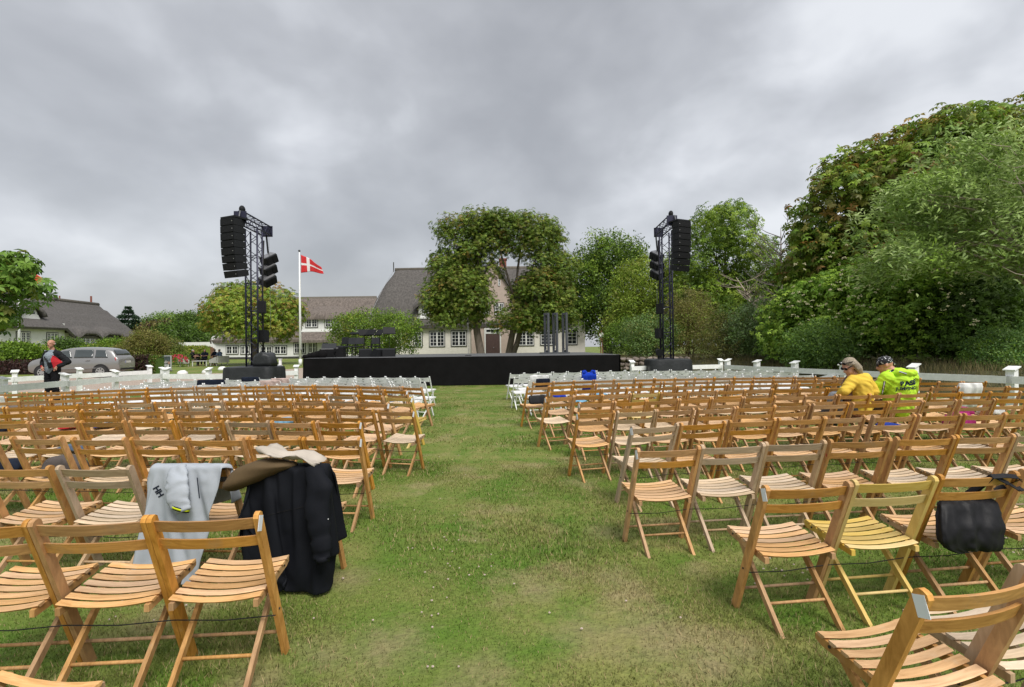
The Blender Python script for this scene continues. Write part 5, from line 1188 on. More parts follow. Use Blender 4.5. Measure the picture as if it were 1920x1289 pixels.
# lower shrub belt
def shrub(name, label, bl, base, fol, seed, group='shrubs along the right bank', mat='leaf'):
    return tree(name, label, bl, base, .05, fol, seed, group, 'bush', mat, nl=14)
def belt(px, d, rx, ytop, ybot, label, pal, seed, size=.13, n=420, asp=.45, ncl=6, z0=.85, wind=0, nleaf=4, lump=.3, mode='leaf'):
    cy = (ytop + ybot) / 2; rz = (ybot - ytop) / 2; bl = [B(px, cy, d, rx * .8, rz * .95), B(px - rx * .45, cy + rz * .25, d, rx * .55, rz * .75), B(px + rx * .45, cy + rz * .2, d, rx * .55, rz * .75), B(px, cy + rz * .45, d - .3, rx * .8, rz * .6)]
    b = at(px, ybot, d); return shrub('shrub', label, bl, (b.x, d, z0), foliage(bl, n, ncl, mode, size, pal, seed, nleaf=nleaf, asp=asp, spread=size * 1.7, wind=wind, lump=lump, bottom=-.95, zmin=z0 - .55), seed)
belt(1180, 34, 44, 598, 672, 'dark green shrub just right of the post clock', [(G1, 4), (DG, 2), (G2, 2)], 31, z0=.7)
belt(1225, 30, 46, 588, 672, 'grey green shrub behind the right tower foot', [(GG, 4), (G1, 3), (OL, 1)], 32, z0=.9)
belt(1300, 30, 52, 575, 680, 'olive brown wispy shrub right of the right tower', [(OL, 4), ((.12, .085, .035), 2), (G2, 2)], 33, asp=.25, wind=.5)
belt(1290, 31, 40, 545, 610, 'pale dry shrub above the olive one', [((.16, .14, .06), 3), (OL, 3), (G3, 1)], 34, asp=.28, n=300)
belt(1362, 27, 50, 590, 682, 'brownish green broom shrub left of the flowering shrubs', [(OL, 3), ((.075, .07, .025), 3), (G1, 2)], 35, asp=.22)
belt(1420, 26, 52, 570, 684, 'grey leaved rose shrub with few orange hips', [(GG, 5), (G1, 2), ((.13, .17, .09), 2)], 36)
elder = [(G1, 3), ((.145, .265, .033), 4), ((.24, .36, .045), 3), (G3, 1)]
belt(1500, 22.5, 62, 540, 690, 'bright green elder shrub at the left of the flowering shrubs', elder, 37, size=.15, n=620, mode='palm', nleaf=5, asp=.5)
belt(1590, 21, 70, 500, 690, 'green elder shrub with cream flowers behind the seated woman', elder, 38, size=.15, n=800, mode='palm', nleaf=5, asp=.5)
belt(1700, 19, 82, 470, 680, 'tall elder shrub with cream flowers behind the seated couple', elder, 39, size=.14, n=950, mode='palm', nleaf=5, asp=.5)
belt(1830, 18, 95, 520, 690, 'dark elder shrub behind the right end of the fence', [(G1, 4), (DG, 3), ((.10, .18, .025), 3)], 40, size=.14, n=900, mode='palm', nleaf=5, asp=.5)
belt(1885, 15.6, 62, 618, 706, 'low rose shrub with small leaves at the right edge', [(G2, 3), ((.09, .19, .045), 4), (GG, 3)], 41, size=.075, n=620, ncl=7)
belt(1540, 19.5, 50, 612, 696, 'narrow leaved shrub low behind the fence', [(GG, 2), ((.11, .20, .045), 4), (G2, 2)], 42, size=.15, asp=.26, wind=-.4)
# cream flower plates
M['cream_flower'] = plain('cream_flowers', (.62, .57, .36), .8, .2, 60)
g = np.random.default_rng(77); fl = MB(); spots = [(g.normal(cx, sx), g.normal(cy, sy), d) for cx, cy, sx, sy, d, n in ((1590, 545, 45, 40, 18.4, 40), (1700, 505, 60, 30, 15.9, 50), (1500, 570, 28, 26, 20.2, 26), (1640, 600, 60, 40, 18.0, 18), (1790, 560, 30, 40, 15.0, 14)) for _ in range(n)]
for px, py, d in spots:
    c = at(px, py, d + g.uniform(0, .5))
    for k in range(6): fl.ball((c.x + g.normal(0, .035), c.y + g.normal(0, .03), c.z + g.normal(0, .018)), .018, 5, 4)
tag(fl.build('elder_flowers', M['cream_flower']), 'cream elder flower plates scattered over the shrubs', 'flowers', kind='stuff')
# big chestnut on the right
D_ = 23.0; bl = [B(1545, 485, D_, 58, 66), B(1600, 440, D_, 92, 120), B(1680, 365, D_, 96, 96), B(1790, 325, D_, 112, 88), B(1900, 318, D_, 120, 86), B(1750, 440, D_, 150, 130), B(1570, 530, D_, 70, 76), B(1900, 450, D_, 150, 140), B(1990, 400, D_, 140, 140)]
b0 = at(1800, 690, D_ + 1); tree('chestnut_tree', 'huge chestnut tree with rusty leaf tips at the right edge', bl, (b0.x, D_ + 1, .9), .5, foliage(bl, 2800, 8, 'palm', .225, [(G1, 3), (G2, 4), (G3, 2.4), (OL, 2), (BR, 1.2), ((.13, .085, .03), .8)], 51, nleaf=6, spread=.38, asp=.42, inner=.25, lump=.12, bottom=-.85), 11, 'chestnut trees', nl=16)
# wind-blown willow in front of it
D_ = 15.0; bl = [B(1790, 420, D_, 110, 100, 1.3), B(1880, 350, D_, 120, 110, 1.4), B(1720, 400, D_, 60, 55, .9), B(1870, 490, D_, 110, 70, 1.3), B(1960, 420, D_, 110, 130, 1.4), B(1690, 500, D_, 50, 40, .8)]
b0 = at(2030, 690, D_); t = tree('willow_tree', 'wind-blown pale willow with bare twigs at the right edge', bl, (b0.x, D_, .9), .15, foliage(bl, 460, 8, 'leaf', .185, [((.26, .36, .10), 4), ((.19, .28, .08), 4), ((.38, .46, .20), 2), (G2, 2)], 52, nleaf=6, spread=.22, asp=.30, wind=-1.0, inner=.45, lump=.35, up=.7), 12, 'willows', bark='twig', nl=20)
g = random.Random(6); mb = MB()
for k in range(70):
    s = Vector((.0 + g.uniform(-3.4, .2), g.uniform(-1.9, -.3), g.uniform(2.3, 6.2))); e = s + Vector((-g.uniform(.4, 1.0), g.uniform(-.3, .3), g.uniform(-.2, .5))); m = s.lerp(e, .5) + Vector((0, 0, g.uniform(-.12, .12))); mb.tube([s, m, e], [.014, .010, .004], 5)
tag(mb.build('twigs', M['twig'], t, True), kind='stuff')
# near tree leaning in from the left edge
D_ = 12.0; bl = [B(-40, 520, D_, 70, 40, .9), B(0, 548, D_, 48, 38, .8), B(-45, 592, D_, 52, 30, .8), B(30, 498, D_, 30, 16, .5), B(52, 536, D_, 20, 10, .4), B(-130, 552, D_, 90, 76, 1.4)]
b0 = at(-190, 700, D_); tree('chestnut_tree', 'leafy branches of a near tree entering at the left edge', bl, (b0.x, D_, 0), .16, foliage(bl, 420, 4, 'palm', .17, [(G1, 2), ((.09, .18, .028), 4), ((.15, .25, .04), 3), (YG, .6), (BR, .3)], 53, nleaf=6, spread=.17, asp=.42, inner=.2), 13, 'chestnut trees', nl=14)
# left background
hp = [((.05, .022, .022), 4), ((.085, .04, .035), 3), ((.04, .035, .02), 2)]
def hedge(name, label, x0, x1, y, dep, h, pal, seed, n, size=.09, yaw=0):
    g = np.random.default_rng(seed); t = thing(name, label, 'hedge', ((x0 + x1) / 2, y, tz(y)), yaw, 'hedges'); L = x1 - x0
    k = n; f = g.uniform(size=k); P = np.empty((k, 3)); P[:, 0] = g.uniform(-L / 2, L / 2, k); N = np.zeros((k, 3)); topf = f < .4
    P[:, 1] = np.where(topf, g.uniform(-dep / 2, dep / 2, k), -dep / 2 + np.abs(g.normal(0, .06, k))); P[:, 2] = np.where(topf, h + g.normal(0, .05, k), g.uniform(0.02, h, k)); N[:, 2] = np.where(topf, 1, .3); N[:, 1] = np.where(topf, 0, -1)
    pc = np.array([q[0] for q in pal]); pw = np.array([q[1] for q in pal], float); C = pc[g.choice(len(pc), k, p=pw / pw.sum())] * g.uniform(.7, 1.3, (k, 1)); D = unit(g.normal(size=(k, 3)) + N * .4)
    link('foliage', leaf_mesh('foliage', P, D, unit(N + g.normal(size=(k, 3)) * .5), size * g.uniform(.7, 1.4, k), .6, C, M['leaf']), None, t)
    MB().b2((-L / 2, -dep / 2 + .08, 0), (L / 2, dep / 2 - .05, h - .06)).build('core', plain('hedge_core', tuple(np.array(pal[0][0]) * .8), .95, .3, 9, bump=.8, bscale=30), t); return t
hedge('hedge', 'clipped purple hedge in front of the parked cars', -46, -28.6, 31.5, .9, .78, hp, 61, 6500, .11)
hedge('hedge', 'clipped purple brown hedge between silver car and sign board', -22.9, -21.55, 30.6, .9, 1.0, hp + [((.09, .10, .03), 2)], 62, 2200)
hedge('hedge', 'clipped green end of the hedge left of the sign board', -21.55, -21.2, 30.8, .9, .98, [(G1, 3), (OL, 2)], 63, 1000)
hedge('hedge', 'yellow green hedge behind the cafe tables', at(328, 660, 60).x, at(389, 660, 60).x, 60, 1.2, at(0, 648, 60).z - .9, [(G3, 3), (YG, 2), (G2, 2)], 64, 2600, .16)
def lbush(px, d, rx, ytop, ybot, label, pal, seed, size=.20, n=420, asp=.5):
    belt_ = belt(px, d, rx, ytop, ybot, label, pal, seed, size=size, n=n, asp=asp, z0=tz(d), lump=.3); belt_['group'] = 'shrubs by the car park'; return belt_
lbush(12, 46, 34, 652, 678, 'dark green bush below the far house window', [(G1, 3), (DG, 3), (OL, 1)], 71)
lbush(66, 44, 28, 656, 678, 'yellow green bush behind the standing man', [(G2, 3), (G3, 3), (YG, 1)], 72)
lbush(122, 47, 32, 643, 674, 'dark rounded bush above the silver car bonnet', [(DG, 3), (G1, 3), (GG, 1)], 73, n=520)
lbush(190, 46, 36, 656, 676, 'bright green bush behind the silver car roof', [(G2, 3), ((.10, .16, .025), 3), (YG, 1)], 74, n=480)
lbush(212, 52, 24, 642, 664, 'green shrub below the far house dormers', [(G1, 3), (G2, 3)], 75)
lbush(270, 44, 36, 630, 676, 'big olive tamarisk bush right of the silver car', [(OL, 5), ((.12, .11, .035), 3), (G2, 1)], 76, n=650, asp=.25)
lbush(305, 47, 34, 640, 672, 'olive bush behind the sign board', [(OL, 4), (G1, 2), (DG, 1)], 77, n=420, asp=.3)
lbush(40, 33, 26, 655, 676, 'low green bush behind the cars at far left', [(G2, 3), (G1, 2)], 78, n=240)
# flowers by the sign
M['pinkfl'] = plain('pink_flowers', (.55, .03, .08), .7, .25, 40)
p = at(334, 676, 41); t = thing('flower_bush', 'low bush covered in pink red flowers beside the sign board', 'bush', (p.x, 41, tz(41)))
bl = [(p.x, 41, tz(41) + .45, .75, .5, .5)]; P, D, N, S, asp, C = foliage(bl, 160, 4, 'leaf', .10, [(G1, 3), (G2, 2)], 79, nleaf=3); link('foliage', leaf_mesh('foliage', P - np.array(t.location), D, N, S, asp, C, M['leaf']), None, t)
g = random.Random(8); mb = MB()
for k in range(130):
    a = g.uniform(0, 6.28); z = g.uniform(-.2, 1); r_ = math.sqrt(max(0, 1 - z * z)); mb.ball((.75 * r_ * math.cos(a), .52 * r_ * math.sin(a), .45 + .5 * z), g.uniform(.04, .075), 6, 4)
mb.build('blossoms', M['pinkfl'], t)
# far trees on the left horizon
def conifer(px, d, ytop, ybot, rx, label, seed):
    b = at(px, ybot, d); tp = at(px, ytop, d); t = thing('conifer', label, 'tree', (b.x, d, tz(d)), 0, 'far trees'); H = tp.z - tz(d); g = np.random.default_rng(seed); n = 15000; h_ = g.uniform(.04, 1, n); lay = np.round(h_ * 11) / 11; hz = (h_ * .62 + lay * .38); r_ = (1 - hz) * rx * d / F * (1 + .18 * np.sin(lay * 40)) * np.sqrt(g.uniform(.1, 1.0, n)) + .08; a = g.uniform(0, 6.28, n); r_ = r_ * (1 + .22 * np.sin(a * 5 + lay * 50)); P = np.stack([r_ * np.cos(a), r_ * np.sin(a), hz * H - r_ * .12], 1)
    D = unit(np.stack([np.cos(a), np.sin(a), g.uniform(-.3, .25, n)], 1) + g.normal(size=(n, 3)) * .3); C = np.array([(.055, .10, .055)]) * g.uniform(.6, 1.7, (n, 1)); link('crown', leaf_mesh('crown', P, D, unit(g.normal(size=(n, 3)) * .5 + np.array([0, 0, 1])), .42 * g.uniform(.6, 1.2, n), .35, C, M['leaf_dull']), None, t); MB().tube([(0, 0, 0), (0, 0, H * .9)], [.25, .05], 8).build('trunk', M['bark'], t)
conifer(241, 92, 576, 640, 58, 'dark layered conifer right of the far thatched house', 81)
FT = [(312, 100, 26, 594, 650, 'pale green tree on the horizon left of centre', [(G2, 3), (GG, 3)]), (340, 104, 30, 596, 652, 'mid green round tree on the far horizon', [(G1, 3), (G2, 3), (DG, 1)]), (372, 98, 30, 592, 652, 'dark tree on the horizon touching the wing roof', [(DG, 3), (G1, 3)]), (392, 104, 24, 588, 652, 'far dark tree rising behind the wing roof end', [(DG, 3), (G1, 2), (OL, 1)]), (296, 88, 26, 612, 656, 'purple brown tree low on the horizon', [((.06, .035, .03), 3), (OL, 2)]), (270, 96, 26, 608, 655, 'green tree low between conifer and olive bush', [(G1, 3), (DG, 2)]), (345, 86, 40, 615, 656, 'wide dark green bush row on the horizon', [(DG, 3), (G1, 3)])]
for k, (px, d, rx, yt, yb, lab, pal) in enumerate(FT):
    bl = [B(px, (yt + yb) / 2, d, rx, (yb - yt) / 2), B(px + rx * .4, (yt + yb) / 2 + 6, d, rx * .7, (yb - yt) * .4)]; b = at(px, yb, d); tree('far_tree', lab, bl, (b.x, d, tz(d)), .25, foliage(bl, 320, 6, 'leaf', .45, pal, 90 + k, nleaf=4, spread=.7), 90 + k, 'far trees')
# screen of trees deeper behind the right belt, seen through the gaps
for k, (px, d, rx, yt, yb, lab) in enumerate([(1290, 52, 70, 520, 660, 'dark tree deep behind the right tower'), (1420, 48, 70, 520, 668, 'dark tree deep behind the leaning dead tree'), (1540, 36, 80, 480, 672, 'dark tree deep behind the elder shrubs'), (1690, 31, 110, 470, 676, 'dark tree deep behind the seated couple'), (1860, 29, 120, 440, 680, 'dark tree deep at the right edge')]):
    bl = [B(px, (yt + yb) / 2, d, rx, (yb - yt) / 2), B(px + rx * .5, (yt + yb) / 2 + 20, d, rx * .7, (yb - yt) * .4), B(px - rx * .5, (yt + yb) / 2 + 20, d, rx * .7, (yb - yt) * .4)]; b = at(px, yb, d); tree('broadleaf_tree', lab, bl, (b.x, d, .8), .22, foliage(bl, 700, 7, 'leaf', .30, [(DG, 4), (G1, 4), (G2, 1)], 110 + k, nleaf=4, spread=.55, asp=.6, bottom=-.95), 110 + k, 'trees beyond the right fence')
# ------------------------------------------------------------------ cars
M['silver'] = plain('silver_car_paint', (.30, .297, .29), .30, .03, 2, metal=.55, coat=.6); M['navycar'] = plain('dark_blue_car_paint', (.05, .06, .085), .28, .03, 2, metal=.4, coat=.6); M['greycar'] = plain('light_grey_car_paint', (.36, .38, .40), .28, .03, 2, metal=.5, coat=.6)
M['carglass'] = plain('car_glass', (.05, .06, .062), .04, .05, spec=.8); M['tyre'] = plain('tyre_rubber', (.018, .018, .018), .85, .2); M['rim'] = plain('wheel_rim', (.45, .45, .45), .35, .05, metal=.7); M['tail'] = plain('tail_light_red', (.42, .012, .012), .2, .05); M['lampglass'] = plain('head_lamp', (.5, .52, .53), .15, .05); M['plate'] = plain('number_plate', (.6, .6, .58), .5, .05); M['arch'] = plain('wheel_arch', (.015, .015, .015), .9, .1); M['platebl'] = plain('plate_blue', (.02, .05, .3), .5, .05)
def car(loc, rz, paint, label, Hs=1.0):
    t = thing('parked_car', label, 'car', loc, rz, 'cars parked along the hedge')
    X = [-2.14, -2.12, -2.06, -1.96, -1.85, -1.70, -1.35, -.9, -.4, .1, .5, .80, 1.05, 1.28, 1.40, 1.65, 1.9, 2.05, 2.13, 2.16]
    ZT = [.78, .95, 1.06, 1.14, 1.32, 1.48, 1.555, 1.585, 1.60, 1.585, 1.53, 1.42, 1.26, 1.12, 1.08, 1.02, .94, .84, .72, .62]
    WD = [.70, .79, .83, .855, .87, .88, .885, .89, .89, .89, .89, .885, .88, .875, .87, .86, .83, .77, .70, .62]
    ZB = [.45, .36, .30, .27, .25, .24, .22, .22, .22, .22, .22, .22, .22, .23, .24, .25, .27, .30, .38, .45]
    ZT = [z if z < 1.0 else 1.0 + (z - 1.0) * Hs for z in ZT]
    def ring(x):
        zt, w, zb = np.interp(x, X, ZT), np.interp(x, X, WD), np.interp(x, X, ZB); be = min(.99, zt - .05); cab = max(0, min(1, (zt - 1.08) / .35))
        pts = [(0, zb), (.80 * w, zb), (.95 * w, zb + .10 * (be - zb)), (.99 * w, zb + .45 * (be - zb)), (1.0 * w, zb + .72 * (be - zb)), (.955 * w, be)]
        pts += [((.955 - .12 * cab - .02) * w, be + .45 * (zt - be)), ((.74 + .06 * (1 - cab)) * w, be + .88 * (zt - be)), (.56 * w, zt - .004), (0, zt + .012)]
        return pts
    rs = []
    for x in X:
        p = ring(x); rs.append([(x, y, z) for y, z in p] + [(x, -y, z) for y, z in p[-2:0:-1]])
    body = MB().rings(rs).build('body', paint, t); m = body.modifiers.new('s', 'SUBSURF'); m.levels = m.render_levels = 2; body.data.polygons.foreach_set('use_smooth', [True] * len(body.data.polygons))
    def side(x, u, s, off=.004):
        p = ring(x); (y0, z0), (y1, z1), (y2, z2) = p[5], p[6], p[7]
        if u < .5: y, z = y0 + (y1 - y0) * u * 2, z0 + (z1 - z0) * u * 2
        else: y, z = y1 + (y2 - y1) * (u * 2 - 1), z1 + (z2 - z1) * (u * 2 - 1)
        return Vector((x, s * (y + off), z + off * .4))
    def patch(fn, nu, nv, name, mat, parent=t):
        mb = MB(); mb.add([fn(i / nu, j / nv) for j in range(nv + 1) for i in range(nu + 1)], [(j * (nu + 1) + i, j * (nu + 1) + i + 1, (j + 1) * (nu + 1) + i + 1, (j + 1) * (nu + 1) + i) for j in range(nv) for i in range(nu)])
        o = mb.build(name, mat, parent, True); so = o.modifiers.new('t', 'SOLIDIFY'); so.thickness = .006; return o
    for s in (-1, 1):
        for (a0, a1, b0, b1) in ((.02, .98, .22, .82), (-.92, -.05, -.90, -.05), (-1.62, -1.02, -1.45, -1.0)):
            patch(lambda u, v: side((a0 + (a1 - a0) * u) * (1 - v) + (b0 + (b1 - b0) * u) * v if False else (a0 + (a1 - a0) * u) + ((b0 + (b1 - b0) * u) - (a0 + (a1 - a0) * u)) * v, .08 + .80 * v, s, .010), 10, 5, 'side_window', M['carglass'])
        patch(lambda u, v: Vector((-2.125 + .055 * v + .13 * u * u, s * (.58 + .262 * u), .86 + .17 * v)), 5, 3, 'tail_light', M['tail'])
        patch(lambda u, v: Vector((2.12 - .22 * u - .05 * v, s * (.50 + .31 * u), .70 + .13 * v)), 5, 3, 'headlight', M['lampglass'])
        MB().tube([(-1.3, s * .895, .50), (1.2, s * .895, .46)], .022, 6).build('side_moulding', paint, t)
        for x in (.25, -.62): MB().tube([(x, s * .900, .90), (x - .2, s * .897, .905)], .018, 6).build('door_handle', paint, t)
        MB().ball((.92, s * .98, 1.06), (.09, .09, .075), 10, 7).build('mirror', paint, t, True)
        for x in (1.36, -1.30):
            MB().tube([(x, s * .70, .33), (x, s * .898, .33)], .375, 28).build('wheel_arch', M['arch'], t)
            w = MB().tube([(x, s * .69, .315), (x, s * .73, .315), (x, s * .89, .315), (x, s * .912, .315)], [.27, .315, .315, .28], 28).build('wheel', M['tyre'], t, True)
            r_ = MB(); r_.tube([(x, s * .905, .315), (x, s * .918, .315)], .205, 24); ro_ = r_.build('rim', M['rim'], w)
            for k in range(7):
                a = 2 * math.pi * k / 7; MB().tube([(x + .135 * math.cos(a), s * .917, .315 + .135 * math.sin(a)), (x + .135 * math.cos(a), s * .922, .315 + .135 * math.sin(a))], .036, 8).build('rim_hole', M['arch'], w)
    def rear(u, v):
        x = -1.93 + .21 * v; p = ring(x); y = (p[6][0] - .10) * (1 - .10 * v) * (2 * u - 1); return Vector((x - .055 + .02 * abs(2 * u - 1), y, np.interp(x, X, ZT) - .012 + .01 * v))
    patch(rear, 10, 4, 'rear_window', M['carglass']); patch(lambda u, v: Vector((1.26 - .40 * v, (2 * u - 1) * (.74 - .10 * v), np.interp(1.26 - .40 * v, X, ZT) + .016)), 10, 4, 'windscreen', M['carglass'])
    p = MB().box((-2.155, 0, .80), (.015, .52, .11)).build('number_plate', M['plate'], t); MB().box((-2.164, .235, .80), (.004, .05, .105)).build('plate_band', M['platebl'], p)
    MB().box((-2.12, 0, .42), (.06, 1.3, .10)).build('rear_bumper', M['arch'], t)
    return t
q = at(156, 690, 27.4); car((q.x, 27.4, tz(27.4) + .008), R(180 + 10), M['silver'], 'silver people carrier parked behind the standing man')
q = at(10, 690, 34.5); car((q.x - .3, 34.5, tz(34.5)), R(5), M['navycar'], 'dark blue saloon at the left edge behind the purple hedge', .80)
q = at(76, 690, 37.5); car((q.x, 37.5, tz(37.5)), R(6), M['greycar'], 'light grey car hidden behind the standing man', .80)

# ------------------------------------------------------------------ cloth helpers
def fabric(name, c, rough=.85, var=.12): return plain(name, c, rough, var, 7, bump=.05, bscale=130, spec=.15)
TMP = bpy.data.scenes.new('scratch')
def evaluated(o):
    """mesh data and placement of one object with its modifiers, worked out in a scratch scene so the full scene is not updated"""
    TMP.collection.objects.link(o); vl = TMP.view_layers[0]; vl.update(); dg = vl.depsgraph; e_ = o.evaluated_get(dg); me = bpy.data.meshes.new_from_object(e_); mw = e_.matrix_world.copy(); TMP.collection.objects.unlink(o); return me, mw
from mathutils import noise as mnoise
def cloth(name, label, cat, rings_, mat, parent_chair=None, fold=.02, seed=1, n=56, e=2.6, group=None, sub=True, lv=0, wr=.0):
    """closed garment lofted through rings (z, cx, cy, hx, hy) in the chair's own axes; folds run down it"""
    g = random.Random(seed); fr = [(g.randint(3, 5), g.uniform(0, 6)), (g.randint(7, 9), g.uniform(0, 6)), (g.randint(12, 17), g.uniform(0, 6))]; rs = []
    if lv:
        A_ = np.array(rings_); tt = np.linspace(0, 1, len(A_)); t2 = np.linspace(0, 1, lv); rings_ = [tuple(np.interp(q_, tt, A_[:, c_]) for c_ in range(5)) for q_ in t2]
    N = len(rings_); sd = seed * 3.7
    for j, (z, cx, cy, hx, hy) in enumerate(rings_):
        ring = []; amp = fold * min(1, (j / (N - 1)) * 1.8) ** .7
        for k in range(n):
            a = 2 * math.pi * k / n; c, s = math.cos(a), math.sin(a); r_ = (abs(c) ** e + abs(s) ** e) ** (-1 / e)
            w = sum((1 - 2 * abs(math.sin((f * a + p + .9 * math.sin(z * 4 + p)) / 2)) ** .8) / (i + 1) for i, (f, p) in enumerate(fr))
            p = Vector((cx + hx * c * r_, cy + hy * s * r_, z + .25 * amp * math.sin(fr[0][0] * a + fr[1][1]))); d = Vector((c * .6, s, 0)); q = p + d * w * amp
            if wr:
                v_ = Vector((q.x * 9 + q.z * 5, q.y * 9 + sd, q.z * 11 - q.x * 4)); q = q + d * wr * ((1 - 2.2 * abs(mnoise.noise(v_))) * .7 + (1 - 2.2 * abs(mnoise.noise(v_ * 2.3 + Vector((3, 1, 7))))) * .4)
            ring.append(q)
        rs.append(ring)
    t = parent_chair; m4 = Matrix.Translation(t.location) @ t.rotation_euler.to_matrix().to_4x4(); mb = MB(); mb.rings([[m4 @ p for p in r_] for r_ in rs])
    o = mb.top(name, mat, label, cat, group, smooth=True)
    if sub: m = o.modifiers.new('s', 'SUBSURF'); m.levels = m.render_levels = 1
    return o
def drape_sim(name, label, cat, chair, mat, ok, w, h, res, vfold, yaw, frames=42, off=(0, 0), pinw=.15, bend=.6, zt=.802):
    """a garment pattern laid over the chair back and let fall: returns the settled cloth, in place"""
    nx, ny = int(w / res), int(h / res); idx = {}; vs, fs, fold = [], [], []
    c, s = math.cos(yaw), math.sin(yaw)
    def vert(i, j):
        if (i, j) not in idx:
            u_, v_ = -w / 2 + w * i / nx, h * j / ny - vfold; idx[(i, j)] = len(vs); g_ = .004 * math.sin(i * 1.7 + j * .9); vs.append((off[0] + u_ * c - v_ * s, -.02 + off[1] + u_ * s + v_ * c, zt + g_))
        return idx[(i, j)]
    for j in range(ny):
        for i in range(nx):
            if ok(-w / 2 + w * (i + .5) / nx, h * (j + .5) / ny): fs.append((vert(i, j), vert(i + 1, j), vert(i + 1, j + 1), vert(i, j + 1)))
    me = bpy.data.meshes.new(name); me.from_pydata(vs, [], fs); o = bpy.data.objects.new(name, me); vg = o.vertex_groups.new(name='pin'); vg.add([k for k, p in enumerate(vs) if abs(p[1] + .02) < .030 and abs(p[0]) < pinw], 1.0, 'REPLACE')
    m = o.modifiers.new('cloth', 'CLOTH'); st_ = m.settings; st_.quality = 4; st_.mass = .35; st_.tension_stiffness = 18; st_.compression_stiffness = 18; st_.shear_stiffness = 8; st_.bending_stiffness = bend; st_.shrink_min = -.16; st_.vertex_group_mass = 'pin'; st_.air_damping = 3.0; m.collision_settings.distance_min = .006; m.collision_settings.use_self_collision = False; m.collision_settings.self_distance_min = .005; m.point_cache.frame_end = frames + 2
    cb = MB(); cb.poly([(-.048, .788), (.012, .788), (.16, .43), (.46, .43), (.46, .0), (-.048, .0)], lambda q: (-.236, q[0], q[1]), lambda q: (.236, q[0], q[1])); cb.b2((-1.5, -1.5, -.3), (1.5, 1.5, .008))
    cm_ = cb.mesh('rest', None); co_ = bpy.data.objects.new('rest', cm_); TMP.collection.objects.link(co_); co_.modifiers.new('c', 'COLLISION'); co_.collision.thickness_outer = .008; co_.collision.cloth_friction = 15; TMP.collection.objects.link(o); TMP.frame_start = 1; TMP.frame_end = frames + 2
    for f in range(1, frames + 1): TMP.frame_set(f)
    vl = TMP.view_layers[0]; vl.update(); e_ = o.evaluated_get(vl.depsgraph); out = bpy.data.meshes.new_from_object(e_); TMP.collection.objects.unlink(o); TMP.collection.objects.unlink(co_); bpy.data.objects.remove(o); bpy.data.objects.remove(co_)
    m4 = Matrix.Translation(chair.location) @ chair.rotation_euler.to_matrix().to_4x4(); mb = MB(); mb.v = [tuple(m4 @ q.co) for q in out.vertices]; mb.f = [tuple(p.vertices) for p in out.polygons]; bpy.data.meshes.remove(out)
    r_ = mb.top(name, mat, label, cat, smooth=True); so = r_.modifiers.new('t', 'SOLIDIFY'); so.thickness = .007; so.offset = 0; sb = r_.modifiers.new('s', 'SUBSURF'); sb.levels = sb.render_levels = 1
    return r_
def limp(pts, rad, n=18, seg=22, wr=.012, seed=1, flat=.6, nrm=(0, -1, 0)):
    """an empty sleeve: a flattened tube with cross creases"""
    P_ = [Vector(p) for p in pts]; out = []; tt = np.linspace(0, len(P_) - 1, seg); nv = Vector(nrm)
    for q_ in tt:
        i = min(int(q_), len(P_) - 2); f = q_ - i; c = P_[i].lerp(P_[i + 1], f); r_ = rad[i] + (rad[i + 1] - rad[i]) * f; d = (P_[min(i + 2, len(P_) - 1)] - P_[max(i - 1, 0)]).normalized(); x = d.cross(nv).normalized(); y = x.cross(d); ring = []
        for k in range(n):
            a = 2 * math.pi * k / n; p = c + x * r_ * math.cos(a) + y * r_ * flat * math.sin(a); v_ = Vector((p.x * 12, p.y * 6 + seed * 2.3, p.z * 22)); p = p + (x * math.cos(a) + y * math.sin(a)) * wr * (1 - 2.4 * abs(mnoise.noise(v_))); ring.append(p)
        out.append(ring)
    return MB().rings(out)
def heap(chair, name, label, cat, mat, seed, w=.17, h=.10, cx=0, cy=.26, z=.418, group=None):
    return cloth(name, label, cat, [(z + h, cx, cy, w * .35, .06), (z + h * .9, cx, cy, w * .7, .11), (z + h * .5, cx, cy, w, .15), (z + .012, cx, cy, w * 1.02, .155), (z + .002, cx, cy, w * .9, .14)], mat, chair, .03, seed, 40, 2.4, group)
def drape(chair, name, label, cat, mat, seed, top=.80, bot=.45, w=.20, cx=0, group=None, dep=.045):
    y = lambda z: ystile(z) - .028
    zs = [top, top - .015, top - .08, (top + bot) / 2, bot + .02, bot]; hx = [w * .9, w * .97, w, w * 1.02, w, w * .97]; hy = [.012, .026, dep * .75, dep, dep, dep * .8]
    return cloth(name, label, cat, [(z, cx, y(min(z, HT)), a, b) for z, a, b in zip(zs, hx, hy)], mat, chair, .020, seed, 60, 3.2, group, lv=14, wr=.010)
def sub_cloth(o, mb, name, mat, smooth=True):
    me = mb.mesh(name, mat, smooth, Matrix.Translation(-o.location)); return link(name, me, None, o)
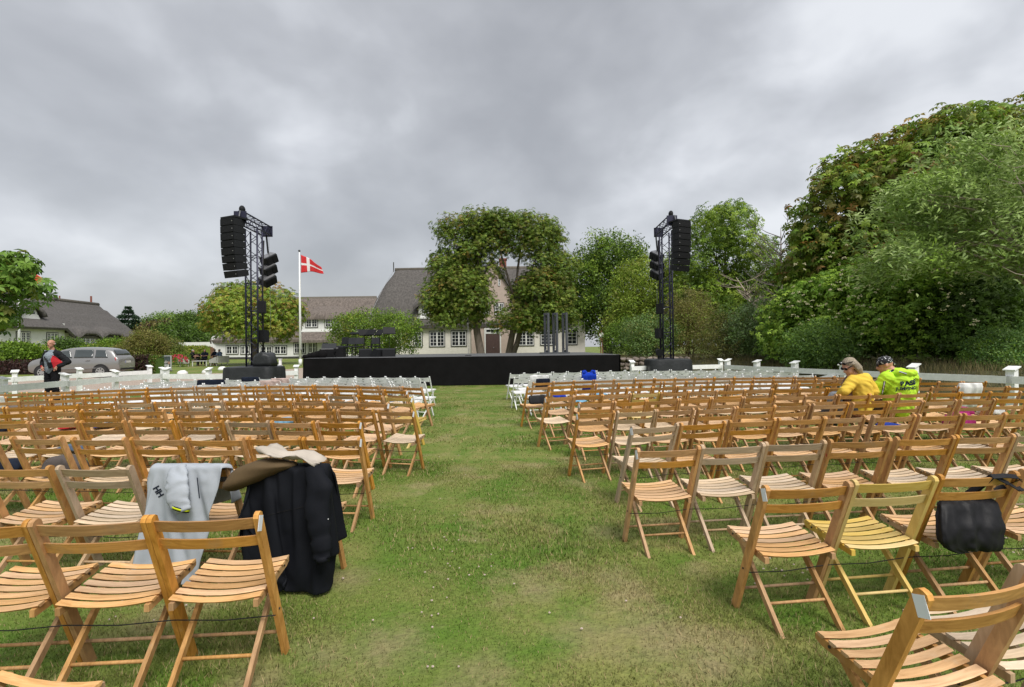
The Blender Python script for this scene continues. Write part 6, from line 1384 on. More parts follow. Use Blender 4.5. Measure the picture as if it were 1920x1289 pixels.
def decal(px, py, obj, uvw, faces, mat, name, roll=0.0, parent=None, off=.004):
    """flat marks wrapped onto the surface of a garment (points uvw in metres round the pixel's hit point)"""
    me, mw = evaluated(obj)
    t = BVHTree.FromPolygons([mw @ v_.co for v_ in me.vertices], [tuple(p.vertices) for p in me.polygons]); bpy.data.meshes.remove(me)
    d = ray(px, py).normalized(); loc, n, i, ds = t.ray_cast(Vector((0, 0, CAMZ)), d)
    if loc is None: return None
    n = -d if n is None else n
    if n.dot(d) > 0: n = -n
    n = (n * .4 - d * .6).normalized(); x = Vector((0, 0, 1)).cross(n).normalized(); y = n.cross(x); c, s = math.cos(roll), math.sin(roll); x, y = x * c + y * s, y * c - x * s; vs = []
    for (u_, v_) in uvw:
        p = loc + x * u_ + y * v_; h_ = t.ray_cast(p + n * .3, -n, .6)[0]; vs.append(tuple((h_ if h_ else p) + n * off))
    me = bpy.data.meshes.new(name); inv = mw.inverted(); me.from_pydata([tuple(inv @ Vector(q_)) for q_ in vs], [], faces); me.materials.append(mat); me.update()
    return link(name, me, None, parent or obj)
def text_geo(s, size, bold=0.0, cut=True):
    cu = bpy.data.curves.new('lettering', 'FONT'); cu.body = s; cu.size = size; cu.align_x = 'CENTER'; cu.align_y = 'CENTER'; cu.offset = bold; o = bpy.data.objects.new('lettering', cu)
    me, _ = evaluated(o); bpy.data.objects.remove(o); bpy.data.curves.remove(cu)
    bm = bmesh.new(); bm.from_mesh(me); bmesh.ops.triangulate(bm, faces=bm.faces)
    if cut: bmesh.ops.subdivide_edges(bm, edges=[e_ for e_ in bm.edges if e_.calc_length() > size * .2], cuts=3)
    bmesh.ops.triangulate(bm, faces=bm.faces); bm.verts.index_update(); uv = [(v_.co.x, v_.co.y) for v_ in bm.verts]; fs = [tuple(v_.index for v_ in f.verts) for f in bm.faces]; bm.free(); bpy.data.meshes.remove(me); return uv, fs
def quadgeo(w, h, nx=8, ny=2): return [(-w / 2 + w * i / nx, -h / 2 + h * j / ny) for j in range(ny + 1) for i in range(nx + 1)], [(j * (nx + 1) + i, j * (nx + 1) + i + 1, (j + 1) * (nx + 1) + i + 1, (j + 1) * (nx + 1) + i) for j in range(ny) for i in range(nx)]

# ------------------------------------------------------------------ garments near the camera
NAVY = fabric('navy_coat_cloth', (.0062, .0072, .0105), .75); HOOD = fabric('brown_lining', (.105, .072, .038)); BEIGE = fabric('beige_canvas', (.46, .41, .35)); GREYJ = fabric('light_grey_jacket', (.37, .40, .44), .55, .06); DARKL = fabric('dark_blue_ink', (.012, .016, .03)); LIME = fabric('lime_print', (.62, .72, .02)); BAGB = fabric('black_bag_nylon', (.012, .012, .014), .5)
ch = CH[('L', 1, 0)]
coat = drape_sim('coat', 'long dark navy coat hung over the aisle chair at left', 'coat', ch, NAVY, lambda u_, v_: (abs(u_ + .03) < .34 + .05 * (v_ < .3)) or (v_ > .52 and v_ < .76 and abs(u_ + .03) < .72), 1.5, 1.02, .025, .70, R(3), off=(-.02, -.01), bend=.12)
m4 = Matrix.Translation(ch.location) @ ch.rotation_euler.to_matrix().to_4x4(); L_ = lambda x, y, z: m4 @ Vector((x, y, z))
sub_cloth(coat, limp([L_(.17, -.06, .80), L_(.235, -.125, .68), L_(.225, -.145, .54), L_(.25, -.160, .42), L_(.27, -.175, .33), L_(.275, -.18, .27)], [.05, .078, .072, .062, .054, .046], seed=3, flat=.45), 'sleeve', NAVY)
mb = MB(); mb.tube([L_(.275, -.180, .285), L_(.279, -.182, .25)], [.040, .037], 16); sub_cloth(coat, mb, 'cuff', NAVY)
mb = MB(); rs = []
for k, (x_, z_, a_, b_) in enumerate(((-.37, .685, .03, .02), (-.35, .715, .085, .055), (-.29, .755, .115, .075), (-.20, .79, .115, .075), (-.10, .815, .10, .055), (-.01, .825, .07, .03), (.04, .825, .03, .012))):
    rs.append([L_(x_ + .03 * math.sin(a), -.055 + a_ * math.sin(a) * (1 + .12 * math.sin(3 * a + k)), z_ + b_ * math.cos(a) * (1 + .15 * math.sin(4 * a + 2 * k)) - .02) for a in np.linspace(0, 2 * math.pi, 22, endpoint=False)])
mb.rings(rs); o = sub_cloth(coat, mb, 'hood', HOOD); mm = o.modifiers.new('s', 'SUBSURF'); mm.levels = mm.render_levels = 1
mb = MB(); mb.ball(L_(.30, -.155, .50), .006, 8, 6); sub_cloth(coat, mb, 'button', M['led'])
for z0_, x0_, x1_ in ((.47, -.30, .16),):
    uv, fs = quadgeo(.40, .006, 24, 1); decal(515, 963, coat, uv, fs, BAGB, 'seam', roll=R(4))
# beige bag folded on top
mb = MB(); rs = []
for k in range(10):
    f = k / 9; x = -.17 + .36 * f; y = -.03 - .02 * math.sin(f * 5); z = .905 - .05 * f - .03 * f * f; hw = .075 + .012 * math.sin(f * 9); th = .020 - .008 * f
    rs.append([L_(x + .02 * math.sin(a * 2), y + hw * math.cos(a), z + th * math.sin(a) + .013 * math.sin(3 * a + f * 7) + .012 * math.sin(f * 11)) for a in np.linspace(0, 2 * math.pi, 16, endpoint=False)])
mb.rings(rs); o = mb.top('canvas_bag', BEIGE, 'folded beige canvas bag lying on the navy coat', 'bag', smooth=True)

ch = CH[('L', 1, 1)]; m4 = Matrix.Translation(ch.location) @ ch.rotation_euler.to_matrix().to_4x4(); L_ = lambda x, y, z: m4 @ Vector((x, y, z))
jk = drape_sim('jacket', 'light grey sailing jacket draped over a chair at left', 'jacket', ch, GREYJ, lambda u_, v_: abs(u_) < .29, .58, .98, .022, .62, R(-20), off=(-.05, -.01), bend=.10)
sl_ = sub_cloth(jk, limp([L_(-.05, -.06, .80), L_(-.02, -.12, .71), L_(.01, -.145, .62), L_(.05, -.155, .54)], [.05, .070, .064, .045], seed=9, flat=.30, wr=.012), 'sleeve', GREYJ)
mb = MB(); mb.rings([[L_(.028 + .056 * math.cos(a), -.150 + .026 * math.sin(a), zz_ - .016 * math.cos(a)) for a in np.linspace(0, 6.283, 20, endpoint=False)] for zz_ in (.575, .550)]); sub_cloth(jk, mb, 'sleeve_band', DARKL); mb = MB(); mb.rings([[L_(.028 + .058 * math.cos(a), -.150 + .028 * math.sin(a), zz_ - .016 * math.cos(a)) for a in np.linspace(0, 6.283, 20, endpoint=False)] for zz_ in (.568, .557)]); sub_cloth(jk, mb, 'sleeve_stripe', LIME)
uv, fs = text_geo('HH', .050, .0016); decal(297, 922, jk, uv, fs, DARKL, 'lettering', roll=R(-62), off=.004)
for (px, py, ro_, ln) in ((322, 908, -84, .11), (372, 915, -84, .13)):
    uv, fs = quadgeo(ln, .006, 14, 1); decal(px, py, jk, uv, fs, DARKL, 'piping', roll=R(ro_), off=.003)

ch = CH[('R', 1, 2)]
bag = cloth('shoulder_bag', 'black nylon bag hung on the chair right of the yellow one', 'bag', [(.628, -.03, .05, .16, .010), (.615, -.03, .045, .18, .024), (.56, -.05, .025, .19, .042), (.49, -.07, .0, .195, .05), (.43, -.08, -.01, .19, .05), (.385, -.07, -.01, .165, .042), (.362, -.05, -.01, .13, .03), (.358, -.05, -.01, .09, .02)], BAGB, ch, .014, 31, 110, 3.4, lv=26, wr=.014, sub=False)
m4 = Matrix.Translation(ch.location) @ ch.rotation_euler.to_matrix().to_4x4(); L_ = lambda x, y, z: m4 @ Vector((x, y, z))
for pts in ([(.02, .05, .66), (.06, -.02, .772), (.13, -.035, .778), (.20, -.04, .77), (.243, -.02, .745), (.244, .05, .70), (.18, .06, .665)], [(-.02, .05, .66), (.08, -.012, .774), (.14, -.045, .735), (.20, -.045, .70), (.244, -.03, .70)]):
    mb = MB(); pts = [L_(*p) for p in pts]
    for a, b in zip(pts[:-1], pts[1:]): mb.bar(a, b, .030, .004, (0, -.6, .8))
    sub_cloth(bag, mb, 'strap', BAGB, False)

# ------------------------------------------------------------------ things left on chairs further off
FB = lambda n_, c: fabric(n_, c)
C_ = dict(taupe=FB('taupe_cloth', (.10, .085, .08)), navy=FB('navy_cloth', (.013, .018, .032)), red=FB('red_cloth', (.52, .03, .04)), blue=FB('blue_cloth', (.02, .05, .30)), lblue=FB('light_blue_cushion', (.22, .46, .66)), pink=FB('pale_pink_towel', (.52, .40, .36)), white=FB('white_towel', (.72, .72, .72)), royal=FB('royal_blue_bag', (.008, .04, .38)), mag=FB('magenta_bag', (.36, .03, .16)), denim=FB('denim_cloth', (.10, .14, .21)), black=BAGB)
heap(CH[('L', 2, 5)], 'jacket', 'taupe jacket bundled on a seat at the left edge', 'jacket', C_['taupe'], 41, .20, .15); heap(CH[('L', 2, 6)], 'jacket', 'dark bundle of clothes on a seat cut by left edge', 'clothes', C_['navy'], 42, .20, .11)
heap(CH[('L', 3, 6)], 'trousers', 'denim and navy clothes on a seat at left, fourth row', 'clothes', C_['denim'], 43, .17, .07)
heap(CH[('L', 5, 9)], 'cloth', 'red cloth on a wooden seat at left', 'cloth', C_['red'], 44, .14, .06); heap(CH[('L', 5, 8)], 'cloth', 'blue cloth on a wooden seat at left', 'cloth', C_['blue'], 45, .16, .05)
heap(CH[('L', 5, 3)], 'cushion', 'light blue cushion on a seat in the left block', 'cushion', C_['lblue'], 46, .17, .09); heap(CH[('L', 5, 11)], 'clothes', 'navy clothes on a seat at the far left', 'clothes', C_['navy'], 47, .17, .10)
drape(CH[('L', 7, 15)], 'towel', 'white cloth over a chair back at the left edge', 'towel', C_['white'], 48, .81, .5, .2)
heap(WCH[('L', 0, 1)], 'jacket', 'navy jacket on a white seat by the aisle', 'jacket', C_['navy'], 49, .17, .13); drape(WCH[('L', 2, 12)], 'coat', 'navy coat thrown over white chairs below left tower', 'coat', C_['navy'], 50, .83, .5, .30, group='clothes on white chairs')
drape(WCH[('L', 3, 11)], 'jacket', 'dark jacket with red trim on white chair backs', 'jacket', C_['navy'], 51, .82, .55, .22); drape(WCH[('L', 1, 8)], 'towel', 'pale pink towel over a white chair in the left block', 'towel', C_['pink'], 52, .82, .45, .24); drape(WCH[('L', 2, 8)], 'towel', 'second pale pink towel beside the first', 'towel', C_['pink'], 53, .82, .5, .22); heap(WCH[('L', 1, 7)], 'bag', 'white bag on a white seat right of pink towels', 'bag', C_['white'], 54, .16, .26)
drape(WCH[('R', 1, 1)], 'blouse', 'white blouse over white chair backs near the aisle', 'clothes', C_['white'], 55, .83, .55, .25); drape(WCH[('R', 0, 0)], 'jacket', 'navy jacket beside the white blouse on white chairs', 'jacket', C_['navy'], 56, .82, .55, .17, .12)
b_ = drape(WCH[('R', 1, 4)], 'backpack', 'royal blue bag hanging on a white chair back', 'bag', C_['royal'], 57, .87, .42, .19, 0, dep=.09); t_ = WCH[('R', 1, 4)]; m4 = Matrix.Translation(t_.location) @ t_.rotation_euler.to_matrix().to_4x4(); mb = MB()
for s in (-1, 1): mb.tube([m4 @ Vector((.13 * s, -.03, .84)), m4 @ Vector((.15 * s, -.02, .90)), m4 @ Vector((.10 * s, 0, .91)), m4 @ Vector((.05 * s, -.02, .85))], [.05, .035, .025, .03], 8)
sub_cloth(b_, mb, 'handles', C_['royal'])
for k, (key, nm) in enumerate([(('R', 9, 1), 'second'), (('R', 9, 3), 'fourth'), (('R', 8, 2), 'third')]): heap(CH[key], 'cushion', 'blue seat cushion on the %s chair near the aisle, right block' % nm, 'cushion', [C_['royal'], C_['lblue'], C_['lblue']][k], 60 + k, .17, .05)
ch = CH[('R', 8, 0)]; cloth('shoulder_bag', 'black bag hung on the aisle chair back, right block', 'bag', [(.62, 0, .04, .15, .02), (.61, 0, .04, .185, .04), (.55, 0, .03, .19, .05), (.47, 0, .0, .19, .05), (.455, 0, .0, .17, .04)], BAGB, ch, .006, 33, 44, 4)
drape(CH[('R', 6, 15)], 'towel', 'white towel folded over a chair back by the right fence', 'towel', C_['white'], 63, .845, .42, .19, dep=.07); heap(CH[('R', 5, 13)], 'towel', 'white towel heaped on a seat at right', 'towel', C_['white'], 64, .17, .14)
heap(CH[('R', 4, 10)], 'handbag', 'magenta bag on a seat near the right edge', 'bag', C_['mag'], 65, .19, .17); heap(CH[('R', 5, 12)], 'handbag', 'magenta cloth on the seat beside the white towel', 'bag', C_['mag'], 66, .14, .12); heap(CH[('R', 4, 8)], 'cushion', 'blue cushion on a seat behind the hooded man', 'cushion', C_['blue'], 67, .16, .05)

# ------------------------------------------------------------------ people
SK = plain('skin', (.46, .255, .18), .55, .08, 30); SKP = plain('skin_ruddy', (.47, .23, .155), .55, .08, 30); HAIR = plain('grey_blond_hair', (.30, .25, .18), .6, .4, 60, bump=.6, bscale=150, stretch=(1, 1, .2)); HAIRD = plain('dark_hair', (.02, .016, .013), .6, .3, 60); HAIRG = plain('grey_hair', (.35, .34, .33), .6, .2, 60)
def caps(mb, chain, n=14):
    for (p0, r0), (p1, r1) in zip(chain[:-1], chain[1:]):
        p0, p1 = Vector(p0), Vector(p1); mb.tube([p0, p1], [r0, r1], n)
    for p, r_ in chain: mb.ball(p, r_, n, 8)
def fuse(mb, voxel, smooth=3, name='body'):
    me = bpy.data.meshes.new(name); me.from_pydata(mb.v, [], mb.f); o = bpy.data.objects.new(name, me); rm = o.modifiers.new('r', 'REMESH'); rm.mode = 'VOXEL'; rm.voxel_size = voxel
    if smooth: sm = o.modifiers.new('s', 'SMOOTH'); sm.factor = .5; sm.iterations = smooth
    out, _ = evaluated(o); bpy.data.objects.remove(o); out.name = name; out.polygons.foreach_set('use_smooth', [True] * len(out.polygons)); return out
def grown(name, mb, mat, parent, voxel=.012, smooth=3):
    me = fuse(mb, voxel, smooth, name)
    if name in ('jacket', 'cardigan', 'hoodie', 'hood', 'trousers', 'shirt', 'blouse'):
        for v_ in me.vertices:
            q = v_.co; w_ = Vector((q.x * 7 + q.z * 6, q.y * 7 - q.z * 3, q.z * 15 + q.x * 6)); v_.co = q + v_.normal * .013 * (.55 - 2.0 * abs(mnoise.noise(w_)))
    me.update(); me.materials.append(mat); return link(name, me, None, parent)
def head_into(mb, c, yaw, pitch, s=1.0):
    m = Matrix.Translation(c) @ Matrix.Rotation(yaw, 4, 'Z') @ Matrix.Rotation(pitch, 4, 'X'); P = lambda x, y, z: m @ Vector((x * s, y * s, z * s))
    mb.ball(P(0, -.012, .03), (.076 * s, .094 * s, .088 * s), 16, 12, rot=(pitch, 0, yaw)); mb.ball(P(0, .020, -.035), (.060 * s, .070 * s, .082 * s), 14, 10, rot=(pitch, 0, yaw)); mb.tube([P(0, .082, .015), P(0, .108, -.022)], [.010 * s, .017 * s], 8); mb.ball(P(0, .098, -.025), .016 * s, 8, 6)
    mb.tube([P(-.022, .083, -.062), P(.022, .083, -.062)], .009 * s, 6); mb.ball(P(0, .070, -.095), .024 * s, 8, 6)
    for q in (-1, 1): mb.ball(P(.078 * q, -.01, 0), (.012 * s, .022 * s, .032 * s), 8, 6, rot=(pitch, 0, yaw)); mb.ball(P(.030 * q, .074, .028), (.022 * s, .014 * s, .010 * s), 8, 6)
    return P
def hand_into(mb, w, d, up, s=1.0):
    w, d, up = Vector(w), Vector(d).normalized(), Vector(up).normalized(); sd = d.cross(up).normalized(); mb.tube([w, w + d * .07], [.030 * s, .036 * s], 10); mb.ball(w + d * .05, (.040 * s, .040 * s, .026 * s), 10, 7)
    for k, l in enumerate((.060, .072, .068, .052)):
        b = w + d * .08 + sd * (-.030 + .020 * k); mb.tube([b, b + d * l * .55 - up * .008, b + d * l * .85 - up * .03], [.0095, .009, .0075], 6)
    b = w + d * .03 - sd * .035; mb.tube([b, b + d * .03 - sd * .03, b + d * .06 - sd * .03], [.012, .011, .009], 6)
# standing man behind the fence, hands on hips
gy = 15.5; gx = at(98, 690, gy).x
pm = thing('person', 'bald person in black jacket with red lining, hands on hips behind the fence', 'person', (gx, gy, tz(gy)), R(180 - 6)); pm.scale = (1.03,) * 3
mb = MB(); caps(mb, [((0, 0, .96), .14), ((0, .0, 1.13), .135), ((0, .01, 1.36), .155), ((0, -.01, 1.52), .075), ((0, 0, 1.62), .058)])
for s in (-1, 1):
    caps(mb, [((.10 * s, 0, .95), .10), ((.12 * s, .02, .50), .064), ((.13 * s, -.02, .09), .045), ((.15 * s, .14, .045), .04)]); caps(mb, [((.17 * s, 0, 1.47), .075), ((.40 * s, -.10, 1.22), .052), ((.235 * s, .085, 1.07), .036)]); hand_into(mb, (.235 * s, .085, 1.07), (-.35 * s, .25, -.55), (0, 1, .3))
head_into(mb, Vector((0.0, .035, 1.745)), R(14), R(-4), 1.06); body = grown('body', mb, SKP, pm, .0095, 2)
mb = MB(); caps(mb, [((0, 0, .98), .158), ((0, 0, 1.06), .15)])
for s in (-1, 1): caps(mb, [((.095 * s, 0, .93), .122), ((.12 * s, .02, .52), .088), ((.13 * s, -.01, .10), .074)])
grown('trousers', mb, fabric('black_trousers', (.012, .012, .014)), pm); 
mb = MB(); caps(mb, [((0, .015, 1.00), .158), ((0, .025, 1.15), .152), ((0, .035, 1.36), .17), ((0, .01, 1.49), .10)]); sh = grown('shirt', mb, plain('checked_shirt', (.22, .26, .30), .8, .45, 70, detail=1), pm)
for s in (-1, 1):
    mb = MB(); mb.ball((.15 * s, .06, .045), (.055, .15, .055), 12, 8); mb.build('shoe', BAGB, pm, True)
mb = MB(); caps(mb, [((0, -.055, 1.00), .165), ((0, -.055, 1.2), .165), ((0, -.045, 1.40), .178), ((0, -.045, 1.50), .11)])
for s in (-1, 1): caps(mb, [((.165 * s, -.01, 1.47), .094), ((.41 * s, -.105, 1.22), .078), ((.27 * s, .045, 1.10), .060)]); caps(mb, [((.155 * s, .03, 1.44), .06), ((.185 * s, .04, 1.20), .055), ((.19 * s, .03, 1.04), .05)])
jk2 = grown('jacket', mb, fabric('black_jacket', (.016, .017, .02)), pm)
mb = MB(); mb.add([(-.10, .145, 1.42), (-.14, .16, 1.22), (-.175, .13, 1.04), (-.335, .03, 1.06), (-.36, .03, 1.22), (-.19, .11, 1.40)], [(0, 1, 4, 5), (1, 2, 3, 4)]); o = mb.build('jacket_lining', C_['red'], pm); sm = o.modifiers.new('t', 'SOLIDIFY'); sm.thickness = .02
mb = MB(); mb.add([(.27, .08, 1.13), (.24, .13, 1.10), (.21, .12, 1.03), (.29, .06, 1.02)], [(0, 1, 2, 3)]); o = mb.build('jacket_lining', C_['red'], pm); sm = o.modifiers.new('t', 'SOLIDIFY'); sm.thickness = .02
mb = MB(); mb.tube([(.10, .10, 1.50), (.02, .205, 1.36), (-.08, .20, 1.22), (-.15, .17, 1.13)], .018, 6); mb.build('strap', BAGB, pm); mb = MB(); mb.box((-.15, .20, 1.13), (.10, .05, .15), (0, R(20), 0)); mb.build('pouch', BAGB, pm)
mb = MB(); mb.ball((0.0, .02, 1.80), (.082, .094, .05), 14, 8); hr = mb.build('hair_stubble', SKP, pm, True)
for s in (-1, 1):
    mb = MB(); mb.ball((.074 * s, -.01, 1.755), (.010, .04, .025), 10, 7); mb.build('hair', HAIRG, pm, True)
# the seated pair
def place_on(key, dx): c = CH[key]; yw = c.rotation_euler.z; return (c.location.x + math.cos(yw) * dx - math.sin(yw) * .09, c.location.y + math.sin(yw) * dx + math.cos(yw) * .09, 0), yw
loc, yw = place_on(('R', 5, 9), -.13); pw = thing('person', 'person in yellow cardigan and sunglasses bending over a grey bag', 'person', loc, yw + R(34))
YEL = fabric('yellow_knit', (.72, .50, .07), .9, .08); NEON = fabric('neon_yellow_green', (.50, .80, .05), .7, .06)
mb = MB(); caps(mb, [((0, .17, .56), .155), ((-.02, .15, .74), .145), ((-.05, .16, .93), .15), ((-.08, .17, 1.03), .07), ((-.12, .20, 1.10), .055)])
for s in (-1, 1): caps(mb, [((.09 * s, .20, .53), .09), ((.12 * s, .56, .50), .065), ((.12 * s, .56, .09), .042), ((.13 * s, .70, .045), .035)])
A1 = [((.13, .12, .99), .07), ((.21, .04, .80), .05), ((-.02, .20, .80), .034)]; A2 = [((-.20, .17, .98), .07), ((-.36, .24, .82), .05), ((-.20, .36, .74), .034)]
caps(mb, A1); caps(mb, A2); hand_into(mb, (-.02, .20, .80), (-1, .45, -.1), (0, 0, 1)); hand_into(mb, (-.20, .36, .74), (.8, .5, -.3), (0, 0, 1))
PH = head_into(mb, Vector((-.165, .235, 1.17)), R(62), R(-30), 1.02); grown('body', mb, SK, pw, .0095, 2)
mb = MB(); caps(mb, [((0, .15, .60), .175), ((-.02, .14, .78), .168), ((-.05, .145, .93), .168), ((-.06, .15, 1.0), .10)]); caps(mb, [((.12, .12, .985), .095), ((.215, .035, .80), .078), ((.03, .17, .80), .058)]); caps(mb, [((-.19, .17, .975), .09), ((-.365, .24, .825), .07), ((-.24, .34, .755), .05)]); grown('cardigan', mb, YEL, pw)
mb = MB(); caps(mb, [((-.10, .25, .98), .075), ((-.13, .26, .88), .10), ((-.10, .26, .72), .10)]); grown('blouse', mb, plain('leopard_blouse', (.16, .09, .07), .8, .9, 60, detail=1), pw, .014)
mb = MB()
for s in (-1, 1): caps(mb, [((.09 * s, .20, .55), .105), ((.12 * s, .57, .51), .078), ((.12 * s, .57, .12), .06)])
grown('trousers', mb, fabric('grey_trousers', (.10, .10, .11)), pw, .014)
mb = MB(); mb.ball(PH(0, -.035, .055), (.096, .105, .085), 16, 10, rot=(R(-30), 0, R(62)));
for k in range(9):
    a = R(-110 + 27 * k); mb.tube([PH(.085 * math.sin(a), -.04 - .05 * math.cos(a), .06), PH(.10 * math.sin(a), -.06 - .06 * math.cos(a), -.05), PH(.095 * math.sin(a) + .02, -.075 - .05 * math.cos(a), -.17)], [.034, .034, .016], 7)
grown('hair', mb, HAIR, pw, .010, 2)
mb = MB()
for s in (-1, 1): mb.ball(PH(.033 * s, .086, .024), (.030, .012, .022), 10, 7, rot=(R(-30), 0, R(62))); mb.tube([PH(.06 * s, .075, .032), PH(.082 * s, -.01, .03)], .006, 5)
mb.build('sunglasses', BAGB, pw, True)
mb = MB()
for s in (-1, 1): mb.ball(PH(.035 * s, .075, .105), (.030, .012, .022), 10, 7, rot=(R(-30), 0, R(62))); mb.tube([PH(.06 * s, .065, .11), PH(.098 * s, -.02, .09)], .006, 5)
mb.build('second_sunglasses', BAGB, pw, True)
m4 = Matrix.Translation(pw.location) @ pw.rotation_euler.to_matrix().to_4x4()
o = cloth('handbag', 'grey and white bag on the lap of the person in yellow', 'bag', [(.80, -.16, .40, .10, .05), (.79, -.16, .40, .16, .09), (.70, -.15, .42, .19, .11), (.60, -.14, .42, .18, .11), (.59, -.14, .42, .15, .09)], plain('grey_bag', (.20, .21, .23), .7, .4, 14), pw, .018, 71, 40, 2.6)

loc, yw = place_on(('R', 5, 10), -.03); pn = thing('person', 'person in neon hooded jacket and black bandana seen from behind', 'person', loc, yw + R(4))
mb = MB(); caps(mb, [((0, .17, .57), .17), ((0, .14, .78), .165), ((-.02, .13, .96), .165), ((-.06, .14, 1.06), .085), ((-.10, .17, 1.12), .065)])
for s in (-1, 1): caps(mb, [((.10 * s, .20, .53), .10), ((.16 * s, .58, .50), .07), ((.16 * s, .58, .09), .045), ((.17 * s, .73, .045), .038)]); caps(mb, [((.20 * s - .02, .12, 1.0), .08), ((.30 * s, .24, .78), .055), ((.10 * s, .44, .72), .038)]); hand_into(mb, (.10 * s, .44, .72), (-.4 * s, .8, -.3), (0, 0, 1))
PN = head_into(mb, Vector((-.155, .215, 1.185)), R(52), R(-16), 1.06); grown('body', mb, SKP, pn, .0095, 2)
mb = MB(); caps(mb, [((0, .15, .58), .20), ((0, .13, .78), .205), ((-.01, .12, .95), .20), ((-.03, .12, 1.04), .12)])
for s in (-1, 1): caps(mb, [((.20 * s - .02, .11, 1.0), .105), ((.31 * s, .23, .78), .085), ((.13 * s, .41, .725), .058)])
hood_ = grown('hoodie', mb, NEON, pn, .011, 3)
mb = MB(); caps(mb, [((-.17, .13, 1.085), .04), ((-.12, .01, 1.085), .05), ((0, -.045, 1.075), .055), ((.11, -.01, 1.075), .048), ((.13, .12, 1.075), .035)]); hd = grown('hood', mb, NEON, pn, .011, 3)
mb = MB()
for s in (-1, 1): caps(mb, [((.10 * s, .20, .56), .118), ((.16 * s, .59, .51), .085), ((.16 * s, .59, .12), .065)])
grown('trousers', mb, fabric('brown_trousers', (.09, .075, .06)), pn, .014)
def paisley():
    m = new_mat('bandana'); n, l = nt(m); p = n['Principled BSDF']; p.inputs['Roughness'].default_value = .8; t = n.new('ShaderNodeTexCoord'); v_ = n.new('ShaderNodeTexVoronoi'); v_.inputs['Scale'].default_value = 34; l.new(t.outputs['Object'], v_.inputs['Vector']); cr = n.new('ShaderNodeValToRGB'); cr.color_ramp.interpolation = 'CONSTANT'; cr.color_ramp.elements[0].color = (.55, .55, .57, 1); cr.color_ramp.elements[1].position = .30; cr.color_ramp.elements[1].color = (.012, .012, .015, 1); l.new(v_.outputs['Distance'], cr.inputs[0]); l.new(cr.outputs[0], p.inputs['Base Color']); return m
mb = MB(); mb.ball(PN(0, -.012, .055), (.090, .108, .085), 16, 10, rot=(R(-16), 0, R(52)), fn=lambda d: 1.0); mb.tube([PN(0, -.10, .01), PN(.03, -.13, -.03)], [.02, .012], 7); mb.build('bandana', paisley(), pn, True)
mb = MB(); mb.ball(PN(.035, .088, .024), (.030, .012, .022), 10, 7, rot=(R(-16), 0, R(52))); mb.ball(PN(-.035, .088, .024), (.030, .012, .022), 10, 7, rot=(R(-16), 0, R(52)))
for s in (-1, 1): mb.tube([PN(.06 * s, .078, .03), PN(.086 * s, -.01, .03)], .006, 5)
mb.build('sunglasses', BAGB, pn, True)
INK = fabric('dark_navy_print', (.015, .02, .05)); WHT = fabric('white_tape', (.75, .77, .78))
uv, fs = text_geo('BASE', .098, .004); decal(1704, 719, hood_, uv, fs, INK, 'lettering', R(6), off=.012)
uv, fs = text_geo('JUMPING', .066, .002); decal(1700, 729, hood_, uv, fs, INK, 'lettering', R(5), off=.012)
uv, fs = text_geo('. _ , .  A  . /', .03, 0); decal(1704, 736, hood_, uv, fs, INK, 'small_print', R(5), off=.012)
for px, py, ro_, ln, w_ in ((1656, 730, 82, .26, .026), (1656, 730, 82, .26, .010)):
    uv, fs = quadgeo(ln, w_, 20, 1); decal(px, py, hood_, uv, fs, INK if w_ > .02 else WHT, 'tape', R(ro_), off=.005 if w_ > .02 else .007)
for px, py, ro_, ln in ((1664, 700, 34, .20), (1688, 707, -38, .12), (1693, 699, -20, .10)):
    for w_, mt, of in ((.024, INK, .005), (.008, WHT, .007)):
        uv, fs = quadgeo(ln, w_, 16, 1); decal(px, py, hd, uv, fs, mt, 'tape', R(ro_), off=of)

# ------------------------------------------------------------------ cafe corner
def sitter(px, d, yaw, shirt, hair, label, arms=1):
    p = at(px, 690, d); t = thing('person', label, 'person', (p.x, d, tz(d)), yaw, 'people sitting at the cafe table'); mb = MB(); caps(mb, [((0, 0, .52), .15), ((0, 0, .78), .15), ((0, .04, 1.0), .14), ((0, .06, 1.10), .06)], 10)
    for s in (-1, 1): caps(mb, [((.09 * s, .03, .5), .09), ((.12 * s, .42, .50), .07), ((.12 * s, .42, .08), .045), ((.12 * s, .54, .05), .04)], 8); caps(mb, [((.19 * s, .04, 1.02), .07), ((.24 * s, .18, .82), .05), ((.10 * s, .42, .80), .035)], 8); hand_into(mb, (.10 * s, .42, .80), (-.3 * s, 1, 0), (0, 0, 1))
    head_into(mb, Vector((0, .09, 1.23)), 0, R(-12), 1.05); grown('body', mb, SK, t, .02, 2)
    mb = MB(); caps(mb, [((0, 0, .56), .165), ((0, 0, .8), .165), ((0, .04, 1.02), .155)], 10)
    for s in (-1, 1): caps(mb, [((.19 * s, .04, 1.02), .085), ((.235 * s, .15, .86), .07)], 8)
    grown('shirt', mb, shirt, t, .022, 2); mb = MB()
    for s in (-1, 1): caps(mb, [((.09 * s, .03, .53), .10), ((.12 * s, .43, .52), .08), ((.12 * s, .43, .12), .06)], 8)
    grown('trousers', mb, C_['black'], t, .024, 2); mb = MB(); mb.ball((0, .065, 1.285), (.09, .10, .075), 12, 8); mb.build('hair', hair, t, True)
sitter(360, 42, R(-70), C_['black'], HAIRG, 'person in black leaning over the low cafe table'); sitter(385, 43.2, R(10 + 180), C_['navy'], HAIR, 'person in navy facing the camera at the cafe table'); sitter(404, 43.0, R(75), C_['navy'], HAIRD, 'dark haired person at left of the wicker sofa'); sitter(413, 42.6, R(80), C_['denim'], HAIRD, 'dark haired person at right of the wicker sofa')
WICK = plain('white_wicker', (.55, .54, .51), .8, .2, 40, bump=.6, bscale=60)
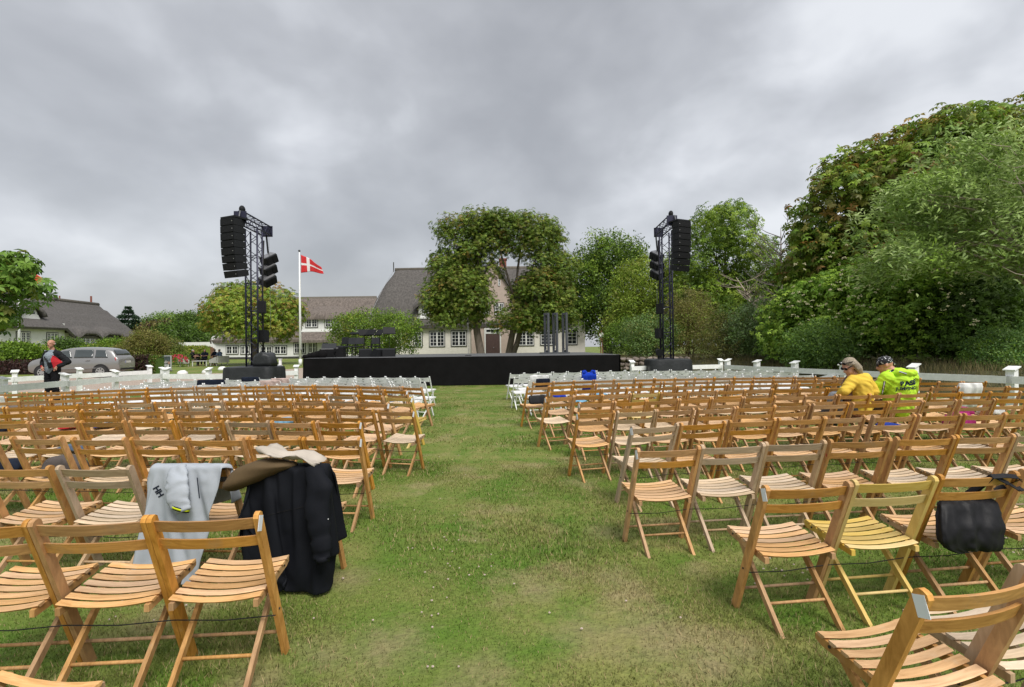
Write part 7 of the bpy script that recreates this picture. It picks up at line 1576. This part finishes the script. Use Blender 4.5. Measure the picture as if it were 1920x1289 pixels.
def wicker(px, d, yaw, w, label):
    p = at(px, 690, d); t = thing('wicker_seat', label, 'chair', (p.x, d, tz(d)), yaw, 'white wicker seats')
    MB().b2((-w / 2, -.30, .28), (w / 2, .34, .40)).build('seat', WICK, t); mb = MB(); mb.rings([[(x_, -.34 - .10 * f, z_) for x_, z_ in ((-w / 2, .25), (w / 2, .25), (w / 2 - .03, .80), (-w / 2 + .03, .80))] for f in (1, 0)]); mb.build('backrest', WICK, t)
    for s in (-1, 1):
        mb = MB(); mb.poly([(-.34, .25), (.34, .25), (.34, .52), (-.34, .76)], lambda q: (s * w / 2, q[0], q[1]), lambda q: (s * (w / 2 + .06), q[0], q[1])); mb.build('armrest', WICK, t)
        for y_ in (-.28, .28): MB().tube([(s * (w / 2 - .05), y_, 0), (s * (w / 2 - .05), y_, .28)], .025, 6).build('leg', WICK, t)
wicker(346, 41.2, R(-60), .62, 'white wicker armchair left of the low table'); wicker(411, 42.0, R(78), 1.25, 'white wicker sofa right of the low table')
p = at(378, 690, 41.6); t = thing('coffee_table', 'low white table between the wicker seats', 'table', (p.x, 41.6, tz(41.6))); MB().b2((-.62, -.32, .40), (.62, .32, .44)).build('tabletop', M['wood_white'], t)
for sx in (-.56, .56):
    for sy in (-.27, .27): MB().b2((sx - .025, sy - .025, 0), (sx + .025, sy + .025, .398)).build('leg', M['wood_white'], t)
for k, (px, d, lab) in enumerate([(352, 52, 'long brown garden table behind the cafe guests'), (382, 53, 'second brown garden table nearer the gate')]):
    p = at(px, 690, d); t = thing('garden_table', lab, 'table', (p.x, d, tz(d)), 0, 'garden tables'); GW = plain('garden_teak', (.19, .11, .065), .7, .2, 6); MB().b2((-1.1, -.4, .74), (1.1, .4, .80)).build('tabletop', GW, t)
    for sx in (-.95, .95):
        for sy in (-.3, .3): MB().b2((sx - .05, sy - .05, 0), (sx + .05, sy + .05, .738)).build('leg', GW, t)
    for sx in (-.6, 0, .6): c = thing('garden_chair', '%s dark garden chair at the %s' % ({-.6: 'left', 0: 'middle', .6: 'right'}[sx], ['long brown table', 'second brown table'][k]), 'chair', (p.x + sx, d - .75, tz(d)), 0, 'dark garden chairs'); MB().b2((-.22, -.22, .42), (.22, .22, .47)).build('seat', DK, c); MB().b2((-.22, -.26, .47), (.22, -.225, .88)).build('backrest', DK, c); [MB().b2((a - .02, b - .02, 0), (a + .02, b + .02, .418)).build('leg', DK, c) for a in (-.19, .19) for b in (-.19, .19)]
# sign board
p = at(311.5, 690, 33); t = thing('sign_board', 'framed poster board with white WC notice beside the hedge', 'sign', (p.x, 33, tz(33)), R(-14)); zb = .08; W2, H2 = .42, .95
mb = MB(); mb.b2((-W2, -.03, zb), (-W2 + .06, .03, zb + H2)); mb.b2((W2 - .06, -.03, zb), (W2, .03, zb + H2)); mb.b2((-W2 + .06, -.03, zb), (W2 - .06, .03, zb + .06)); mb.b2((-W2 + .06, -.03, zb + H2 - .06), (W2 - .06, .03, zb + H2)); mb.build('frame', plain('aluminium', (.55, .56, .57), .4, .05, metal=.5), t)
po = MB().b2((-W2 + .058, -.012, zb + .058), (W2 - .058, .012, zb + H2 - .058)).build('poster', plain('dark_teal_poster', (.055, .075, .075), .4, .6, 5), t); pp = MB().b2((-.29, -.020, zb + .09), (.24, -.0125, zb + .36)).build('notice', M['wood_white'], t)
mb = MB(); mb.poly([(-.24, .50), (-.02, .42), (.10, .48), (.20, .60), (.05, .56), (.02, .68), (-.06, .56)], lambda q: (q[0], -.0145, zb + q[1]), lambda q: (q[0], -.0125, zb + q[1])); mb.build('poster_figure', plain('pale_figure', (.42, .40, .38), .6, .3, 12), po)
mb = MB(); mb.ball((.24, -.014, zb + .47), (.10, .002, .10), 12, 6); mb.build('poster_portrait', plain('portrait_pink', (.40, .24, .17), .6, .3, 12), po)
uv, fs = text_geo('WC', .20, .003, False); me = bpy.data.meshes.new('lettering'); me.from_pydata([(u_, -.0235, zb + .25 + v_) for u_, v_ in uv], [], fs); me.materials.append(INK); link('lettering', me, None, pp); MB().b2((-.10, -.0225, zb + .125), (.12, -.0205, zb + .145)).build('underline', C_['red'], pp)
for sx in (-.3, .3): MB().b2((sx - .03, -.16, 0), (sx + .03, .16, .078)).build('foot', M['steel'], t)
p = at(284, 690, 32.5); t = thing('bollard_lamp', 'grey green bollard lamp left of the sign board', 'lamp', (p.x, 32.5, tz(32.5))); BL = plain('grey_green_paint', (.07, .10, .10), .5, .1); MB().tube([(0, 0, 0), (0, 0, .88)], .055, 10).build('post', BL, t, True); MB().tube([(0, 0, .90), (0, 0, .97), (0, 0, 1.03)], [.16, .13, .04], 12).build('hood', BL, t, True)
p = at(1260, 690, 76)
mb = MB(); p = at(293, 640, 95); t = thing('radio_mast', 'thin dark mast on the far horizon right of the conifer', 'mast', (p.x, 95, tz(95))); tp = at(293, 603, 95).z - tz(95); MB().tube([(0, 0, 0), (0, 0, tp)], [.09, .05], 6).build('pole', M['trim'], t); MB().tube([(0, 0, tp - .3), (0, 0, tp + .4)], .14, 6).build('antenna', M['trim'], t)

bpy.data.scenes.remove(TMP)
for o in COL.pend: scene.collection.objects.link(o)
